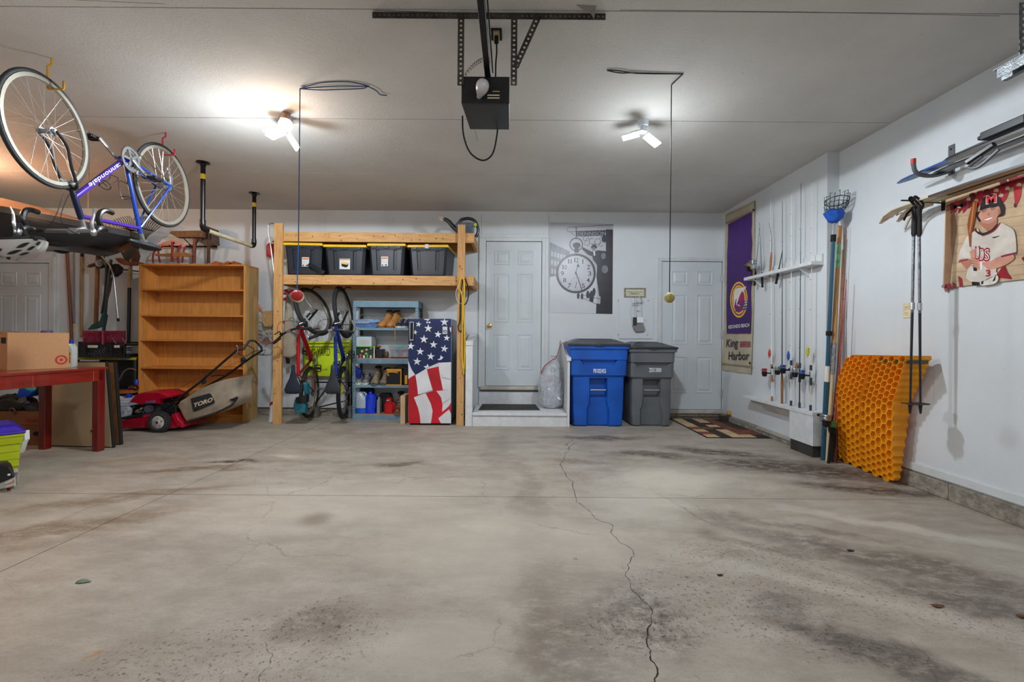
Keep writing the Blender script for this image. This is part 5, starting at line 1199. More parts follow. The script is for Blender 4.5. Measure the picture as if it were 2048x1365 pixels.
B().box(W(916, 0, Ys).x, W(951, 0, Ys).x, Ys - .08, Ys + .1, zc, W(930, 448, Ys).z).build('clear_tank', M('smoky clear tank', '#56606e', .15, var=.3, scale=9, alpha=.75), sp, bevel=.012)
B().sph(W(950, 450, Ys - .05), .028, 12).build('green_cap', M('lime cap', '#9fb12a', .4), sp)
# cords on the right post
ct = thing('cord_bundle', 'bundle of yellow cord, black strap and white wire hung on the right post', 'cord', (PR1, YF - .06, 1.0))
Yc_ = YF - .055
B().tube(smoothpts([W(917, 580, Yc_), W(920, 562, Yc_), W(926, 557, Yc_), W(929, 575, Yc_), W(927, 620, Yc_), W(930, 690, Yc_), W(928, 735, Yc_), W(927, 750, Yc_)]), .009, 8).build('yellow_cord', M('yellow cord', '#e0b414', .5), ct)
B().tube(smoothpts([W(917, 578, Yc_ - .01), W(924, 590, Yc_ - .01), W(925, 630, Yc_ - .01), W(924, 700, Yc_ - .01), W(926, 738, Yc_ - .01)]), .008, 8).build('yellow_cord', M('yellow cord'), ct)
B().tube(smoothpts([W(925, 560, Yc_ + .01), W(921, 600, Yc_), W(920, 640, Yc_), W(916, 655, Yc_), W(921, 664, Yc_), W(927, 650, Yc_), W(925, 630, Yc_)]), .006, 8).build('black_strap', mdark, ct)
B().tube(smoothpts([W(930, 557, Yc_ + .02), W(936, 575, Yc_ + .02), W(937, 590, Yc_ + .02), W(933, 606, Yc_ + .02), W(926, 612, Yc_ + .02)]), .007, 8).build('black_strap', mdark, ct)
B().tube(smoothpts([W(917, 570, Yc_), W(912, 585, Yc_), W(914, 600, Yc_), W(922, 608, Yc_), W(928, 600, Yc_)]), .004, 6).build('white_wire', mw, ct)
B().tube(smoothpts([W(927, 737, Yc_), W(930, 742, Yc_), W(925, 747, Yc_), W(929, 752, Yc_)]), .004, 6).build('metal_hook', mdark, ct)

# ================================================================ steel shelf unit
mst = M('grey blue shelf steel', '#6f8fa0', .45, .2, var=.14, scale=6); mstd = M('dark steel back posts', '#22262a', .5, .3); mch = M('shelf chipboard', '#b3784a', .8, var=.2, scale=30)
YS = 5.97; sx0, sx1 = W(706, 700, YS).x, W(836, 700, YS).x
def sz(py): return W(760, py, YS).z
su = thing('steel_shelf', 'blue grey slotted steel shelf of boots and jugs beside the flag fridge', 'shelf', ((sx0 + sx1) / 2, 6.1, 0))
for x, m in ((sx0, mst), (sx1 - .035, mst)):
    strap('corner_post', su, V(x + .018, YS, 0), V(x + .018, YS, sz(603)), .036, .003, (0, -1, 0), .035, m, flange=(0, .03, 0))
    strap('corner_post', su, V(x + .018, 6.25, 0), V(x + .018, 6.25, sz(603)), .036, .003, (0, -1, 0), .035, mstd)
LV = []
for t0_, t1_, thick in ((602, 615, 1), (656, 661, 0), (717, 728, 1), (770.5, 776, 0), (829, 841, 1)):
    z0_, z1_ = sz(t1_), sz(t0_); LV.append(z1_)
    b = B().box(sx0 + .003, sx1 - .003, YS - .004, YS + .012, z0_, z1_ - .004).box(sx0 + .003, sx1 - .003, 6.235, 6.25, z0_, z1_ - .004).box(sx0 + .003, sx0 + .012, YS, 6.25, z0_, z1_ - .004).box(sx1 - .012, sx1 - .003, YS, 6.25, z0_, z1_ - .004)
    b.build('shelf_beam', mst, su, smooth=0, bevel=.002)
    B().box(sx0 + .004, sx1 - .004, YS + .0, 6.25, z1_ - .012, z1_).build('shelf_board', mch if thick else mst, su, smooth=0)
def shoe(nm, label, cat, x, y, z, s, up, sole, face=0, tall=0., grp=None, yaw=0, lace=None, toe=None, Lg=.27):
    "shoe with its toe towards local -y (the room)"
    t = thing(nm, label, cat, (x, y, z), grp, rot=(0, 0, yaw)); k = s
    def sec(yy, hw, h, zz=.0): return [V(hw * math.cos(a) * (1 if math.sin(a) > 0 else 1), yy, zz + max(0, math.sin(a)) * h if math.sin(a) > 0 else zz) for a in [PI * i / 10 for i in range(11)]]
    Lk = Lg * k
    prof_ = [(-.5, .01, .015), (-.48, .032, .03), (-.42, .045, .048), (-.30, .05, .062), (-.15, .047, .085), (0, .042, .105 + tall * .35), (.12, .040, .115 + tall * .8), (.3, .040, .12 + tall), (.42, .036, .12 + tall), (.49, .024, .11 + tall), (.5, .012, .08)]
    B().loft([sec(a * Lk, b_ * k, c_ * k, .022 * k) for a, b_, c_ in prof_]).build('upper', up, t, smooth=50)
    def so(zz, g): return [V(x_ * k * g, y_ * Lk, zz) for x_, y_ in [(-.02, -.5), (.02, -.5), (.042, -.44), (.052, -.3), (.046, -.05), (.042, .3), (.038, .45), (.02, .51), (-.02, .51), (-.038, .45), (-.042, .3), (-.046, -.05), (-.052, -.3), (-.042, -.44)]]
    B().loft([so(0, .96), so(.006, 1.02), so(.026 * k, 1.04), so(.03 * k, .98)]).build('sole', sole, t, smooth=40)
    b = B()
    for i in range(4): yy = (-.28 + i * .1) * Lk; zz = (.088 + .02 * i + max(0, i - 1.5) * tall * .2) * k; b.tube([V(-.022 * k, yy, zz - .004), V(0, yy + .005, zz + .006), V(.022 * k, yy, zz - .004)], .003 * k, 6)
    b.build('laces', lace or M('pale laces', '#b9b0a0', .8), t)
    B().torus((0, .22 * Lk, (.13 + tall) * k), (0, -.25, 1), .034 * k, .008 * k, n=18, m=6).build('collar', toe or mdark, t)
    return t
mtanl = M('tan boot leather', '#b47b3e', .6, var=.2, scale=14); mbs = M('gum sole', '#7d4f2c', .7); mnav = M('navy suede', '#1e2440', .8); mgsh = M('grey shoe mesh', '#6d7178', .8, var=.25, scale=30); mws = M('white sole', '#c8bfb0', .6); mhk = M('taupe hiking suede', '#7a6a55', .8, var=.3, scale=20); mgs = M('grey sole', '#4b4d50', .7); mbrl = M('brown boot leather', '#6e3c22', .4, var=.2)
Z1, Z2, Z3, Z4 = LV[1], LV[2], LV[3], LV[4]
shoe('work_boot', 'tan leather work boot on the left of its pair on the shelf', 'boot', W(770, 650, 6.05).x, 6.10, Z1, 1.05, mtanl, mbs, tall=.09, toe=mnav, yaw=-.45)
shoe('work_boot', 'tan leather work boot with yellow lace hanging over the edge', 'boot', W(786, 650, 6.05).x, 6.10, Z1, 1.05, mtanl, mbs, tall=.09, toe=mnav, yaw=-.35)
B().tube(smoothpts([W(789, 648, 5.95), W(791, 656, 5.955), W(790, 665, 5.96), W(790, 681, 5.96)]), .003, 6).single('loose_lace', M('yellow cord'), 'yellow lace hanging below the tan boots', 'lace')
for i in (0, 1): shoe('low_shoe', ['navy low shoe with white sole, left of its pair by the tan boots', 'navy low shoe with white sole nearest the fridge'][i], 'shoe', W(801 + i * 11, 650, 6.05).x, 6.10, Z1, .88, mnav, mws, yaw=-.2)
for i in (0, 1): shoe('running_shoe', ['grey running shoe with pale sole, left one on the third shelf', 'grey running shoe with pale sole, right one beside hiking boots'][i], 'shoe', W(718.5 + i * 13.5, 765, 6.05).x, 6.09, Z3, .92, mgsh, mws, yaw=0, Lg=.25)
shoe('hiking_boot', 'taupe hiking boot standing beside the grey running shoes', 'boot', W(752, 765, 6.05).x, 6.09, Z3, 1.1, mhk, mgs, tall=.075)
shoe('hiking_boot', 'taupe hiking boot half hidden by the black and yellow bag', 'boot', W(769, 765, 6.05).x, 6.10, Z3, 1.05, mhk, mgs, tall=.06)
shoe('leather_boot', 'brown leather boot with dark cuff on the bottom shelf', 'boot', W(797, 820, 6.02).x, 6.08, Z4, 1.1, mbrl, M('brown sole', '#8a5a3e', .6), tall=.11, toe=mdark)
# folded jeans
def folded(label, cat, px0, px1, y, z, h, mat, seed, name='folded_clothes', dep=.22):
    random.seed(seed); a, c = W(px0, 600, y).x, W(px1, 600, y).x; b = B(); L = []
    for j in range(9):
        t_ = j / 8; row = []
        for k in range(20):
            an = 2 * PI * k / 20; cx_, cz_ = math.cos(an), math.sin(an)
            sx = (abs(cx_) ** .5) * (1 if cx_ > 0 else -1); sz_ = (abs(cz_) ** .6) * (1 if cz_ > 0 else -1)
            row.append(V((a + c) / 2 + sx * (c - a) / 2 * (1 - .05 * random.random()), y + dep * t_, z + h / 2 + sz_ * h / 2 * (1 - .12 * random.random() * (cz_ > 0))))
        L.append(row)
    b.loft(L); return b.single(name, mat, label, cat, smooth=50)
mdn = M('mid denim', '#4c6f9c', .9, var=.3, scale=22, bump=.5); mdl = M('light denim', '#7f93b4', .9, var=.3, scale=22, bump=.5); mdd = M('dark denim', '#2d4468', .9, var=.3, scale=22, bump=.5)
folded('folded pair of mid blue jeans under the lighter ones', 'jeans', 711, 757, 5.99, Z1, .07, mdn, 1); folded('crumpled light blue jeans on top of the darker pair', 'jeans', 712, 762, 6.0, Z1 + .07, .045, mdl, 2); folded('rolled grey jeans leg between the folded jeans', 'jeans', 711, 741, 5.975, Z1 + .055, .028, M('grey denim', '#8e97a6', .9, bump=.5), 3)
B().tube(smoothpts([W(720, 633, 6.02), W(726, 629, 6.02), W(732, 632, 6.02), W(728, 634, 6.02), W(736, 628, 6.02), W(744, 633, 6.02), W(750, 634, 6.02)]), .005, 6).single('green_cord', M('green cord', '#3c6b4a', .6), 'loop of green cord lying on the light blue jeans', 'cord')
# second level
def boxt(nm, label, cat, px0, px1, py0, py1, Y0, Y1, mat, bev=.003):
    a, c = W(px0, py1, Y0), W(px1, py0, Y0); b = B().box(a.x, c.x, Y0, Y1, a.z, c.z); return b.single(nm, mat, label, cat, bevel=bev)
a, c = W(711, 716, 6.0), W(751, 694, 6.0)
hb = thing('ball_crate', 'green carton of assorted bright cans on the second shelf', 'box', ((a.x + c.x) / 2, 6.08, Z2))
zA = W(730, 693, 6.0).z
B().box(a.x, c.x, 6.02, 6.2, Z2, zA).build('carton', M('dark green carton', '#1f3a22', .6), hb, smooth=0)
B().box(a.x, c.x, 5.995, 6.02, zA - .012, zA).build('carton_band', M('bright green band', '#58a332', .5), hb, smooth=0); B().box(c.x - .022, c.x - .008, 5.993, 6.0, Z2, zA).build('white_strip', mws, hb, smooth=0)
random.seed(8)
for i, cc in enumerate(('#8f8f98', '#c94a63', '#d8d8d8', '#5f8f4a', '#c9cfc2', '#9c5a4a')):
    x = a.x + .02 + i * (c.x - a.x - .04) / 5; B().cyl((x, 6.008, Z2), (x, 6.008, Z2 + .035 + .018 * (i % 2)), .014).build('can', M('can ' + cc, cc, .35), hb)
for i, (x, z, cc) in enumerate(((733, 700, '#c0a090'), (724, 703, '#c8c060'), (732, 708, '#8aa070'), (742, 697, '#5a9a50'))):
    k = W(x, z, 6.0); B().cyl(k, k + V(0, .02, 0), .016).build('printed_circle', M('label ' + cc, cc, .5), hb)
cb2 = thing('white_carton', 'pale carton with small printed panel on the green carton', 'box', (W(731, 690, 6.0).x, 6.08, zA))
a, c = W(711, 692, 6.0), W(743, 674, 6.0); a.z = zA
B().box(a.x, c.x, 6.0, 6.2, a.z, c.z).build('carton', M('pale carton', '#bfc4c6', .6, var=.06), cb2, smooth=0, bevel=.002); B().box(a.x, c.x, 5.998, 6.2, c.z, c.z + .008).build('carton_lid', M('teal edge', '#4a8ba8', .5), cb2, smooth=0)
for i in range(6): B().box(a.x + .05, c.x - .03, 5.9985, 6.0, a.z + .02 + i * .012, a.z + .022 + i * .012).build('print_line', M('grey print'), cb2, smooth=0)
boxt('camera_box', 'black speaker shaped gadget in the middle of the second shelf', 'gadget', 748, 766, 699, 716.5, 6.02, 6.15, M('black gadget', '#191b1e', .35, var=.4, scale=30), .008)
B().sph((W(755, 695, 6.05).x, 6.09, W(755, 694, 6.05).z - .0), .03, 16, sc=(1.25, 1, .62)).single('brown_lump', M('brown leather ball', '#8d5a33', .5), 'small brown oval object on top of the black gadget', 'ball')
B().sph((W(772, 705, 6.05).x, 6.10, Z2 + .045), .045, 16, sc=(.5, .9, 1.0)).single('suede_slipper', M('olive suede', '#7c6744', .85), 'olive suede slipper standing beside the clear tub', 'slipper')
a, c = W(777, 716, 5.99), W(822, 692, 5.99)
ctb = thing('clear_tub', 'clear plastic tub with aqua latch holding round tins', 'storage box', ((a.x + c.x) / 2, 6.08, Z2))
def rl(z, g, gy): return [V((a.x + c.x) / 2 + x * (c.x - a.x) / 2 * g, 6.09 + y * .10 * gy, z) for x, y in ((-1, -1), (1, -1), (1, 1), (-1, 1))]
B().loft([rl(Z2 + .014, .84, .9), rl(c.z - .015, .97, 1)]).build('tub_body', M('clear tub plastic', '#aeb4bd', .15, alpha=.45), ctb, smooth=0)
B().loft([rl(c.z - .015, 1.03, 1.04), rl(c.z, 1.03, 1.04)]).build('tub_lid', M('clear lid plastic', '#b0b5ba', .2, alpha=.7), ctb, smooth=0, bevel=.003)
B().box((a.x + c.x) / 2 - .05, (a.x + c.x) / 2 + .05, 5.98, 6.0, c.z - .022, c.z - .002).build('latch', M('aqua latch', '#3fb3b5', .4), ctb, smooth=0, bevel=.003)
B().loft([rl(Z2, .8, .86), rl(Z2 + .014, .85, .92)]).build('dark_tray', M('dark red tray', '#4a2020', .5), ctb, smooth=0)
for x, y, r, h, cc in ((-.07, 6.07, .04, .05, '#b8bcc0'), (.06, 6.06, .038, .06, '#c4c4c2'), (-.09, 6.08, .03, .10, '#a9b3bb'), (.0, 6.10, .03, .085, '#b23b4a'), (.09, 6.1, .035, .1, '#4f7a58')):
    B().cyl(((a.x + c.x) / 2 + x, y, Z2 + .016), ((a.x + c.x) / 2 + x, y, Z2 + .016 + h), r).build('tin', M('tin ' + cc, cc, .35, .4), ctb)
# third level bag
a, c = W(773, 773, 5.98), W(803, 739, 5.98); mbk = M('black nylon', '#15171b', .8, bump=.3); myb = M('amber nylon', '#d3922a', .7)
gb = thing('tool_bag', 'black and amber lunch bag hanging over the third shelf edge', 'bag', ((a.x + c.x) / 2 + .05, 6.08, Z3))
B().box(a.x, c.x, 5.975, 6.14, Z3, c.z).build('bag_body', mbk, gb, bevel=.018)
B().box(c.x + .01, c.x + .10, 5.99, 6.14, Z3, c.z - .01).build('bag_side', mbk, gb, bevel=.02)
for y, x0, x1_, z0_, z1_, in ((5.966, a.x - .005, c.x + .005, Z3 - .012, Z3 + .008), (5.966, a.x, c.x, c.z - .03, c.z + .003), (5.966, c.x - .012, c.x + .005, Z3, c.z)): B().box(x0, x1_, y, y + .03, z0_, z1_).build('amber_trim', myb, gb, bevel=.004)
B().tube(smoothpts([V(a.x + .03, 5.97, Z3 + .12), V(a.x + .02, 5.965, Z3 + .165), V(a.x + .10, 5.965, Z3 + .17), V(a.x + .15, 5.965, Z3 + .16)]), .009).build('amber_piping', myb, gb)
B().box(c.x + .045, c.x + .08, 5.97, 6.0, Z3 + .01, Z3 + .13).build('amber_strip', myb, gb, bevel=.004)
B().tube(smoothpts([V(a.x + .04, 5.99, c.z - .02), V(a.x + .10, 6.0, c.z + .015), V(c.x + .0, 6.0, c.z + .05), V(c.x + .08, 6.02, c.z + .02), V(c.x + .12, 6.02, c.z - .06)]), .010).build('carry_strap', mbk, gb)
text('equipment', V(a.x + .035, 5.9725, Z3 + .125), V(a.x + .125, 5.9725, Z3 + .125), .010, M('grey print'), gb) if False else None
B().prism([W(709, 732, 6.0), W(722, 742, 6.0), W(719, 758, 6.0), W(709, 753, 6.0)], (0, .05, 0)).single('blue_fabric_pouch', M('royal blue fabric', '#152a8c', .7), 'royal blue cloth corner above the grey running shoes', 'cloth')
# bottom jugs
def jug(nm, label, px0, px1, ptop, Y, body, parts, dy=.10):
    a, c = W(px0, 828, Y), W(px1, 828, Y); xc = (a.x + c.x) / 2; w = (c.x - a.x); zt_ = W(px0, ptop, Y).z; t = thing(nm, label, 'bottle', (xc, Y + dy / 2, Z4)); return t, xc, w, zt_
t, xc, w, z1_ = jug('antifreeze_jug', 'white translucent jug with blue liquid in its bottom', 708, 732, 784, 6.0, None, None)
def jl(z, g, xo=0): return [V(xc + xo + w / 2 * g * sg(math.cos(k * PI / 8)), 6.07 + .065 * sg(math.sin(k * PI / 8)) * min(1, g + .1), z) for k in range(16)]
def sg(x): return (abs(x) ** .55) * (1 if x > 0 else -1)
h = z1_ - Z4
B().loft([jl(Z4, .93), jl(Z4 + .01, 1.0), jl(Z4 + h * .25, 1.0)]).build('blue_liquid', M('blue fluid', '#1559b8', .25), t)
B().loft([jl(Z4 + h * .25, 1.0), jl(Z4 + h * .62, 1.0), jl(Z4 + h * .66, .96), jl(Z4 + h * .85, .62, -.02), jl(Z4 + h * .95, .4, -.02), jl(Z4 + h, .22, -.02)]).build('jug_body', M('milky plastic', '#a7b4c0', .3), t)
B().tube(smoothpts([V(xc + .01, 6.06, Z4 + h * .95), V(xc + .05, 6.06, Z4 + h * .92), V(xc + .066, 6.06, Z4 + h * .75), V(xc + .062, 6.06, Z4 + h * .62)]), .014).build('jug_handle', M('milky plastic'), t)
t, xc, w, z1_ = jug('blue_fluid_jug', 'bright blue plastic jug with measuring lines', 730, 752, 784, 6.04, None, None); h = z1_ - Z4; mbj = M('bright blue jug', '#0b36d0', .3)
B().loft([jl(Z4, .9), jl(Z4 + .01, 1.), jl(Z4 + h * .70, 1.0), jl(Z4 + h * .74, .9), jl(Z4 + h * .86, .8), jl(Z4 + h * .90, .35, -.01), jl(Z4 + h, .25, -.01)]).build('jug_body', mbj, t)
for i in range(7): B().box(xc - .03, xc + .012, 6.003, 6.008, Z4 + h * (.2 + i * .07), Z4 + h * (.2 + i * .07) + .003).build('measuring_line', M('paler blue ridge', '#4f77e8', .3), t, smooth=0)
B().tube(smoothpts([V(xc + .045, 6.01, Z4 + h * .8), V(xc + .066, 6.0, Z4 + h * .75), V(xc + .066, 6.0, Z4 + h * .3), V(xc + .05, 6.01, Z4 + h * .2)]), .012).build('jug_handle', mbj, t)
t, xc, w, z1_ = jug('oil_bottle', 'grey motor oil bottle between the blue and red jugs', 753, 761, 795, 6.03, None, None); h = z1_ - Z4
B().loft([jl(Z4, .95), jl(Z4 + h * .78, 1.), jl(Z4 + h * .9, .5), jl(Z4 + h, .4)]).build('bottle_body', M('grey bottle', '#83888c', .35), t)
t, xc, w, z1_ = jug('red_fuel_jug', 'small red fuel jug with side handle on the bottom shelf', 768, 789, 797, 6.02, None, None); h = z1_ - Z4; mrj = M('red jug', '#c3121f', .3)
B().loft([jl(Z4, .88, -.006), jl(Z4 + .01, .95, -.006), jl(Z4 + h * .62, .95, -.006), jl(Z4 + h * .68, .62, -.012), jl(Z4 + h * .95, .55, -.012), jl(Z4 + h, .4, -.012)]).build('jug_body', mrj, t)
B().tube(smoothpts([V(xc + .03, 6.05, Z4 + h * .68), V(xc + .065, 6.03, Z4 + h * .60), V(xc + .066, 6.03, Z4 + h * .4), V(xc + .045, 6.04, Z4 + h * .2)]), .013).build('jug_handle', mrj, t)
B().box(xc - .03, xc - .0, 6.0, 6.012, Z4 + h * .84, Z4 + h * .9).build('jug_label', mws, t, smooth=0)
folded('dark rubber boots and cloth heaped behind the red fuel jug', 'boots', 757, 785, 6.14, Z4, .26, M('black rubber boots', '#1c1b1d', .5, bump=.4), 6, 'dark_boots', .09)
folded('dark blue garment stuffed behind the blue jug', 'clothes', 722, 748, 6.16, Z4 + .22, .10, M('dark blue garment', '#1c2a4f', .8, bump=.4), 7, 'garment', .07)

# ================================================================ fridge with flag print
YG = 5.61
def W2(x, y, Y): return W(680 + x * .20513, 580 + y * .20513, Y)
fa, fc = W(816, 848, YG), W(902, 638, YG)
fg = thing('mini_fridge', 'small fridge wrapped in a waving stars and stripes flag', 'fridge', ((fa.x + fc.x) / 2, 5.9, 0))
B().box(fa.x + .004, fc.x + .004, YG + .055, 6.2, .03, fc.z).build('body', M('grey fridge side', '#83888c', .45, .1), fg, bevel=.008)
B().box(fa.x + .02, fc.x - .01, YG + .03, 6.15, 0, .04).build('plinth', mdark, fg, smooth=0)
dr = B().box(fa.x, fc.x, YG, YG + .05, .045, fc.z - .002).build('door', M('flag white print', '#c9c9ce', .4, var=.08, scale=5), fg, bevel=.006)
YQ = [YG - .001]
def ff(pts, name, mat):
    YQ[0] -= .0002; return B().poly([W2(min(1083, max(666, x)), min(1303, max(283, y)), YQ[0]) for x, y in pts]).build(name, mat, dr, smooth=0)
mred = M('flag red print', '#b80f22', .4, var=.30, scale=2.2); mnv = M('flag blue print', '#0b1f4d', .4, var=.35, scale=2.6); mfw = M('flag white cloth', '#d2d0d3', .4, var=.10, scale=4)
ff([(666, 830), (735, 800), (1083, 720), (1083, 1303), (666, 1303)], 'red_field', mred)
ff([(666, 283), (1083, 283), (1083, 706), (960, 712), (900, 738), (850, 760), (790, 800), (735, 832), (705, 790), (680, 740), (666, 690)], 'blue_canton', mnv)
ff([(666, 690), (682, 742), (706, 790), (733, 828), (690, 852), (666, 872)], 'white_stripe', mfw)
ff([(735, 832), (790, 800), (845, 768), (860, 830), (880, 900), (905, 985), (860, 1000), (810, 1012), (760, 1022), (755, 960), (745, 890)], 'white_stripe', mfw)
ff([(960, 712), (1083, 706), (1083, 970), (1003, 978), (990, 910), (975, 840), (965, 780)], 'white_stripe', mfw)
ff([(720, 1050), (780, 1026), (835, 1010), (860, 1060), (885, 1110), (903, 1180), (895, 1250), (885, 1303), (785, 1303), (778, 1230), (760, 1150), (740, 1100)], 'white_stripe', mfw)
ff([(940, 988), (1000, 982), (1083, 968), (1083, 1100), (1062, 1135), (1030, 1165), (995, 1190), (1000, 1120), (985, 1050)], 'white_stripe', mfw)
ff([(958, 1255), (1010, 1210), (1062, 1168), (1083, 1210), (1083, 1303), (985, 1303)], 'white_stripe', mfw)
ff([(1062, 1135), (1083, 1140), (1083, 1210), (1064, 1170)], 'red_stripe', mred)
mfold = M('flag fold grey', '#b2b2b8', .4)
for a_ in ([(975, 800), (1000, 850), (1083, 870), (1083, 880), (1000, 865)], [(790, 1012), (850, 990), (900, 975), (905, 985), (860, 1000), (800, 1016)], [(1000, 1100), (1083, 1050), (1083, 1060), (1003, 1115)]): ff(a_, 'fold_line', mfold)
YQ[0] -= .0004
def star(x, y, r, rot=0):
    P = []
    for i in range(10):
        a = -PI / 2 + rot + i * PI / 5; rr = r if i % 2 == 0 else r * .38; P.append((x + rr * math.cos(a), y + rr * math.sin(a)))
    ff(P, 'star', M('flag star white', '#d8d8de', .4)); YQ[0] += .00015
for x, y, r, ro in ((765, 337, 30, .2), (860, 377, 42, .05), (1018, 315, 44, 0), (732, 415, 26, .1), (955, 435, 38, .1), (1040, 470, 34, .1), (818, 483, 44, .05), (912, 535, 40, .05), (690, 550, 40, .1), (1018, 575, 40, .15), (782, 603, 40, .05), (885, 650, 40, .1), (752, 700, 42, .1)): star(x, y, r, ro)
ff([(815, 285), (880, 285), (862, 295), (862, 306), (845, 296), (825, 292)], 'star', M('flag star white')); ff([(950, 678), (975, 672), (983, 635), (992, 655), (1008, 652), (998, 672), (985, 682), (965, 686)], 'star', M('flag star white')); ff([(815, 748), (845, 742), (853, 722), (862, 742), (870, 744), (850, 758), (835, 764)], 'star', M('flag star white')); ff([(1068, 370), (1083, 365), (1083, 412), (1075, 408)], 'star', M('flag star white'))
ff(circ(850, 318, 9, 12), 'magnet', M('white sticker')); ff(circ(873, 318, 9, 12), 'magnet', M('white sticker'))
q0, q1 = W2(678, 498, YG - .012), W2(722, 312, YG - .012)
B().box(q0.x, q1.x, YG - .03, YG, q0.z, q1.z).build('door_handle', M('brushed handle', '#a7abad', .35, .8), fg, bevel=.004)
B().box(q0.x + .012, q1.x - .008, YG - .032, YG - .02, q0.z + .02, q1.z - .01).build('handle_recess', mdark, fg, smooth=0)
q0, q1 = W2(1000, 430, YQ[0] - .002), W2(1046, 360, YQ[0] - .002)
s_ = B().box(q0.x, q1.x, YQ[0] - .003, YQ[0], q0.z, q1.z).build('sticker', M('white sticker'), dr, smooth=0)
text('IO', (q0.x + .008, YQ[0] - .0036, q0.z + .015), (q1.x - .006, YQ[0] - .0036, q0.z + .015), .035, mdark, dr, bold=.03)
B().box(fc.x + .004, fc.x + .012, YG + .06, YG + .16, W2(1100, 445, YG).z, W2(1100, 350, YG).z).build('red_magnet', M('red magnet', '#a5131d', .4), fg, bevel=.003)
B().box(W(809, 0, 5.75).x, W(818, 0, 5.75).x, 5.7, 5.95, 0, W(812, 790, 5.8).z).single('board_strip', M('pale wood strip', '#c9ab86', .6), 'pale wooden board standing between steel shelf and flag fridge', 'board', smooth=0)
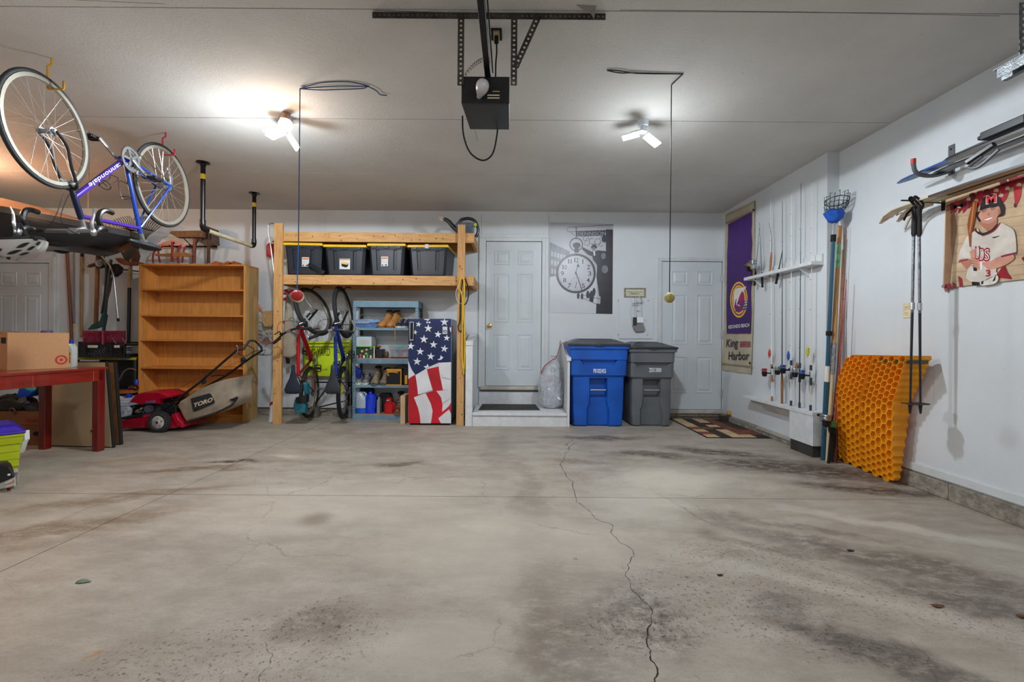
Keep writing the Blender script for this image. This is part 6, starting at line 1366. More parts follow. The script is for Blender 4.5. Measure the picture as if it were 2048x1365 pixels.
# ================================================================ bicycles (local: x forward, z up, origin rear hub)
def bike(label, loc, rot, c1, c2, wr=.335, tr=.014, road=True, steer=0., wb=1.0, rimc=None, grp=None, bars=None, crank=.6, saddle_m=None, knob=False, sad=.55, fade=None):
    t = thing('bicycle', label, 'bicycle', loc, grp); t.matrix_world = Matrix.Translation(Vector(loc)) @ rot; ORG[t.name] = Vector()
    mfr = c1; mblk = M('bike black', '#141518', .35); mtire = M('tyre rubber', '#1b1b1d', .7, var=.3, scale=40); mrim = rimc or M('alloy rim', '#a8a499', .3, .8); malu = M('polished alloy', '#b4b7ba', .28, .9); msp = M('spoke steel', '#c9c9c6', .3, .8)
    BB = V(.42, 0, -.065); ST = V(.27, 0, .42); HT = V(.80, 0, .46 if road else .43); HB = V(.855, 0, .33 if road else .36); SP = V(.225, 0, sad - .02)
    ax = (HT - HB).normalized(); FH = V(wb, 0, 0)
    TS = Matrix.Translation(HB) @ Matrix.Rotation(steer, 4, ax) @ Matrix.Translation(-HB)
    def wheel(c, T=None, cass=False):
        w = B(T); w.torus(c, (0, 1, 0), wr - tr, tr, n=56, m=10)
        if knob:
            for i in range(72):
                a = 2 * PI * i / 72
                for s in (-1, 0, 1):
                    d = V(math.cos(a + (s == 0) * .04), 0, math.sin(a + (s == 0) * .04)); k = c + d * (wr - .001 - abs(s) * .006) + V(0, s * tr * .65, 0); w.bc(k, (.014, .010, .014))
        w = w.build('wheel', mtire, t, smooth=50)
        r = B(T); ri = wr - 2 * tr - .004
        r.loft([[c + V(math.cos(2 * PI * i / 48) * q, y, math.sin(2 * PI * i / 48) * q) for i in range(48)] for q, y in ((ri + .006, -.011), (ri - .016, -.010), (ri - .02, 0), (ri - .016, .010), (ri + .006, .011), (ri + .006, -.011))], cap=False)
        r.build('rim', mrim, w, smooth=30)
        h = B(T); h.cyl(c + V(0, -.05, 0), c + V(0, .05, 0), .014); h.cyl(c + V(0, -.033, 0), c + V(0, -.028, 0), .026, n=18); h.cyl(c + V(0, .028, 0), c + V(0, .033, 0), .026, n=18)
        h.build('hub', malu, w)
        s_ = B(T)
        for i in range(28):
            a = 2 * PI * i / 28; sd = 1 if i % 2 else -1; a2 = a + (.9 if (i // 2) % 2 else -.9)
            s_.cyl(c + V(math.cos(a2) * .024, sd * .03, math.sin(a2) * .024), c + V(math.cos(a) * (ri - .015), sd * .003, math.sin(a) * (ri - .015)), .0013, n=5)
        s_.build('spokes', msp, w, smooth=0)
        if cass:
            k = B(T)
            for i in range(6): k.cyl(c + V(0, -.030 - i * .0045, 0), c + V(0, -.0325 - i * .0045, 0), .052 - i * .006, n=24)
            k.build('cassette', malu, w)
        return w
    wheel(V(0, 0, 0), None, True); wheel(FH, TS)
    f = B(); f.tube([HB + ax * .02, BB], .0, 12, rs=[.019, .021] if road else [.027, .027]); fr1 = f.build('down_tube', mfr, t)
    f = B(); f.tube([HT, ST], .021 if not road else .0145, 12); f.build('top_tube', fade or mfr, t)
    f = B(); f.tube([BB, ST + (ST - BB).normalized() * .04], .0155, 12); f.cyl(BB + V(0, -.035, 0), BB + V(0, .035, 0), .022, n=16); f.build('seat_tube', c2, t)
    f = B()
    for s in (-1, 1): f.tube([BB + V(-.02, s * .03, 0), V(.2, s * .045, -.03), V(0, s * .06, 0)], .008, 8)
    f.build('chain_stay', c2, t)
    f = B()
    for s in (-1, 1): f.tube([ST + V(0, s * .012, -.01), V(.14, s * .04, .21), V(0, s * .06, 0)], .007, 8)
    f.build('seat_stay', c2, t)
    f = B(); f.tube([HB - ax * .005, HT + ax * .02], .0185, 14); f.build('head_tube', mfr if not road else M('navy head tube', '#10183a', .3), t)
    # fork
    f = B(TS); cr = HB - ax * .035
    f.tube([HB - ax * .005, cr], .016, 10)
    for s in (-1, 1):
        if road: f.tube(smoothpts([cr + V(0, 0, .0), cr + V(.005, s * .035, -.01), V(.93, s * .045, .17), V(.965, s * .05, .06), FH + V(0, s * .05, 0)]), .01, 8, rs=None)
        else: f.tube([cr + V(0, s * .01, 0), cr + V(.0, s * .055, -.02), FH + V(0, s * .055, 0)], .014, 10)
    f.build('fork', M('black fork', '#17191f', .3) if road else mblk, t)
    f = B(TS); f.bar(cr + V(.02, -.04, -.02), cr + V(.03, .04, -.05), .014, .02); f.bar(cr + V(.02, .03, -.0), cr + V(.03, -.03, -.04), .012, .018); f.build('front_brake', malu, t, bevel=.002)
    f = B(); f.bar(ST + V(-.06, -.03, -.10), ST + V(-.06, .03, -.10), .014, .02); f.build('rear_brake', malu, t, bevel=.002)
    # stem and bars
    sp_ = HT + ax * .03; sm = sp_ + ax * .05; fw = V(1, 0, 0) - ax * V(1, 0, 0).dot(ax); fw.normalize(); bc0 = sm + fw * (.10 if road else .11) + ax * (.0 if road else .03)
    f = B(TS); f.cyl(sp_ - ax * .03, sm + ax * .01, .014); f.tube([sm, bc0], .014); f.cyl(bc0 + V(0, -.025, 0), bc0 + V(0, .025, 0), .019); f.build('stem', malu, t)
    if road:
        f = B(TS); P = []
        prof_ = [(0, 0, 0), (0, .10, 0), (0, .17, 0), (.03, .205, 0), (.075, .21, -.01), (.10, .21, -.05), (.085, .212, -.10), (.04, .215, -.125), (-.02, .215, -.125)]
        for s in (-1, 1): f.tube(smoothpts([bc0 + V(a, s * b_, c_) for a, b_, c_ in prof_[:3]]), .013)
        f.build('handlebar', malu, t)
        for s in (-1, 1):
            g = B(TS).tube(smoothpts([bc0 + V(a, s * b_, c_) for a, b_, c_ in prof_[2:]]), .0165).build('bar_tape', mblk, t)
            g = B(TS).tube(smoothpts([bc0 + V(.07, s * .21, -.005), bc0 + V(.115, s * .21, .015), bc0 + V(.14, s * .208, .045)]), .02, 10, rs=[.018 + .004 * math.sin(i * .3) for i in range(13)]); g.build('brake_hood', mblk, t)
            k = bc0 + V(.145, s * .207, .04)
            g = B(TS).sph(k, .024, 12, sc=(1, .7, 1.1)); g.tube(smoothpts([k, k + V(.018, s * .004, -.05), k + V(.01, s * .012, -.11), k + V(.02, s * .02, -.15)]), .008, 8, rs=[.013 - .009 * i / 18 for i in range(19)]); g.build('brake_lever', malu, t)
    else:
        f = B(TS); hw = .26; rise = bars or 0
        f.tube(smoothpts([bc0 + V(-.06, -hw, rise), bc0 + V(-.01, -hw * .4, rise * .9), bc0, bc0 + V(-.01, hw * .4, rise * .9), bc0 + V(-.06, hw, rise)]), .0125); f.build('handlebar', mblk, t)
        for s in (-1, 1):
            B(TS).cyl(bc0 + V(-.06, s * hw, rise), bc0 + V(-.035, s * (hw - .11), rise), .018).build('handle_grip', M('grip rubber', '#1a1b1d', .8), t)
            B(TS).tube(smoothpts([bc0 + V(-.05, s * hw, rise), bc0 + V(.0, s * (hw + .02), rise), bc0 + V(.08, s * (hw + .005), rise + .01)]), .012).build('bar_end', malu if c2 is not mfr else mblk, t)
            g = B(TS).tube(smoothpts([bc0 + V(-.015, s * (hw - .13), rise), bc0 + V(.04, s * (hw - .12), rise - .02), bc0 + V(.035, s * (hw - .03), rise - .035)]), .006); g.bc(bc0 + V(0, s * (hw - .14), rise - .01), (.03, .03, .03)); g.build('brake_lever', mblk, t)
    # cables
    f = B(TS)
    for s in (-1, 1): f.tube(smoothpts([bc0 + V(.0, s * (.17 if road else .16), 0), bc0 + V(.12, s * .11, .05 if road else .0), bc0 + V(.13, s * .02, -.04), HB + V(.06, s * .015, .02)]), .0025, 5)
    f.build('cables', mblk, t)
    # seat
    f = B(); f.tube([ST, SP - V(0, 0, .025)], .0135); f.cyl(SP + V(-.05, .02, -.02), SP + V(.07, .02, -.02), .0035); f.cyl(SP + V(-.05, -.02, -.02), SP + V(.07, -.02, -.02), .0035); f.bc(SP + V(0, 0, -.025), (.04, .04, .025)); f.build('seat_post', malu, t)
    L = []
    for a, hw_, z, th in ((-.125, .03, .012, .012), (-.12, .06, .018, .03), (-.09, .075, .016, .045), (-.04, .062, .008, .045), (.02, .034, .002, .035), (.08, .022, .0, .03), (.135, .019, -.002, .026), (.15, .010, -.006, .016)):
        k = 1.0 if road else 1.25
        L.append([SP + V(a * k, hw_ * k * math.cos(q), z + (th * .35 * math.sin(q) if math.sin(q) > 0 else th * .8 * math.sin(q))) for q in [2 * PI * i / 16 for i in range(16)]])
    B().loft(L).build('saddle', saddle_m or M('black saddle', '#20262c', .45), t, smooth=60)
    # crankset on the right (local -y)
    c0 = BB + V(0, -.045, 0); f = B()
    for rr, y in ((.09, -.0), (.072, .008)):
        n = 44; o_ = [c0 + V(math.cos(2 * PI * i / (2 * n)) * (rr + (.004 if i % 2 else 0)), y, math.sin(2 * PI * i / (2 * n)) * (rr + (.004 if i % 2 else 0))) for i in range(2 * n)]
        i_ = [c0 + V(math.cos(2 * PI * i / (2 * n)) * rr * .78, y, math.sin(2 * PI * i / (2 * n)) * rr * .78) for i in range(2 * n)]
        f.loft([o_, [p + V(0, .003, 0) for p in o_], [p + V(0, .003, 0) for p in i_], i_, o_], cap=False)
    for i in range(5): a = crank + i * 2 * PI / 5; f.bar(c0, c0 + V(math.cos(a) * .07, 0, math.sin(a) * .07), .018, .006, (0, 1, 0))
    f.build('chainring', malu, t, smooth=0)
    for s, sd in ((1, -1), (-1, 1)):
        d = V(math.cos(crank), 0, math.sin(crank)) * s; o = BB + V(0, sd * .055, 0); e = o + d * .17 + V(0, sd * .02, 0)
        B().bar(o, e, .022, .013, (0, 1, 0)).build('crank_arm', malu, t, bevel=.003)
        g = B(); g.cyl(e, e + V(0, sd * .085, 0), .006); k = e + V(0, sd * .05, 0)
        g.bar(k + V(.04, -.035, 0), k + V(.04, .035, 0), .012, .02).bar(k + V(-.04, -.035, 0), k + V(-.04, .035, 0), .012, .02).bar(k + V(-.04, -.035, 0), k + V(.04, -.035, 0), .01, .02).bar(k + V(-.04, .035, 0), k + V(.04, .035, 0), .01, .02); g.bc(k, (.03, .07, .02))
        if road: g.torus(k + V(.07, 0, -.01), (0, 0, 1), .035, .003, n=16, m=5, a0=0, a1=PI * 2)
        g.build('pedal', mblk, t, bevel=.002)
    rc = .045; P = []
    yv = -.045
    for i in range(14): a = PI / 2 + PI * i / 13; P.append(V(rc * math.cos(a), yv, rc * math.sin(a)))
    for i in range(14): a = -PI / 2 + PI * i / 13; P.append(BB + V(.092 * math.cos(a), 0, .092 * math.sin(a)) + V(0, yv, 0))
    B().tube(P, .004, 5, closed=True).build('chain', M('oily chain', '#4a443d', .5, .6), t)
    g = B(); k = V(.0, -.06, -.07); g.bar((0, -.06, -.01), k, .03, .016, (0, 1, 0)).cyl(k + V(.0, -.006, 0), k + V(0, .006, 0), .022).bar(k, k + V(.03, 0, -.06), .02, .01, (0, 1, 0)).cyl(k + V(.03, -.006, -.06), k + V(.03, .006, -.06), .022)
    g.build('derailleur', malu, t, bevel=.002)
    if road:
        for a_, dr in ((.42, 1),):
            p = BB.lerp(HB, .45); dn = (HB - BB).normalized(); pr_ = V(-dn.z, 0, dn.x)
            for sg_, base in ((1, p), (-1, BB.lerp(ST, .45))):
                if sg_ == -1: dn2 = (ST - BB).normalized(); pr2 = V(dn2.z, 0, -dn2.x)
                else: dn2 = dn; pr2 = pr_
                g = B(); c = base + pr2 * .065
                for s in (-1, 1): g.tube(smoothpts([base + pr2 * .025 - dn2 * .05, c - dn2 * .07 + V(0, s * .03, 0), c + V(0, s * .038, 0), c + dn2 * .06 + V(0, s * .03, 0), base + pr2 * .025 + dn2 * .05]), .0028, 6)
                g.torus(c + dn2 * .04, dn2, .036, .0028, n=16, m=5); g.build('bottle_cage', mblk, t)
    else:
        f = B(); k = bc0
    return t, BB, HB, ST, HT
def rotm(xa, ya, za): return Matrix((Vector(xa), Vector(ya), Vector(za))).transposed().to_4x4()
# road bike hung upside down
mpb = M('metallic blue frame', '#1c3f97', .25, .3, var=.08); mpp = M('violet frame', '#4a2f9c', .25, .3, var=.15)
rh = V(-2.93, 3.84, 2.352); fh = V(-2.86, 2.80, 2.345)
xa = (fh - rh).normalized(); za = V(0, 0, -1); ya = za.cross(xa).normalized(); za = xa.cross(ya)
rb, BB, HB, ST, HT = bike('blue and violet road bicycle hanging upside down from two ceiling hooks', rh, rotm(xa, ya, za), mpp, mpb, wr=.342, tr=.0125, road=True, wb=(fh - rh).length, crank=PI * .80, rimc=M('grey cream rim', '#8d887c', .4, .4), sad=.56, steer=-.10)
# printed word on the down tube, drive side
dn = (BB - HB).normalized(); pu = V(dn.z, 0, -dn.x)
if pu.z < 0: pu = -pu
p0 = HB.lerp(BB, .86) + V(0, -.0225, 0) - pu * .012 * 0; p1 = HB.lerp(BB, .22) + V(0, -.0215, 0)
text('cannondale', HB.lerp(BB, .86) + V(0, -.0222, 0) - pu * .013, HB.lerp(BB, .22) + V(0, -.0222, 0) - pu * .013, .030, M('white decal', '#d8d8e8', .4), rb, up=pu, bold=.0)
hooks = [(-2.86, 2.86, '#cf9a22', 'yellow bicycle hook in the ceiling holding the front wheel'), (-2.93, 3.90, '#b02030', 'red bicycle hook in the ceiling holding the rear wheel')]
for x, y, cc, lab in hooks:
    zt = 2.352 + .335
    b = B().tube(smoothpts([V(x + .035, y, CH), V(x + .035, y, CH - .03), V(x + .03, y, CH - .05), V(x + .02, y, CH - .055)]), .0065)
    b = B().tube([V(x - .03, y, CH + .0), V(x - .03, y, CH - .035), V(x - .055, y, CH - .05), V(x - .055, y, zt - .045), V(x - .05, y, zt - .05), V(x + .04, y, zt - .052), V(x + .047, y, zt - .046), V(x + .047, y, zt - .0)], .0065)
    b.single('ceiling_hook', M('hook ' + cc, cc, .5), lab, 'hook')
# two mountain bikes hanging by their front wheels against the back wall
xa = V(.02, -.03, 1).normalized(); za = V(.10, -1, 0).normalized(); ya = za.cross(xa).normalized(); za = xa.cross(ya)
bike('red mountain bicycle hanging upright by its front wheel beside the left post', V(-2.60, 5.93, .36), rotm(xa, ya, za), M('red bike frame', '#b3121c', .3, .2), M('dark red frame', '#6e0e18', .3, .2), wr=.335, tr=.024, road=False, steer=.50, wb=1.04, knob=False, crank=2.2, saddle_m=M('navy saddle cover', '#121a2e', .75, bump=.3), sad=.60)
xa = V(-.01, -.03, 1).normalized(); za = V(.16, -1, 0).normalized(); ya = za.cross(xa).normalized(); za = xa.cross(ya)
bike('blue mountain bicycle with knobby tyres hanging beside the steel shelf', V(-2.16, 5.93, .36), rotm(xa, ya, za), M('blue bike frame', '#16358f', .3, .2), M('dark blue frame', '#101a44', .3, .2), wr=.335, tr=.026, road=False, steer=.18, wb=1.04, knob=True, crank=1.1, sad=.60)
bs = thing('saddle_pannier', 'teal and black pouch strapped under the red bicycle saddle', 'bag', W(600, 826, 5.5)); 
ex([(588, 800), (606, 798), (611, 812), (609, 827), (590, 829), (585, 815)], 5.52, 5.62, .02).build('pouch', M('teal nylon', '#1e6f82', .6, bump=.4), bs); ex([(590, 796), (612, 790), (612, 806), (592, 808)], 5.50, 5.60, .012).build('pouch_flap', M('black nylon', '#15171b', .8), bs); ex([(606, 765), (614, 768), (616, 790), (608, 790)], 5.56, 5.64, .012).build('tool_roll', M('teal nylon'), bs)
ex([(671, 772), (682, 766), (684, 785), (676, 796), (669, 788)], 5.70, 5.76, .008).single('yellow_pouch', M('yellow reflective bag', '#d6cf1e', .5, var=.3, scale=30), 'yellow pouch fixed to the blue bicycle rear stay', 'bag')
for x, sd in ((-2.60, 1), (-2.18, 2)):
    z = .36 + 1.04 + .29
    B().tube(smoothpts([V(x, D, z + .06), V(x, 6.1, z + .06), V(x, 5.93, z + .0), V(x, 5.86, z + .02)]), .007).single('wall_hook', mdark, ['', 'black wall hook behind the red bicycle front wheel', 'black wall hook behind the blue bicycle front wheel'][sd], 'hook')
# yard sale sign
ys_ = thing('yard_sign', 'fluorescent yellow yard sale sign in a wire frame behind the bicycles', 'sign', W(655, 755, 6.2))
mfy = M('fluorescent yellow card', '#c8e21c', .5, var=.08, scale=3)
B().prism([W(606, 752, 6.2), W(702, 754, 6.2), W(702, 680, 6.2), W(610, 684, 6.2)], (0, .005, 0)).build('sign_card', mfy, ys_, smooth=0)
B().tube([W(607, 755, 6.19), W(698, 755, 6.19), W(698, 686, 6.19), W(607, 688, 6.19)], .006, closed=True).build('sign_frame', M('rusty wire frame', '#7d6a5c', .5, .4), ys_)
B().tube([W(607, 694, 6.188), W(698, 694, 6.188)], .004).build('sign_frame', M('rusty wire frame'), ys_)
for s, x0, x1_, y, h in (('BIG', 612, 631, 712, 14), ('YARD', 634, 660, 712, 15), ('SALE', 668, 690, 710, 14), ('-->', 640, 655, 742, 4)):
    text(s, W(x0, y, 6.197), W(x1_, y, 6.197), h / F * 6.2, mdark, ys_, bold=-.005)
B().tube([W(612, 752, 6.2), W(612, 830, 6.22)], .004).build('sign_leg', M('rusty wire frame'), ys_); B().tube([W(695, 752, 6.2), W(695, 830, 6.22)], .004).build('sign_leg', M('rusty wire frame'), ys_)
# black tube cart frame at the foot of the bikes
rc_ = thing('folded_cart', 'folded black tube cart with wire basket behind the bicycle wheels', 'cart', W(670, 832, 6.1))
for a_, c_ in (((625, 818), (700, 800)), ((628, 812), (655, 774)), ((632, 765), (712, 766)), ((690, 822), (702, 770)), ((703, 832), (703, 700))): B().cyl(W(*a_, 6.16), W(*c_, 6.16), .009).build('tube', mdark, rc_)
b = B()
for i in range(7): b.cyl(W(672 + i * 3, 812, 6.13), W(671 + i * 3, 838, 6.13), .0018, n=5)
for i in range(6): b.cyl(W(670, 812 + i * 5, 6.13), W(692, 811 + i * 5, 6.13), .0018, n=5)
b.build('wire_basket', M('bright wire', '#a8a8a8', .3, .8), rc_)
B().lathe([(.055, 0), (.062, .01), (.06, .13), (.064, .14)], (W(628, 838, 6.1).x, 6.13, 0), n=20).single('small_can', M('dented grey can', '#7c756c', .4, .6), 'small grey can on the floor behind the red bicycle wheel', 'can')
B().lathe([(.055, 0), (.062, .01), (.06, .15), (.064, .16)], (W(698, 838, 6.1).x, 6.14, 0), n=20).single('small_pail', M('galvanised steel'), 'small steel pail on the floor left of the steel shelf', 'pail')
# beige jacket / trousers hanging behind the post
L = []; random.seed(2)
for i, (y, x0, x1_) in enumerate(((588, 566, 570), (600, 564, 577), (620, 563, 583), (650, 562, 588), (680, 560, 590), (700, 558, 590), (712, 560, 588), (716, 566, 585))):
    row = []
    for k in range(12):
        an = 2 * PI * k / 12; a, c = W(x0, y, 6.1), W(x1_, y, 6.1); row.append(V((a.x + c.x) / 2 + (c.x - a.x) / 2 * math.cos(an) + .006 * math.sin(3 * an + i), 6.12 + .045 * math.sin(an) * (1 + .3 * math.sin(5 * an)), a.z + .004 * math.sin(an * 2)))
    L.append(row)
bj = thing('hanging_jacket', 'beige cotton garment hanging on the wall right of the left post', 'jacket', W(575, 716, 6.1)); mbe = M('beige cotton', '#b3a795', .9, var=.12, scale=10, bump=.5, bscale=18)
B().loft(L).build('cloth', mbe, bj, smooth=60); ex([(561, 695), (588, 690), (592, 706), (584, 716), (562, 714)], 6.05, 6.12, .02).build('pocket', mbe, bj, smooth=60)
ex([(570, 716), (577, 716), (577, 728), (572, 728)], 6.08, 6.12, .008).build('buckle', mdark, bj)
# candy cane
cc_ = thing('candy_cane', 'tall red and white striped candy cane decoration behind the left post', 'decoration', W(545, 840, 5.82)); mwc = M('white plastic cane', '#d5d2cf', .4)
p0, p1, = W(548, 840, 5.80), W(566, 620, 5.9); p0.z = 0; p1 = V(p1.x, 5.86, p1.z)
P = [p0, p0 + V(0, 0, .02), p0.lerp(p1, .3), p0.lerp(p1, .6), p1, W(566, 596, 5.88), W(571, 586, 5.89), W(579, 583, 5.9), W(588, 588, 5.9)]
SPn = smoothpts(P, 5); rs = [max(.034, .068 - .001 * i * 1.2) for i in range(len(SPn))]
B().tube(SPn, .04, 16, rs=rs).build('cane', mwc, cc_)
mrs = M('red foil stripe', '#a81425', .4)
for i in range(8):
    f_ = .09 + i * .12; k = int(f_ * (len(SPn) - 1)); a_ = SPn[k]; d_ = (SPn[min(k + 1, len(SPn) - 1)] - a_).normalized(); ax_ = (d_ + V(-.9, 0, 0)).normalized() if abs(d_.z) > .5 else d_
    r_ = rs[k] + .002; x, y = perp(d_); Lr = []
    for off_ in (-.02, .02):
        Lr.append([a_ + (x * math.cos(q) + y * math.sin(q)) * r_ + d_ * (off_ + .045 * (x * math.cos(q) + y * math.sin(q)).dot(V(1, 0, 0))) for q in [2 * PI * j / 16 for j in range(16)]])
    B().loft(Lr, cap=False).build('stripe', mrs, cc_)
# silver cane hooked on the post, fire extinguisher
B().tube(smoothpts([W(549, 448, 5.655), W(543, 447, 5.655), W(537, 452, 5.655), W(538, 470, 5.655), W(544, 510, 5.655), W(549, 560, 5.66)]), .008).single('silver_cane', M('polished alloy'), 'silver crook handled cane hooked over the left post', 'cane')
fe = thing('fire_extinguisher', 'small red fire extinguisher on the back wall left of the post', 'fire extinguisher', W(540, 512, 6.2))
B().lathe([(.01, -.16), (.045, -.15), (.05, -.13), (.05, .0), (.03, .03), (.015, .04)], W(541, 492, 6.2), Matrix.Rotation(.0, 3, 'X'), n=20).build('cylinder', M('extinguisher red', '#b01722', .3), fe)
ex([(543, 482), (549, 482), (549, 490), (540, 492)], 6.18, 6.22, .003).build('valve', mdark, fe); B().cyl(W(545, 486, 6.17), W(545, 486, 6.16), .018).build('gauge', mws, fe)
ln = thing('landing_net', 'fishing landing net with orange handle and white mesh by the bookcase', 'net', W(525, 690, 6.05))
B().cyl(W(504, 590, 6.0), W(528, 632, 6.05), .011).build('net_handle', M('orange red tube', '#b8542e', .35, .2), ln)
b = B(); random.seed(6)
for k in range(34):
    P = []; x0 = random.uniform(507, 536); y0 = random.uniform(600, 640) if x0 < 520 else random.uniform(630, 645)
    for j in range(9):
        P.append(W(min(545, x0 + j * random.uniform(-1.2, 3.0)), min(684, y0 + j * random.uniform(3.0, 6.0)), 6.02 + random.uniform(0, .09)))
    b.tube(smoothpts(P, 3), .0028, 4, cap=False)
b.build('net_mesh', M('white net cord', '#c9c6c0', .8), ln, kind='stuff')
B().tube(smoothpts([W(510, 675, 6.04), W(525, 686, 6.04), W(543, 686, 6.04), W(549, 670, 6.04)]), .009).build('net_hoop', M('orange red tube'), ln)
wk = ex([(524, 623), (546, 621), (547, 648), (540, 655), (526, 654), (522, 640)], 5.96, 6.06, .02); w_ = wk.single('wicker_creel', M('wicker', '#c3a06a', .8, var=.35, scale=70, bump=.8, stretch=(1, 1, 2.2)), 'small wicker creel hanging in front of the landing net', 'basket')
# ================================================================ bookcase
moak = M('honey oak veneer', '#cf8c43', .45, var=.14, scale=4, stretch=(7, 7, 1), bump=.04); moakx = M('honey oak shelf', '#c47e38', .45, var=.14, scale=4, stretch=(1, 7, 7), bump=.04); mside = M('pale unfinished side', '#b5905c', .55, var=.14, scale=4, stretch=(7, 7, 1))
bx0, bx1, by0, by1, bh = -4.665, -3.325, 5.72, 6.02, 1.985
bk = thing('bookcase', 'empty honey oak bookcase with five shelves on the back wall', 'bookcase', ((bx0 + bx1) / 2, 5.87, 0))
B().box(bx0, bx0 + .022, by0, by1, 0, bh).build('side_panel', moak, bk, smooth=0, bevel=.002)
sp_ = B().box(bx1 - .022, bx1 - .002, by0, by1, 0, bh).build('side_panel', moak, bk, smooth=0)
B().box(bx1 - .002, bx1, by0 + .015, by1, .0, bh - .0).build('outer_side', mside, bk, smooth=0)
B().box(bx0 + .022, bx1 - .022, by1 - .01, by1 - .004, .05, bh).build('back_panel', moak, bk, smooth=0)
B().box(bx0 - .002, bx1 + .002, by0 - .003, by1, bh - .022, bh).build('top_board', moakx, bk, smooth=0, bevel=.002)
for py in (580, 632, 681.5, 737, 789): z = W(380, py, by0).z; B().box(bx0 + .022, bx1 - .022, by0 + .006, by1 - .01, z - .011, z + .011).build('shelf_board', moakx, bk, smooth=0, bevel=.002)
B().box(bx0 + .022, bx1 - .022, by0 + .01, by1 - .01, .07, .09).build('bottom_board', moakx, bk, smooth=0); B().box(bx0 + .022, bx1 - .022, by0 + .02, by0 + .035, 0, .07).build('plinth', moakx, bk, smooth=0)
for y in (by0 + .045, by1 - .05):
    for z0, z1 in ((1.50, 1.80), (1.38, 1.47), (.95, 1.28), (.55, .78), (.15, .32)): B().box(bx0 + .022, bx0 + .0235, y, y + .008, z0, z1).build('shelf_standard', M('steel strip', '#b9b9b4', .3, .8), bk, smooth=0)
for i, (x, w_) in enumerate(((431, 7), (455, 9), (467, 9))):
    c = W(x, 529, 5.85); L_ = .11
    R_ = Matrix.Rotation(.4 + .3 * i, 3, 'Y'); b = B().box(c.x - .05, c.x + .06, 5.80, 5.95, bh + .0, bh + .035)
    b = B(); P = [V(c.x - .07, 5.8, bh + .001), V(c.x + .06, 5.8, bh + .001), V(c.x + .085, 5.8, bh + .022), V(c.x + .03, 5.8, bh + .055)]; b.prism(P, (0, .14, 0))
    b.single('orange_block', M('dusty orange plastic', '#b4502a', .5, var=.2), ['small orange wedge farthest left on top of the bookcase', 'middle of three orange wedges on top of the bookcase', 'orange wedge at the right end of the bookcase top'][i], 'wedge', bevel=.003)

# ================================================================ wall rail and hanging tools
rz = W(380, 493, 6.25).z
rr = thing('tool_rail', 'metal tool rail with hooks high on the back wall above the bookcase', 'rail', (-4.9, D, rz))
B().box(W(190, 0, 6.25).x, W(437, 0, 6.25).x, D - .012, D, rz - .03, rz + .03).build('backing_strip', M('pale wooden strip', '#b9aea0', .7), rr, smooth=0)
B().box(W(190, 0, 6.25).x, W(437, 0, 6.25).x, D - .028, D - .012, rz - .008, rz + .008).build('rail_bar', mdark, rr, smooth=0)
b = B()
for px in (345, 352, 385, 399, 415, 425, 215, 205): x = W(px, 0, 6.2).x; b.tube([V(x, D - .02, rz), V(x, D - .10, rz - .01), V(x, D - .11, rz + .02)], .005, 6)
b.build('rail_hooks', mdark, rr)
r2 = W(250, 543, 6.25).z
B().tube([W(185, 530, 6.2), W(215, 536, 6.2), W(258, 541, 6.2), W(292, 545, 6.2)], .008).single('lower_tool_rod', mdark, 'black rod with hooks along the wall beside the bookcase', 'rod')
def tool(name, label, pts, Y, r, mat, part='handle', cat='tool'):
    P = [W(x, y, Y) for x, y in pts]; t = thing(name, label, cat, P[0]); B().tube(P, r, 10).build(part, mat, t); return t
mbrn = M('brown red handle', '#7a3a1c', .5, var=.2, scale=8, stretch=(6, 6, 1)); mtn = M('weathered tan handle', '#96703f', .6, var=.2, scale=8, stretch=(6, 6, 1)); mrust = M('rusty brown iron', '#4a2e1c', .7, var=.4, scale=20)
tool('hand_tool', 'reddish brown tool handle hanging nearest the left door', ((134, 498), (139, 600), (144, 690)), 6.255, .017, mbrn)
t = tool('hand_tool', 'dark tipped tan tool handle hanging second from the left door', ((164, 512), (163, 675)), 6.255, .016, mtn); B().cyl(W(165, 496, 6.255), W(164, 514, 6.255), .018).build('dark_ferrule', mdark, t)
t = tool('garden_hoe', 'wooden handled mattock with rusty double blade hanging left of bookcase', ((196, 512), (192, 650)), 6.16, .024, M('dull wooden handle', '#8a5c36', .6, var=.25, scale=8, stretch=(6, 6, 1)))
ex([(173, 534), (178, 529), (192, 525), (192, 530), (184, 533), (176, 535)], 6.10, 6.14, .004).build('blade', mrust, t); ex([(191, 496), (203, 496), (203, 515), (191, 515)], 6.10, 6.16, .006).build('head', mrust, t)
B().cyl(W(201, 527, 6.09), W(201, 527, 6.05), .055, n=26).build('wheel', M('worn grey wheel', '#8e8a84', .5, .4, var=.3), t); B().torus(W(201, 527, 6.07), (0, 1, 0), .056, .016).build('wheel_tyre', mdark, t)
t = thing('garden_shovel', 'green bladed shovel with black bent handle leaning behind the crate', 'shovel', W(202, 660, 6.0))
B().tube(smoothpts([W(207, 522, 5.98), W(214, 535, 5.98), W(213, 570, 6.0), W(210, 600, 6.02), W(205, 628, 6.04)]), .021).build('handle', M('black tool handle', '#1c1c1f', .4), t)
mgn = M('dark green plastic', '#0f4a42', .4, var=.2)
ex([(205, 625), (211, 630), (207, 652), (190, 658), (174, 660), (182, 650), (194, 647), (201, 640)], 6.0, 6.05, .012).build('blade', mgn, t)
t = thing('scoop_shovel', 'dark red snow shovel standing blade down in front of the tools', 'shovel', W(208, 690, 5.75))
B().tube([W(222, 520, 6.0), W(213, 600, 5.9), W(207, 668, 5.72)], .017).build('handle', M('dark teal handle', '#12262c', .4), t)
L = []
msr = M('dark red plastic', '#6e1430', .35, var=.15)
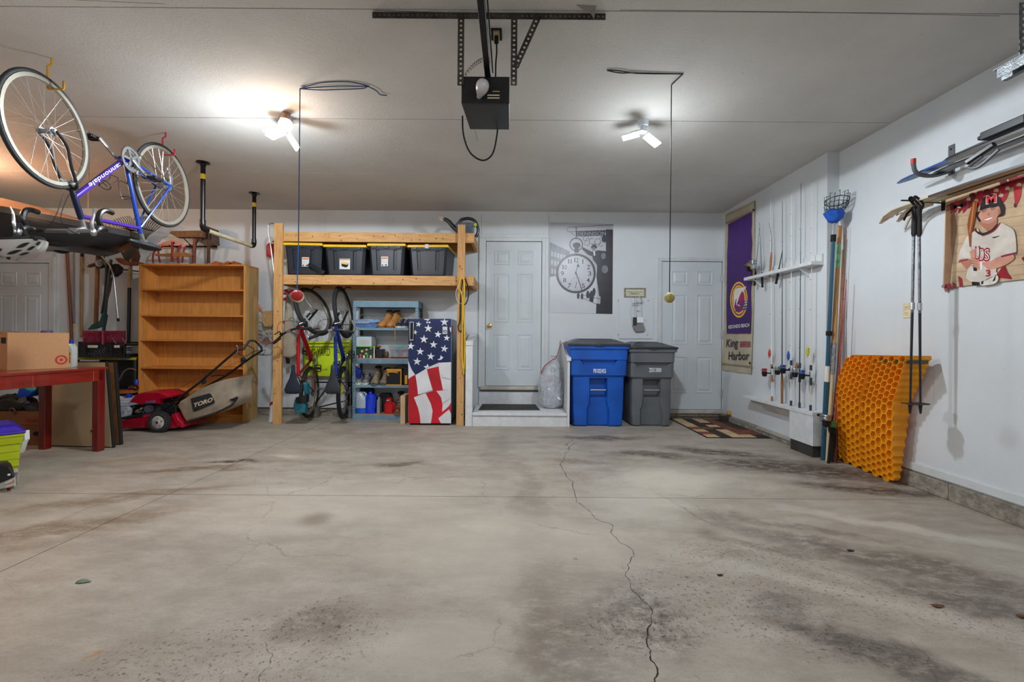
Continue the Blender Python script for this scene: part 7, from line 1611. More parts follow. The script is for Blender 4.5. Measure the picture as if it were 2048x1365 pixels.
for i in range(9):
    f_ = i / 8; x = 165 + 85 * f_; dy = .05 * math.sin(PI * f_)
    L.append([W(x, 662 + 0 * f_, 5.66 + dy), W(x, 676, 5.60 + dy), W(x + (f_ - .5) * -2, 690, 5.62 + dy)])
b = B().loft(L, cap=False, close=False); n_ = len(b.v); b.add([v + V(0, .012, 0) for v in b.v], b.f); b.build('blade', msr, t, smooth=60)
b = B()
for x0 in (178, 197, 220, 240): b.tube([W(x0, 664, 5.66), W(x0 - 6 + (x0 > 208) * 10, 676, 5.60), W(x0 - 10 + (x0 > 208) * 22, 688, 5.62)], .006, 6)
b.tube([W(206, 662, 5.66), W(206, 690, 5.62)], .016, 8); b.build('ribs', msr, t)
t = thing('bent_tube', 'bent chrome tube with black end hanging beside the bookcase', 'tube', W(235, 643, 5.95))
B().tube(smoothpts([W(203, 512, 6.0), W(212, 523, 5.98), W(221, 534, 5.96), W(227, 555, 5.95), W(231, 590, 5.95), W(236, 638, 5.95)]), .011).build('tube', malu_ := M('polished alloy'), t); B().cyl(W(236, 637, 5.95), W(236.5, 643, 5.95), .014).build('end_cap', mdark, t)
ex([(218, 530), (228, 527), (236, 534), (234, 545), (224, 553), (217, 545)], 5.98, 6.08, .02).single('trimmer_head', mdark, 'black trimmer head hanging behind the bent chrome tube', 'trimmer')
B().tube([W(216, 556, 6.0), W(222, 556, 6.0), W(219, 580, 6.02), W(213, 600, 6.03)], .016).single('wooden_grip', mbrn, 'short brown wooden grip below the trimmer head', 'handle')
t = thing('roller_pole', 'light wooden pole with black sleeve hanging left of the bookcase', 'pole', W(257, 690, 6.15))
B().cyl(W(260, 535, 6.15), W(259, 578, 6.15), .016).build('wood_top', mpalew, t); B().cyl(W(259, 576, 6.15), W(257, 688, 6.15), .021).build('black_sleeve', M('black tool handle'), t)
B().cyl(W(148, 505, 6.24), W(148, 648, 6.24), .010).single('thin_grey_pole', M('dull grey pole', '#77706b', .5), 'thin grey pole hanging between brown tool handles', 'pole')
# propeller shaped wooden piece, drill-like bits under the saddle
t = thing('wooden_mallet', 'rusty adze with curved blade hanging under the bicycle saddle', 'tool', W(245, 540, 5.9))
ex([(229, 517), (240, 516), (252, 523), (270, 523), (285, 526), (283, 530), (262, 531), (245, 530), (236, 525)], 5.90, 5.94, .008).build('blade', M('rusty wooden blade', '#6b3517', .6, var=.3, scale=14), t)
ex([(258, 498), (271, 496), (276, 512), (270, 531), (262, 531), (261, 515)], 5.92, 5.97, .010).build('head', mrust, t)
B().cyl(W(262, 530, 5.95), W(262, 560, 5.98), .014).build('handle', mtn, t)
t = thing('flat_shovel', 'black flat blade hanging point down left of the bicycle saddle', 'tool', W(250, 520, 5.6))
ex([(226, 478), (236, 473), (262, 492), (268, 498), (256, 523), (249, 520)], 5.60, 5.62, .004).build('blade', M('black tool handle'), t); ex([(241, 497), (245, 496), (248, 503), (244, 504)], 5.596, 5.6, 0).build('tag_label', mws, t, smooth=0)
# leaf rake on the wall
t = thing('leaf_rake', 'black fan shaped leaf rake mounted tines up on the back wall', 'rake', W(268, 495, 6.1))
b = B(); n = 25
base = (268, 500)
for i in range(n):
    f_ = (i - (n - 1) / 2) / ((n - 1) / 2)
    tx = 268 + 52 * f_; ty = 434 + 16 * abs(f_) ** 2
    b.ribbon([W(268 + 8 * f_, 500, 6.14), W(268 + 30 * f_, 470, 6.12), W(tx, ty + 4, 6.08), W(tx + 2 - 8 * (1 if f_ < 0 else -.4), ty - 2, 6.05)], .0095, (0, 1, 0))
    b.ribbon([W(268 + 8 * f_, 500, 6.143), W(268 + 30 * f_, 470, 6.123), W(tx, ty + 4, 6.083)], .0095, (0, 1, 0))
b.build('tines', M('matt black tines', '#131214', .9), t, smooth=0)
B().tube(smoothpts([W(230, 462, 6.10), W(268, 455, 6.10), W(306, 462, 6.10)]), .009, 6).build('tine_brace', M('black tool handle'), t); B().tube([W(268, 498, 6.14), W(268, 526, 6.16)], .018).build('handle', mbrn, t)
# push broom, square shovel
t = thing('push_broom', 'brown push broom hanging bristles up above the bookcase', 'broom', W(390, 526, 6.1))
ex([(337, 466), (341, 462), (405, 461), (405, 475), (353, 475), (345, 470)], 6.02, 6.10, .012).build('broom_head', M('dusty brown broom', '#7a5535', .8, var=.25, scale=30, bump=.5), t)
B().cyl(W(390, 476, 6.08), W(388, 527, 6.12), .020).build('handle', M('dull red handle', '#7b3524', .5, var=.3, scale=14, stretch=(1, 1, 6)), t); b = B()
b.cyl(W(367, 476, 6.06), W(384, 494, 6.1), .006).cyl(W(398, 476, 6.06), W(391, 494, 6.1), .006); b.build('brace', mdark, t)
t = thing('square_shovel', 'dark square bladed shovel hanging behind the cream pipe', 'shovel', W(418, 526, 6.1))
ex([(401, 455), (412, 452), (436, 461), (438, 492), (402, 487)], 6.10, 6.12, .006).build('blade', M('dark worn steel', '#3b3430', .5, .5, var=.4, scale=18), t); B().cyl(W(418, 468, 6.10), W(417, 527, 6.14), .019).build('handle', mrust, t)
# red sled
t = thing('wooden_sled', 'small red metal framed sled with wooden bar on top of the bookcase', 'sled', W(345, 526, 6.1))
msl = M('sled red paint', '#8f1620', .35, var=.15)
Ysl = 6.08
b = B()
b.ribbon([W(316, 495, Ysl), W(328, 488, Ysl), W(345, 484, Ysl), W(362, 488, Ysl), W(370, 494, Ysl)], .05, (0, 1, 0)); b.ribbon([W(316, 495, Ysl + .01), W(328, 488, Ysl + .01), W(345, 484, Ysl + .01), W(362, 488, Ysl + .01), W(370, 494, Ysl + .01)], .05, (0, 1, 0))
b.tube([W(345, 484, Ysl - .01), W(344, 524, Ysl - .01)], .016, 8)
for P in (((318, 494), (307, 507), (306, 526)), ((326, 492), (317, 503), (320, 526)), ((362, 490), (355, 505), (357, 526)), ((369, 494), (367, 505), (364, 526))): b.tube(smoothpts([W(*p, Ysl) for p in P]), .0105, 8)
b.build('sled_frame', msl, t)
ex([(309, 508), (340, 507), (345, 504), (372, 505), (385, 512), (378, 514), (340, 514), (310, 512)], Ysl - .02, Ysl, .006).build('cross_bar', M('yellowed wood', '#9a6a38', .6, var=.2, scale=12), t)

# ================================================================ dark utility shelf behind the frames
t = thing('utility_shelf', 'black plastic utility shelf with yellow boards left of the bookcase', 'shelf', (-4.98, 5.9, 0))
mpl2 = M('black moulded shelf', '#17171b', .55, var=.3); myb2 = M('yellow shelf board', '#a39a1e', .5, var=.2)
ux0, ux1, uy0, uy1 = W(150, 720, 5.75).x, W(274, 720, 5.75).x, 5.72, 6.12
for px_ in (ux0 + .03, ux1 - .02):
    for y in (uy0 + .03, uy1 - .03): B().cyl((px_, y, 0), (px_, y, .80), .022).build('post', mpl2, t)
for zz, mm in ((.79, myb2), (.38, mpl2), (.06, mpl2)): B().box(ux0, ux1, uy0, uy1, zz - .02, zz + .015).build('shelf_board', mm, t, smooth=0, bevel=.004)
B().box(ux0, ux1, uy1 - .01, uy1, .05, .78).build('back_sheet', mpl2, t, smooth=0)
uz = .805
cr_ = thing('milk_crate', 'black plastic milk crate on the utility shelf under the snow shovel', 'crate', (W(204, 716, 5.7).x, 5.8, uz))
cx0, cx1, cz0, cz1 = W(156, 718, 5.62).x, W(250, 718, 5.62).x, uz, W(200, 684, 5.62).z
mcr = M('black crate plastic', '#141417', .45)
b = B()
for zz in (cz0 + .008, cz0 + .03, cz1 - .012, cz1 - .04): b.box(cx0, cx1, 5.62, 5.635, zz - .008, zz + .008); b.box(cx0, cx1, 5.94, 5.955, zz - .008, zz + .008); b.box(cx1 - .012, cx1, 5.62, 5.95, zz - .008, zz + .008); b.box(cx0, cx0 + .012, 5.62, 5.95, zz - .008, zz + .008)
for x in (cx0, cx0 + (cx1 - cx0) * .68, cx1 - .02): b.box(x, x + .02, 5.618, 5.64, cz0, cz1)
b.build('crate_rails', mcr, cr_, smooth=0)
b = B(); zl, zh = cz0 + .03, cz1 - .04
for seg_, nn_ in (((cx0 + .09, cx0 + (cx1 - cx0) * .68), 8), ((cx0 + (cx1 - cx0) * .70, cx1 - .03), 5)):
    for i in range(-2, nn_ + 1):
        for s in (-1, 1):
            x0_ = seg_[0] + (seg_[1] - seg_[0]) * i / nn_; dx = s * (zh - zl) * .8; x_a, x_b = (x0_, x0_ + dx) if s > 0 else (x0_ - dx, x0_)
            b.bar((min(max(x_a, seg_[0]), seg_[1]), 5.627, zl), (min(max(x_b, seg_[0]), seg_[1]) + .0001, 5.627, zh), .006, .008, (0, 1, 0))
b.build('crate_lattice', mcr, cr_, smooth=0); B().box(cx0 + .01, cx1 - .01, 5.63, 5.94, cz0, cz0 + .01).build('crate_floor', mcr, cr_, smooth=0); B().box(cx0, cx0 + .09, 5.622, 5.634, cz0, cz1).build('crate_panel', mcr, cr_, smooth=0)
folded('white rag bundle lying inside the milk crate', 'rag', 172, 240, 5.68, uz + .012, .155, M('crumpled white rag', '#8f949b', .9, var=.35, scale=25, bump=.6), 11, 'rag', .2)
for x0, x1_, z0, z1 in ((175, 194, 691, 696), (228, 238, 691, 696)): a, c = W(x0, z1, 5.61), W(x1_, z0, 5.61); B().box(a.x, c.x, 5.612, 5.62, a.z, c.z).build('paper_tag', mws, cr_, smooth=0)
B().tube(smoothpts([W(228, 765, 5.64), W(234, 765, 5.64), W(240, 758, 5.64), W(247, 745, 5.64), W(255, 739, 5.64), W(264, 738, 5.64), W(272, 741, 5.64)]), .010).single('curved_pipe', M('dull bronze tube', '#8d7a68', .35, .7), 'curved grey brown handle tube above the white bucket', 'tube')
ex([(228, 783), (232, 781), (262, 781), (264, 787), (236, 789)], 5.60, 5.70, .006).single('wood_offcut', M('orange brown plank', '#9a4f24', .5, var=.2, scale=12), 'short orange brown wooden board above the white bucket', 'board')
B().sph(W(267, 776, 5.66), .05, 14, sc=(1.2, 1, .8)).single('amber_jar', M('dark amber glass', '#4a2312', .15), 'dark amber round jar beside the bookcase foot', 'jar')
for i, (x, y, r_) in enumerate(((232, 755, .03), (273, 765, .022), (258, 793, .03))): B().lathe([(r_, -.03), (r_, .02), (r_ * .6, .035)], W(x, y, 5.62), n=14).single('blue_cap', M('blue cap plastic', '#1637a8', .4), ['blue cap in the dark shelf beside the curved tube', 'blue cap beside the bookcase edge', 'blue cap above the white bucket rim'][i], 'cap')  # loose blue plastic caps, no jars under them
for x, y in ((249, 716),): ex([(246, 712), (253, 712), (253, 720), (246, 720)], 5.70, 5.74, .003).single('small_cup', M('pale blue cup', '#6f97b8', .4), 'small pale blue cup beside the milk crate', 'cup')
q = W(243, 835, 5.50)
t = thing('bucket', 'white plastic bucket behind the red mower engine', 'bucket', (q.x, 5.55, .02)); mbw = M('white bucket plastic', '#b4bac2', .4, var=.1)
B().lathe([(.11, .04), (.135, .20), (.145, .29), (.15, .29), (.15, .31), (.14, .31), (.128, .2), (.10, .05)], (W(250, 800, 5.55).x, 5.55, .02), n=28).build('bucket_body', mbw, t)
for dz in (.22, .26): B().torus((W(250, 800, 5.55).x, 5.55, dz + .02), (0, 0, 1), .143, .003).build('bucket_ring', mbw, t)

# ================================================================ red mower
YM = 5.10
mw_ = thing('lawn_mower', 'red push mower with grey rear bag facing left before the bookcase', 'lawn mower', (W(330, 860, 5.3).x, 5.3, 0))
mmr = M('mower red paint', '#a8102a', .28, .1, var=.2, scale=6, coat=.3); mmb = M('mower black plastic', '#1a1b20', .4, var=.2)
def ring(pts, Ya, Yb, k=1.): return [W(x, y, Ya) for x, y in pts]
ex([(233, 840), (243, 842), (262, 836), (285, 830), (305, 828), (330, 830), (352, 838), (365, 850), (350, 858), (300, 859), (240, 858), (234, 856)], 5.12, 5.56, .03).build('deck', mmr, mw_)
ex([(236, 846), (244, 845), (243, 859), (236, 858)], 5.11, 5.56, .004).build('deck_front', mmr, mw_)
ex([(238, 836), (262, 832), (285, 829), (285, 834), (262, 837), (240, 841)], 5.11, 5.5, .01).build('deck_lip', mmb, mw_)
b = B(); L = []
for y, s in ((5.14, .80), (5.18, .97), (5.30, 1.04), (5.42, .97), (5.48, .78)):
    P = [(250, 807), (257, 799), (266, 790), (285, 785), (305, 783), (322, 783), (335, 788), (346, 792), (343, 796), (322, 798), (318, 810), (300, 810), (275, 811), (262, 807)]
    cx_, cy_ = 298, 800; L.append([W(cx_ + (x - cx_) * s, cy_ + (yy - cy_) * s, 5.14) + V(0, y - 5.14, 0) for x, yy in P])
b.loft(L).build('engine_cover', mmr, mw_, smooth=40)
for i in range(3): B().bar(W(275 + i * 3, 793 - i * 2.6, 5.165), W(318, 793 - i * 2.6, 5.165), .006, .006).build('vent_slot', M('dark mower red', '#4d0713', .5), mw_)
ex([(290, 803), (310, 801), (310, 806), (291, 808)], 5.135, 5.15, .002).build('decal', M('purple grey decal', '#6b4a78', .4), mw_)
ex([(258, 812), (318, 810), (322, 828), (262, 832)], 5.20, 5.44, .02).build('engine_block', M('engine grey black', '#2a2a30', .5, .3, var=.6, scale=30, bump=.6), mw_)
B().cyl(W(298, 818, 5.17), W(298, 818, 5.26), .045, n=24).build('air_filter', mmb, mw_)
B().cyl(W(254, 822, 5.15), W(254, 822, 5.3), .05, n=24).build('muffler', M('muffler metal', '#8f9094', .3, .8, var=.5, scale=30), mw_)
for i, (x, y, r_, cc) in enumerate(((272, 824, .014, '#a98a6a'), (281, 819, .012, '#b0a08a'), (287, 825, .015, '#6d7fa0'), (292, 829, .014, '#2f5fae'), (306, 829, .012, '#2f5fae'), (266, 816, .013, '#3a4f78'), (277, 826, .010, '#8a8a8a'))): B().cyl(W(x, y, 5.16), W(x + 5, y - 3, 5.2), r_).build('engine_fitting', M('fitting ' + cc, cc, .4, .4), mw_)
ex([(318, 792), (340, 790), (346, 800), (340, 806), (320, 806)], 5.20, 5.40, .01).build('fuel_tank', mmb, mw_)
ex([(320, 810), (335, 806), (352, 812), (352, 828), (338, 832), (322, 828)], 5.13, 5.16, .006).build('handle_bracket', mmb, mw_)
for y in (5.085, 5.55):
    for px_, r_ in ((325, .118), (262, .10)):
        if px_ == 262 and y < 5.2: continue
        c = W(px_, 0, 5.085); zc = r_ + .0
        w_ = B().torus((c.x, y, zc), (0, 1, 0), r_ - .028, .028, n=36, m=8); nn = 36
        for i in range(nn): a = 2 * PI * i / nn; w_.bc(V(c.x + math.cos(a) * (r_ - .002), y, zc + math.sin(a) * (r_ - .002)), (.011, .045, .011))
        w_ = w_.build('wheel', M('mower tyre', '#2b2b2d', .8), mw_)
        B().lathe([(.02, -.035), (.025, -.028), (r_ - .04, -.018), (r_ - .028, -.012), (r_ - .028, .02)], (c.x, y, zc), align((0, 1, 0)).to_3x3(), n=28).build('wheel_disc', M('pale wheel disc', '#b7aea6', .5, var=.25, scale=20), w_)
        B().cyl((c.x, y - .04, zc), (c.x, y - .02, zc), .013).build('wheel_bolt', mdark, w_)
        for i in range(5): a = 2 * PI * i / 5 + .3; B().bc((c.x + math.cos(a) * .045, y - .026, zc + math.sin(a) * .045), (.018, .004, .018), Matrix.Rotation(-a, 3, 'Y')).build('disc_rib', M('disc rib grey', '#8d857e', .5), w_)
ex([(342, 830), (350, 827), (356, 838), (366, 850), (364, 856), (353, 852)], 5.10, 5.5, .006).build('rear_flap', mmr, mw_)
ex([(340, 820), (350, 818), (364, 845), (358, 850)], 5.14, 5.5, .006).build('rear_door', mmb, mw_)
# handle
mhb = M('mower handle black', '#16181c', .35, .2)
Ya, Yb_ = 5.13, 5.52
def hx(x, y, Y): return W(x, y, Y)
B().tube([hx(330, 818, Ya), hx(400, 765, Ya), hx(475, 700, Ya)] + smoothpts([hx(487, 699, Ya), hx(494, 688, Ya + .02), hx(498, 683, Ya + .10), hx(512, 682, Yb_ - .12), hx(520, 690, Yb_ - .04), hx(524, 702, Yb_), hx(500, 720, Yb_)])[0:0] + [hx(487, 699, Ya), hx(497, 684, Ya + .04), hx(501, 682, Ya + .1), hx(508, 682, Yb_ - .1), hx(512, 684, Yb_ - .04)], .0125, 10).build('handle_bar', mhb, mw_)
B().tube([hx(330, 822, Yb_), hx(395, 783, Yb_), hx(452, 752, Yb_), hx(503, 715, Yb_), hx(524, 702, Yb_), hx(522, 694, Yb_ - .02), hx(512, 684, Yb_ - .04)], .0125, 10).build('handle_bar', mhb, mw_)
B().tube(smoothpts([hx(423, 753, Ya), hx(437, 751, 5.3), hx(452, 752, Yb_)]), .009).build('cross_brace', mhb, mw_)
for P in ([(472, 702), (480, 711), (492, 713), (508, 703), (531, 700), (526, 711), (516, 710), (503, 712)], [(481, 690), (492, 690), (500, 694), (507, 697), (508, 703), (505, 712)]): B().tube([hx(x, y, 5.12 + .3 * i / len(P)) for i, (x, y) in enumerate(P)], .0042, 6).build('bail_wire', mhb, mw_)
B().tube([hx(473, 691, 5.12), hx(476, 695, 5.12), hx(474, 708, 5.12)], .004, 6).build('starter_rope_hook', M('steel wire'), mw_)
ex([(481, 718), (485, 714), (489, 719), (486, 728), (481, 725)], 5.45, 5.49, .004).build('starter_grip', mmb, mw_)
B().tube([hx(336, 788, 5.3), hx(380, 765, 5.25), hx(440, 740, 5.3), hx(482, 722, 5.46)], .002, 5).build('starter_cord', M('dark red cord', '#5a1f22', .7), mw_)
ex([(402, 765), (409, 760), (410, 766), (404, 770)], 5.10, 5.13, .003).build('handle_knob', mmb, mw_)
mbag = M('grass bag cloth', '#968a78', .85, var=.28, scale=5, bump=.5, bscale=22); L = []
P = [(351, 812), (356, 804), (366, 798), (382, 787), (398, 777), (420, 768), (445, 760), (478, 754), (473, 766), (471, 776), (473, 790), (473, 800), (463, 812), (450, 819), (431, 827), (405, 835), (369, 845), (364, 838), (358, 826)]
for y, s in ((0, .90), (.02, .965), (.07, 1.0), (.30, 1.0), (.36, .96), (.38, .88)):
    cx_, cy_ = 415, 802; L.append([W(cx_ + (x - cx_) * s, cy_ + (yy - cy_) * s, 5.12) + V(0, y, 0) for x, yy in P])
bg = B().loft(L).build('grass_bag', mbag, mw_, smooth=50)
yl = 5.112
lb = [W(220 + x * .1758, 640 + y * .1758, yl) for x, y in ((918, 905), (925, 895), (1125, 838), (1145, 845), (1188, 935), (1180, 955), (965, 1045), (945, 1040))]
B().prism(lb, (0, .012, 0)).build('bag_label', M('charcoal label', '#25262b', .5), bg, smooth=0)
text('TORO', W(220 + 948 * .1758, 640 + 1000 * .1758, yl - .001), W(220 + 1165 * .1758, 640 + 928 * .1758, yl - .001), .046, M('cream letters', '#cbb9a0', .5), bg, up=V(.0, 0, 1), bold=.035, slant=.15)
b = B()
for y0 in (0,): b.tube([W(x, yy, 5.125) for x, yy in ((473, 800), (463, 812), (431, 828), (400, 837), (369, 846))], .008, 6)
b.build('bag_binding', mmb, bg)
ex([(458, 800), (466, 797), (473, 794), (473, 800), (464, 803)], 5.10, 5.13, .002).build('bag_strap', mmb, bg)

# ================================================================ framed boards leaning behind the table
mkb = M('kraft backing board', '#a3896a', .8, var=.10, scale=2.5)
def leaning(nm, label, a, c, H, lean, face, edge, thick=.03):
    "a,c floor points left,right; leans back by 'lean' at height H"
    a, c = Vector(a), Vector(c); t = thing(nm, label, 'picture frame', ((a + c) / 2)); u = (c - a).normalized(); n = V(-u.y, u.x, 0); 
    top = V(-.18, lean, H); nn_ = u.cross(top.normalized())
    if nn_.y > 0: nn_ = -nn_
    k = nn_ * -thick
    B().prism([a, c, c + top, a + top], k).build('panel', edge, t, smooth=0)
    e = .012; f = nn_ * .002; w_ = (c - a).length
    q = [a + u * e + top * .012, c - u * e + top * .012, c - u * e + top * .988, a + u * e + top * .988]
    B().prism([p + f for p in q], -f).build('backing_paper', face, t, smooth=0); return t, a, c, top, nn_, u
a = W(60, 905, 4.40); c = W(225, 897, 4.40); a = V(-4.56, 4.44, 0); c = V(W(226, 897, 4.38).x, 4.38, 0)
topz = W(150, 722, 4.6).z
t, a, c, top, nn_, u = leaning('framed_board', 'large brown paper backed frame leaning behind the red desk', a, c, topz, .12, mkb, mdark)
p = a.lerp(c, .72) + top * .18; B().prism([p + nn_ * .004, p + u * .03 + nn_ * .004, p + u * .03 + top * .018 + nn_ * .004, p + top * .018 + nn_ * .004], nn_ * .004).build('black_label', mdark, t, smooth=0); B().prism([p + u * .03 + nn_ * .004, p + u * .055 + nn_ * .004, p + u * .055 + top * .018 + nn_ * .004, p + u * .03 + top * .018 + nn_ * .004], nn_ * .004).build('white_label', mws, t, smooth=0)
a = V(-4.3, 4.52, 0); c = V(W(241, 893, 4.50).x, 4.50, 0)
leaning('framed_board', 'second brown framed panel leaning behind the kraft backed one', a, c, topz - .01, .13, M('brown wood frame', '#7a4f28', .5, var=.25, scale=6, stretch=(6, 6, 1)), mdark, .035)

# ================================================================ red desk
mdk = M('cherry red desk wood', '#7c1d0f', .28, var=.22, scale=3, stretch=(1, 1, 7), coat=.3); mdk2 = M('cherry red desk legs', '#6c120e', .25, var=.2, scale=3, stretch=(7, 7, 1), coat=.3)
tz = .785
cR = V(-3.815, 4.30, 0); ud = V(-.10, -1, 0).normalized(); us = V(-1, .10, 0).normalized()
dk = thing('desk', 'cherry red wooden desk with slim apron at the left edge', 'desk', cR + ud * .6 + us * .3)
Ld, Wd = 1.25, .645
def dq(i, j, z): return cR + ud * (i) + us * (j) + V(0, 0, z)
B().prism([dq(-.02, -.01, tz - .022), dq(Ld, -.01, tz - .022), dq(Ld, Wd, tz - .022), dq(-.02, Wd, tz - .022)], (0, 0, .022)).build('desk_top', mdk, dk, smooth=0, bevel=.005)
for (i0, j0, i1, j1) in ((.02, .0, Ld - .02, .022), (.0, .03, .022, Wd - .03)):
    B().prism([dq(i0, j0, tz - .125), dq(i1, j0, tz - .125), dq(i1, j1, tz - .125), dq(i0, j1, tz - .125)], (0, 0, .103)).build('apron', mdk, dk, smooth=0, bevel=.002)
for i0 in (.11, .60): B().prism([dq(i0, -.002, tz - .125), dq(i0 + .003, -.002, tz - .125), dq(i0 + .003, .002, tz - .125), dq(i0, .002, tz - .125)], (0, 0, .095)).build('drawer_seam', M('pale scratch', '#a8604a', .6), dk, smooth=0)
for i0, j0 in ((0, 0), (0, Wd - .085), (Ld - .09, 0), (Ld - .09, Wd - .085)):
    B().prism([dq(i0, j0, 0), dq(i0 + .066, j0, 0), dq(i0 + .066, j0 + .066, 0), dq(i0, j0 + .066, 0)], (0, 0, tz - .022)).build('leg', mdk2, dk, smooth=0, bevel=.006)
# cardboard box with bullseye
mcb2 = M('cardboard', '#b98a60', .8, var=.07, scale=120); A = V(W(138, 737, 4.14).x, 4.14, tz); Bp = V(W(14, 741, 3.80).x, 3.80, tz)
uu = (Bp - A); Lb = uu.length; uu.normalize(); vv = V(-uu.y, uu.x, 0)
if vv.x > 0: vv = -vv
H_ = .315
bxn = thing('cardboard_box', 'large cardboard box with red bullseye emblem on the red desk', 'box', (A + Bp) / 2 + vv * .15)
B().prism([A, Bp, Bp + vv * .42, A + vv * .42], (0, 0, H_)).build('box_body', mcb2, bxn, smooth=0, bevel=.003)
for k0, k1 in ((0, .205), (.215, .42)): B().prism([A + vv * k0 + V(0, 0, H_), Bp + vv * k0 + V(0, 0, H_), Bp + vv * k1 + V(0, 0, H_ + .004), A + vv * k1 + V(0, 0, H_ + .004)], (0, 0, .004)).build('flap', mcb2, bxn, smooth=0)
cm = A + uu * Lb * .135 + V(0, 0, H_ * .245); nb = -vv
mtr = M('bullseye red', '#b01a1c', .6)
def ringp(r0, r1, nm, m, off_):
    b = B(); n = 40; o_ = [cm + nb * off_ + uu * (r1 * math.cos(2 * PI * i / n)) + V(0, 0, r1 * math.sin(2 * PI * i / n)) for i in range(n)]
    if r0: i_ = [cm + nb * off_ + uu * (r0 * math.cos(2 * PI * i / n)) + V(0, 0, r0 * math.sin(2 * PI * i / n)) for i in range(n)]; b.loft([o_, i_, ], cap=False)
    else: b.poly(o_)
    b.build(nm, m, bxn, smooth=0)
ringp(.028, .042, 'bullseye_ring', mtr, .0012); ringp(0, .013, 'bullseye_dot', mtr, .0012)
e0 = Bp + vv * .03 + V(0, 0, H_ * .72); nf = uu
B().prism([e0 + nf * .001, e0 + vv * .12 + nf * .001, e0 + vv * .12 + nf * .001 + V(0, 0, .05), e0 + nf * .001 + V(0, 0, .05)], nf * .001).build('printed_block', mdark, bxn, smooth=0)
B().lathe([(.04, 0), (.042, .004), (.038, .014), (.02, .018)], (A + uu * .12 + vv * .1 + V(0, 0, H_ + .008)), n=16).single('purple_lid', M('purple plastic', '#4a3a78', .5), 'small purple lid lying on top of the cardboard box', 'lid')
pth = A + uu * .25 + vv * .2 + V(0, 0, H_ + .008); B().bc(pth + V(0, 0, .004), (.18, .22, .006)).single('folded_paper', M('brown paper', '#8d6f56', .8), 'brown folded sheet on top of the cardboard box', 'paper', smooth=0)
# detergent
q = W(144, 737, 4.22); db = thing('detergent_bottle', 'white detergent bottle with yellow label behind the cardboard box', 'bottle', (W(144, 700, 4.25).x, 4.25, tz))
xq = W(143, 700, 4.22).x
xq = W(143.5, 700, 4.25).x
def dl(z, w_, xo=0): return [V(xq + xo + w_ * sg(math.cos(k * PI / 8)), 4.25 + .035 * sg(math.sin(k * PI / 8)), z) for k in range(16)]
B().loft([dl(tz, .028), dl(tz + .01, .034), dl(tz + .16, .034), dl(tz + .19, .030), dl(tz + .205, .018, -.006), dl(tz + .22, .016, -.006)]).build('bottle_body', M('white bottle', '#b9bcb8', .35), db)
B().cyl((xq - .006, 4.25, tz + .215), (xq - .006, 4.25, tz + .255), .017).build('bottle_cap', M('blue cap plastic'), db); B().box(xq - .03, xq + .024, 4.212, 4.216, tz + .05, tz + .14).build('bottle_label', M('orange yellow label', '#cf9a2c', .5, var=.4, scale=60), db, smooth=0)
B().bc((xq + .0, 4.22, tz + .02), (.03, .03, .04)).single('yellow_box', M('pale yellow carton', '#c9a848', .6), 'small pale yellow carton in front of the detergent bottle', 'box', smooth=0)

# ================================================================ below the desk
a, c = W(38, 893, 4.30), W(82, 893, 4.30)
pk = thing('fruit_box', 'brown cardboard box with red lettering under the desk', 'box', (W(40, 893, 4.2).x, 4.2, 0)); mcd = M('brown fruit carton', '#855634', .8, var=.1)
x1_ = W(78, 890, 4.46).x
B().box(x1_ - .72, x1_, 4.46, 4.80, 0, .275).build('carton', mcd, pk, smooth=0, bevel=.003); B().box(x1_ - .73, x1_ + .004, 4.455, 4.805, .20, .33).build('carton_lid', mcd, pk, smooth=0, bevel=.003)
mrl = M('red carton print', '#a02a1c', .6)
text('Pink', W(50, 846, 4.45), W(74, 845, 4.45), .042, mrl, pk, bold=.02, slant=.2); text('LADY APPLES', W(51, 855, 4.45), W(74, 854, 4.45), .012, mrl, pk, slant=.1); text('growers', W(53, 861, 4.45), W(73, 859, 4.45), .014, M('dark print'), pk, slant=.2)
B().cyl(W(72, 868, 4.455), W(72, 868, 4.44), .022).build('hand_hole', mdark, pk)
random.seed(21)
def blob_(name, label, cat, px0, px1, py0, py1, Y, dy, mat, seed):
    random.seed(seed); a, c = W(px0, py1, Y), W(px1, py0, Y); b = B(); b.sph(((a.x + c.x) / 2, Y + dy / 2, (a.z + c.z) / 2), 1, 20, sc=((c.x - a.x) / 2, dy / 2, (c.z - a.z) / 2))
    b.v = [v + V(random.uniform(-.012, .012), random.uniform(-.01, .01), random.uniform(-.012, .012)) for v in b.v]; return b.single(name, mat, label, cat, smooth=60)
mlb = M('black leather', '#1b1816', .4, var=.3, scale=12, bump=.4)
blob_('leather_bag', 'slumped black leather bag on the carton under the desk', 'bag', -45, 45, 792, 842, 4.46, .26, mlb, 3)
B().tube(smoothpts([W(-5, 800, 4.44), W(5, 795, 4.44), W(22, 793, 4.44), W(34, 799, 4.44)]), .012).single('bag_strap', mlb, 'curved black strap over the leather bag under the desk', 'strap')
ex([(40, 812), (47, 808), (62, 812), (72, 820), (72, 832), (60, 830)], 4.47, 4.7, .02).single('black_satchel', M('grey black satchel', '#2d2d33', .5, var=.4, scale=14, stretch=(1, 1, 4)), 'ribbed dark grey satchel beside the leather bag', 'bag')
ex([(36, 797), (46, 795), (48, 803), (44, 807), (36, 806)], 4.44, 4.47, .004).single('silver_sneaker', M('grey sneaker cloth', '#6a6a6e', .6, var=.4, scale=40), 'small grey white shoe top above the satchel', 'shoe')
B().torus(W(25, 822, 4.44), (0, 1, .2), .025, .006).single('metal_ring', M('bronze ring', '#8d7058', .3, .8), 'small bronze ring lying against the leather bag', 'ring')
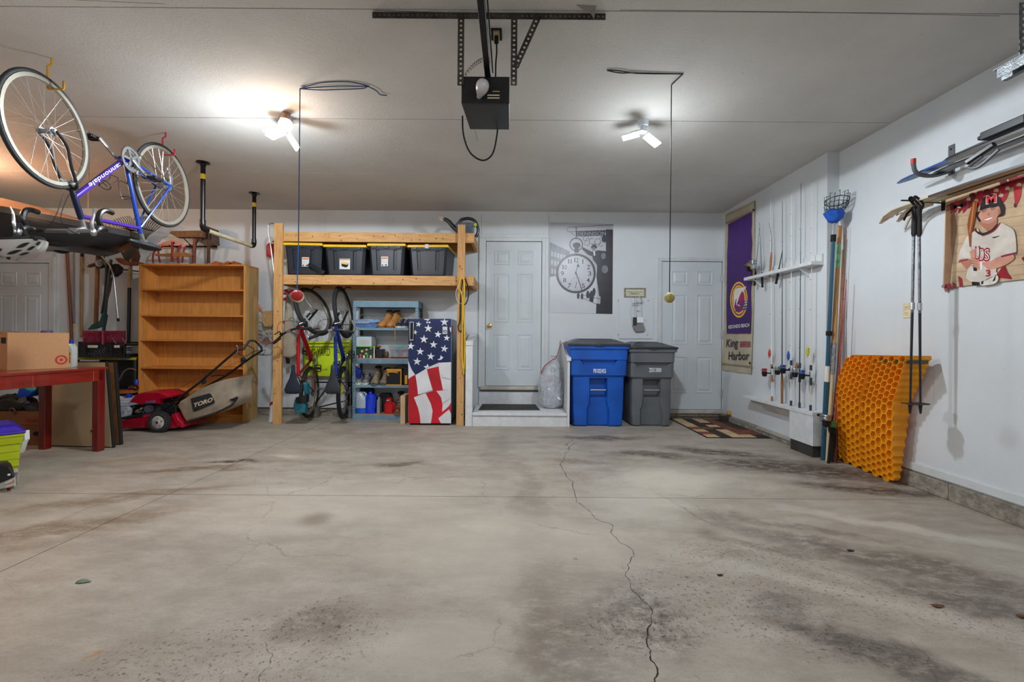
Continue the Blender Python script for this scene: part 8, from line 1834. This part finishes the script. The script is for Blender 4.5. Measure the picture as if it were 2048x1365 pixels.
ex([(38, 777), (66, 784), (56, 793), (44, 796), (33, 793)], 4.5, 4.64, .004).single('blue_carton', M('bright blue card', '#0f3fae', .5), 'open bright blue card box under the desk apron', 'box', smooth=0)
ex([(40, 774), (68, 772), (67, 781), (62, 784)], 4.51, 4.64, .004).single('mint_paper', M('mint green sheet', '#4fa38c', .6), 'mint green sheet in the blue card box', 'paper', smooth=0)
# yellow tote
A = V(W(38, 946, 3.56).x, 3.56, 0); t = thing('storage_tote', 'lime yellow tote with violet lid at the left edge', 'storage box', A + V(-.25, -.1, 0)); ORG[t.name] = Vector(t.location)
mlm = M('lime yellow plastic', '#b3bf10', .4, var=.08); mvl = M('violet lid plastic', '#3a22a0', .35, var=.1)
ut = V(-.62, -.79, 0).normalized(); vt = V(-.79, .62, 0).normalized()
def tq(i, j, z, g=0): return A + ut * (i - g) + vt * (j - g) + V(0, 0, z) if g == 0 else A + ut * (i + (-g if i < .2 else g)) + vt * (j + (-g if j < .2 else g)) + V(0, 0, z)
Lt, Wt = .56, .40
def tl(z, g): return [tq(-g, -g, z), tq(Lt + g, -g, z), tq(Lt + g, Wt + g, z), tq(-g, Wt + g, z)]
Ls = []; z = .02
for z, g in ((0, -.012), (.06, -.01), (.061, .0), (.115, .0), (.116, -.006), (.118, .003), (.175, .003), (.176, -.004), (.178, .006), (.235, .006), (.236, 0), (.238, .014), (.29, .022), (.30, .028), (.315, .028)): Ls.append(tl(z, g))
B().loft(Ls).build('tote_body', mlm, t, smooth=0, bevel=.003)
B().loft([tl(.315, .034), tl(.335, .034), tl(.34, .02), tl(.372, -.01), tl(.385, -.04)]).build('tote_lid', mvl, t, smooth=0, bevel=.008)
B().prism([tq(.10, -.0, .381), tq(Lt * .8, .02, .381), tq(Lt * .8, .14, .381), tq(.10, .14, .381)], (0, 0, .012)).build('lid_recess', mvl, t, smooth=0, bevel=.004)
ex([(42, 866), (49, 862), (50, 880), (46, 886), (40, 905), (37, 908)], 3.70, 3.74, .004).single('white_clip_board', M('white plastic'), 'white plastic part behind the corner of the lime tote', 'plastic piece')
# black and white machine
q = W(14, 985, 3.16); t = thing('shop_machine', 'black and white electric tool with warning label at the lower left edge', 'machine', (q.x - .1, 3.25, 0))
def ex2(outl, y0, y1, ins): return ex(outl, y0, y1, ins, sh=-1.15)
ex2([(-90, 985), (-90, 936), (-30, 930), (0, 932), (16, 932), (24, 938), (29, 950), (30, 956), (10, 965), (-10, 972)], 3.16, 3.30, .015).build('black_housing', M('black machine shell', '#1c1f24', .35), t, smooth=30)
ex2([(-90, 972), (-10, 972), (10, 964), (31, 955), (32, 972), (20, 976), (0, 980), (-90, 990)], 3.155, 3.30, .008).build('white_panel', M('white machine shell', '#bcbcb8', .4), t, smooth=30)
ex2([(10, 966), (28, 957), (29, 971), (12, 975)], 3.152, 3.156, 0).build('warning_label', M('label white', '#dcdcd8', .5), t, smooth=0); ex2([(25, 962), (28, 959), (28, 964)], 3.149, 3.152, 0).build('warning_triangle', M('warning orange', '#d98a1c', .5), t, smooth=0); ex2([(11, 970), (28, 964), (28, 965), (11, 971)], 3.149, 3.152, 0).build('red_line', M('extinguisher red'), t, smooth=0)
B().cyl(W(18, 950, 3.158), W(18, 950, 3.15), .008).build('screw_cap', M('white machine shell'), t)
ex2([(-90, 988), (0, 980), (14, 977), (14, 982), (0, 987), (-90, 996)], 3.17, 3.29, .004).build('grey_base', M('grey machine base', '#8b8b85', .5), t, smooth=30); ex2([(15, 976), (21, 974), (22, 981), (15, 984)], 3.18, 3.3, .003).build('red_foot', M('extinguisher red'), t, smooth=30)
ex2([(28, 946), (37, 944), (37, 960), (34, 970), (31, 972)], 3.22, 3.3, .006).build('rear_grip', M('white machine shell'), t, smooth=30)

# ================================================================ cargo carrier, its lid in a warm lamp tint, helmet
mcg = M('black cargo shell', '#17181b', .3, var=.2, scale=3); mcgr = M('grey black rim', '#2f3134', .45)
cg = thing('cargo_carrier', 'black rooftop cargo carrier hanging behind the upside down bicycle', 'cargo carrier', (-4.9, 4.6, 2.0))
Yc0, Yc1 = 4.25, 5.05
def cgl(x, zt, zb, y0, y1): return [V(x, y0, zt), V(x, y0 - .0, (zt + zb) / 2 + .03), V(x, y0 + .06, zb + .015), V(x, (y0 + y1) / 2, zb), V(x, y1 - .06, zb + .015), V(x, y1, zt)]
Xt = W(240, 468, 4.45).x; XL_ = -6.2
L = []
for f_, in [(i / 14,) for i in range(15)]:
    x = Xt + (XL_ - Xt) * f_; e = min(1, (f_ / .28)) ** .5 if f_ > 0 else 0
    zt = W(240, 466, 4.45).z + .15 * min(1, f_ / .4); zb = zt - .03 - .23 * min(1, f_ / .22) ** .6; yc = 4.62; hy = .06 + .36 * min(1, f_ / .33) ** .7
    L.append(cgl(x, zt, zb, yc - hy, yc + hy))
B().loft(L).build('lower_shell', mcg, cg, smooth=50)
b = B(); R1 = [[l[0] + V(0, -.012, -.015), l[0] + V(0, -.012, .045), l[5] + V(0, .012, .045), l[5] + V(0, .012, -.015)] for l in L]; R1.insert(0, [p + V(.012, 0, 0) for p in R1[0]]); b.loft(R1).build('rim', mcgr, cg, smooth=20)
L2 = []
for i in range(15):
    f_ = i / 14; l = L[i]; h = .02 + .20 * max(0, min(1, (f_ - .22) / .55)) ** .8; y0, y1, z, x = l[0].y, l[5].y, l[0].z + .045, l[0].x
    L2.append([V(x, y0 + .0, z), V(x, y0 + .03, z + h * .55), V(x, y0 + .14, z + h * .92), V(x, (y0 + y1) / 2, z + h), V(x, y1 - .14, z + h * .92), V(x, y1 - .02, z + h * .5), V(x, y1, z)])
B().loft(L2).build('upper_shell', M('warm lit shell', '#c4875a', .4, var=.1, scale=2), cg, smooth=50, label='upper shell coloured like warm lamp light')  # warm lamp light on the lid is put into its tan colour
B().tube([L[3][0] + V(0, -.015, .05), L[8][0] + V(0, -.015, .05), L[14][0] + V(0, -.015, .05)], .006, 6).build('rim_bead', M('pale bead', '#b9aaa0', .5), cg)
for i in range(3): k = L[4 + i * 2]; B().bar(k[2] + V(-.1, -.002, .03 + i * .02), k[2] + V(.25, -.002, .0 + i * .01), .01, .012).build('shell_groove', mdark, cg)
for x, px_ in ((-4.15, 0),): B().cyl((W(157, 402, 4.5).x, 4.6, 2.22), (W(155, 395, 4.5).x + .02, 4.6, CH), .004).build('hang_rope', M('pale rope', '#b59a78', .8), cg)
B().tube(smoothpts([W(110, 500, 4.9), W(118, 503, 4.9), W(130, 504, 4.9), W(140, 500, 4.9), W(146, 494, 4.9)]), .02).single('teal_strap', M('dark teal webbing', '#14363c', .6), 'dark teal strap sagging under the cargo carrier', 'strap')
hm = thing('bike_helmet', 'white and grey bicycle helmet hanging by its straps from the handlebar', 'helmet', W(35, 520, 2.82))
mhw = M('pale grey helmet shell', '#b4b2b0', .35, var=.06); mhk2 = M('helmet liner black', '#16171a', .7)
hc = W(33, 482, 2.84); L = []
n = 24
for j in range(10):
    ph = PI / 2 * j / 9; L.append([hc + V(.165 * math.cos(a) * math.cos(ph * .98), .115 * math.sin(a) * math.cos(ph * .98), .012 * math.cos(2 * a) - .005 - .11 * math.sin(ph)) for a in [2 * PI * i / n for i in range(n)]])
sh = B().loft(L).build('shell', mhw, hm, smooth=60)
B().loft([[hc + V(.155 * math.cos(a) * s, .105 * math.sin(a) * s, z + .012 * math.cos(2 * a)) for a in [2 * PI * i / n for i in range(n)]] for s, z in ((1, .0), (.98, .014), (.85, .012), (.8, -.03))]).build('liner', mhk2, hm, smooth=60)
def on_h(u, v):  # u angle fraction, v down fraction -> point just outside the shell
    a = u; ph = PI / 2 * v; return hc + V(.1665 * math.cos(a) * math.cos(ph * .98), .1168 * math.sin(a) * math.cos(ph * .98), .012 * math.cos(2 * a) - .006 - .1115 * math.sin(ph))
for i, (u0, u1, v0, v1) in enumerate(((-.55, -.95, .12, .30), (-.75, -1.35, .38, .52), (-1.45, -1.9, .30, .44), (-1.3, -1.75, .66, .78), (-.30, -.55, .25, .40), (-.35, -.8, .52, .62), (-2.1, -2.6, .30, .46), (-.15, -.3, .08, .2), (-2.0, -2.5, .62, .74))):
    b = B(); n_ = 6; T_ = [on_h(u0 + (u1 - u0) * k / n_, v0 + (v1 - v0) * k / n_ - .05 * math.sin(PI * k / n_)) for k in range(n_ + 1)]; U_ = [on_h(u0 + (u1 - u0) * k / n_ + .05, v0 + (v1 - v0) * k / n_ + .07 * math.sin(PI * k / n_) + .005) for k in range(n_ + 1)]
    b.add(T_ + U_, [(k, k + 1, n_ + 2 + k, n_ + 1 + k) for k in range(n_)]); b.build('vent', mhk2, sh, smooth=0)
b = B()
for a, c in (((35, 447), (26, 476)), ((37, 447), (30, 476)), ((39, 448), (53, 474)), ((41, 448), (57, 474))): b.bar(W(*a, 2.80), W(*c, 2.79 if c[0] < 40 else 2.80), .009, .002, (0, 1, 0))
b.build('straps', M('grey black webbing', '#35363c', .8), hm); B().bc(W(68, 478, 2.82), (.06, .05, .03)).build('fit_dial', mhk2, hm, bevel=.006)
B().ribbon([hc + V(.168, 0, .0), hc + V(.172, -.02, -.03), hc + V(.165, -.03, -.055)], .012, (0, 1, 0)).build('rear_band', M('white plastic'), hm, smooth=0)

# ================================================================ small things on the floor
q = onZ(1447, 838, 0); k = W(1447, 826, q.y); B().sph((q.x - .02, 6.02, .075 + .035), .035, 16).single('wooden_ball', M('tan wooden ball', '#b58b4c', .5, var=.2), 'tan wooden ball lying in the corner beside the right hand door', 'ball')
B().bc((q.x - .05, 6.03, .04), (.18, .08, .07)).single('dark_block', M('weathered dark block', '#3a322b', .9, var=.4, scale=30, bump=.8), 'dark weathered block under the tan ball in the corner', 'block', bevel=.006)
for i, (x, y, s, m_, lab) in enumerate(((1874, 1214, .022, M('dry leaf', '#5a3a22', .8, var=.3, scale=60), 'dry brown leaf on the floor at the lower right'), (1700, 1103, .016, mdark, 'small dark pebble on the floor right of the centre'), (1439, 1152, .013, mdark, 'tiny dark pebble on the floor left of the dry leaf'), (1285, 0, 0, None, ''), (2044, 1235, .02, M('dry leaf'), 'curled brown leaf at the right edge of the floor'), (165, 1165, .028, M('green smear', '#6f7f6c', .9, var=.5, scale=60), 'green paint scrap on the floor at the left'))):
    if not m_: continue
    q = onZ(x, y, 0); random.seed(i); P = [q + V(s * (1.4 if k % 3 == 0 else .8) * math.cos(a), s * .55 * math.sin(a), .001 + random.uniform(0, s * .12)) for k, a in enumerate([2 * PI * j / 9 for j in range(9)])]
    b = B(); b.loft([P, [p + V(0, 0, .002 + s * .04) for p in P]]); b.single('leaf' if 'leaf' in lab else ('pebble' if 'pebble' in lab else 'paint_scrap'), m_, lab, 'leaf' if 'leaf' in lab else 'debris', smooth=0)

# ================================================================ groups of look-alike things
GR = {'storage_tote': 'totes', 'fishing_rod': 'fishing rods along the right wall', 'honeycomb_sheet': 'orange honeycomb sheets leaning on the right wall', 'trash_cart': 'roll carts beside the step',
      'work_boot': 'pair of tan work boots', 'low_shoe': 'pair of navy shoes', 'running_shoe': 'pair of grey running shoes', 'hiking_boot': 'pair of hiking boots', 'fishing_lure': 'lures hanging on the fishing rods',
      'ski': 'skis on the right wall', 'hanging_ball': 'parking balls hanging from the ceiling', 'ceiling_lamp': 'three leaf ceiling lamps', 'ceiling_hook': 'bicycle hooks in the ceiling', 'wall_hook': 'bicycle hooks on the back wall',
      'orange_block': 'orange wedges on the bookcase', 'framed_board': 'framed boards leaning behind the desk', 'bicycle': 'bicycles', 'hand_tool': 'handles hanging on the back wall'}
for o in list(COL.objects):
    if o.parent is None and 'group' not in o:
        g = GR.get(o.name.split('.')[0])
        if g: o['group'] = g
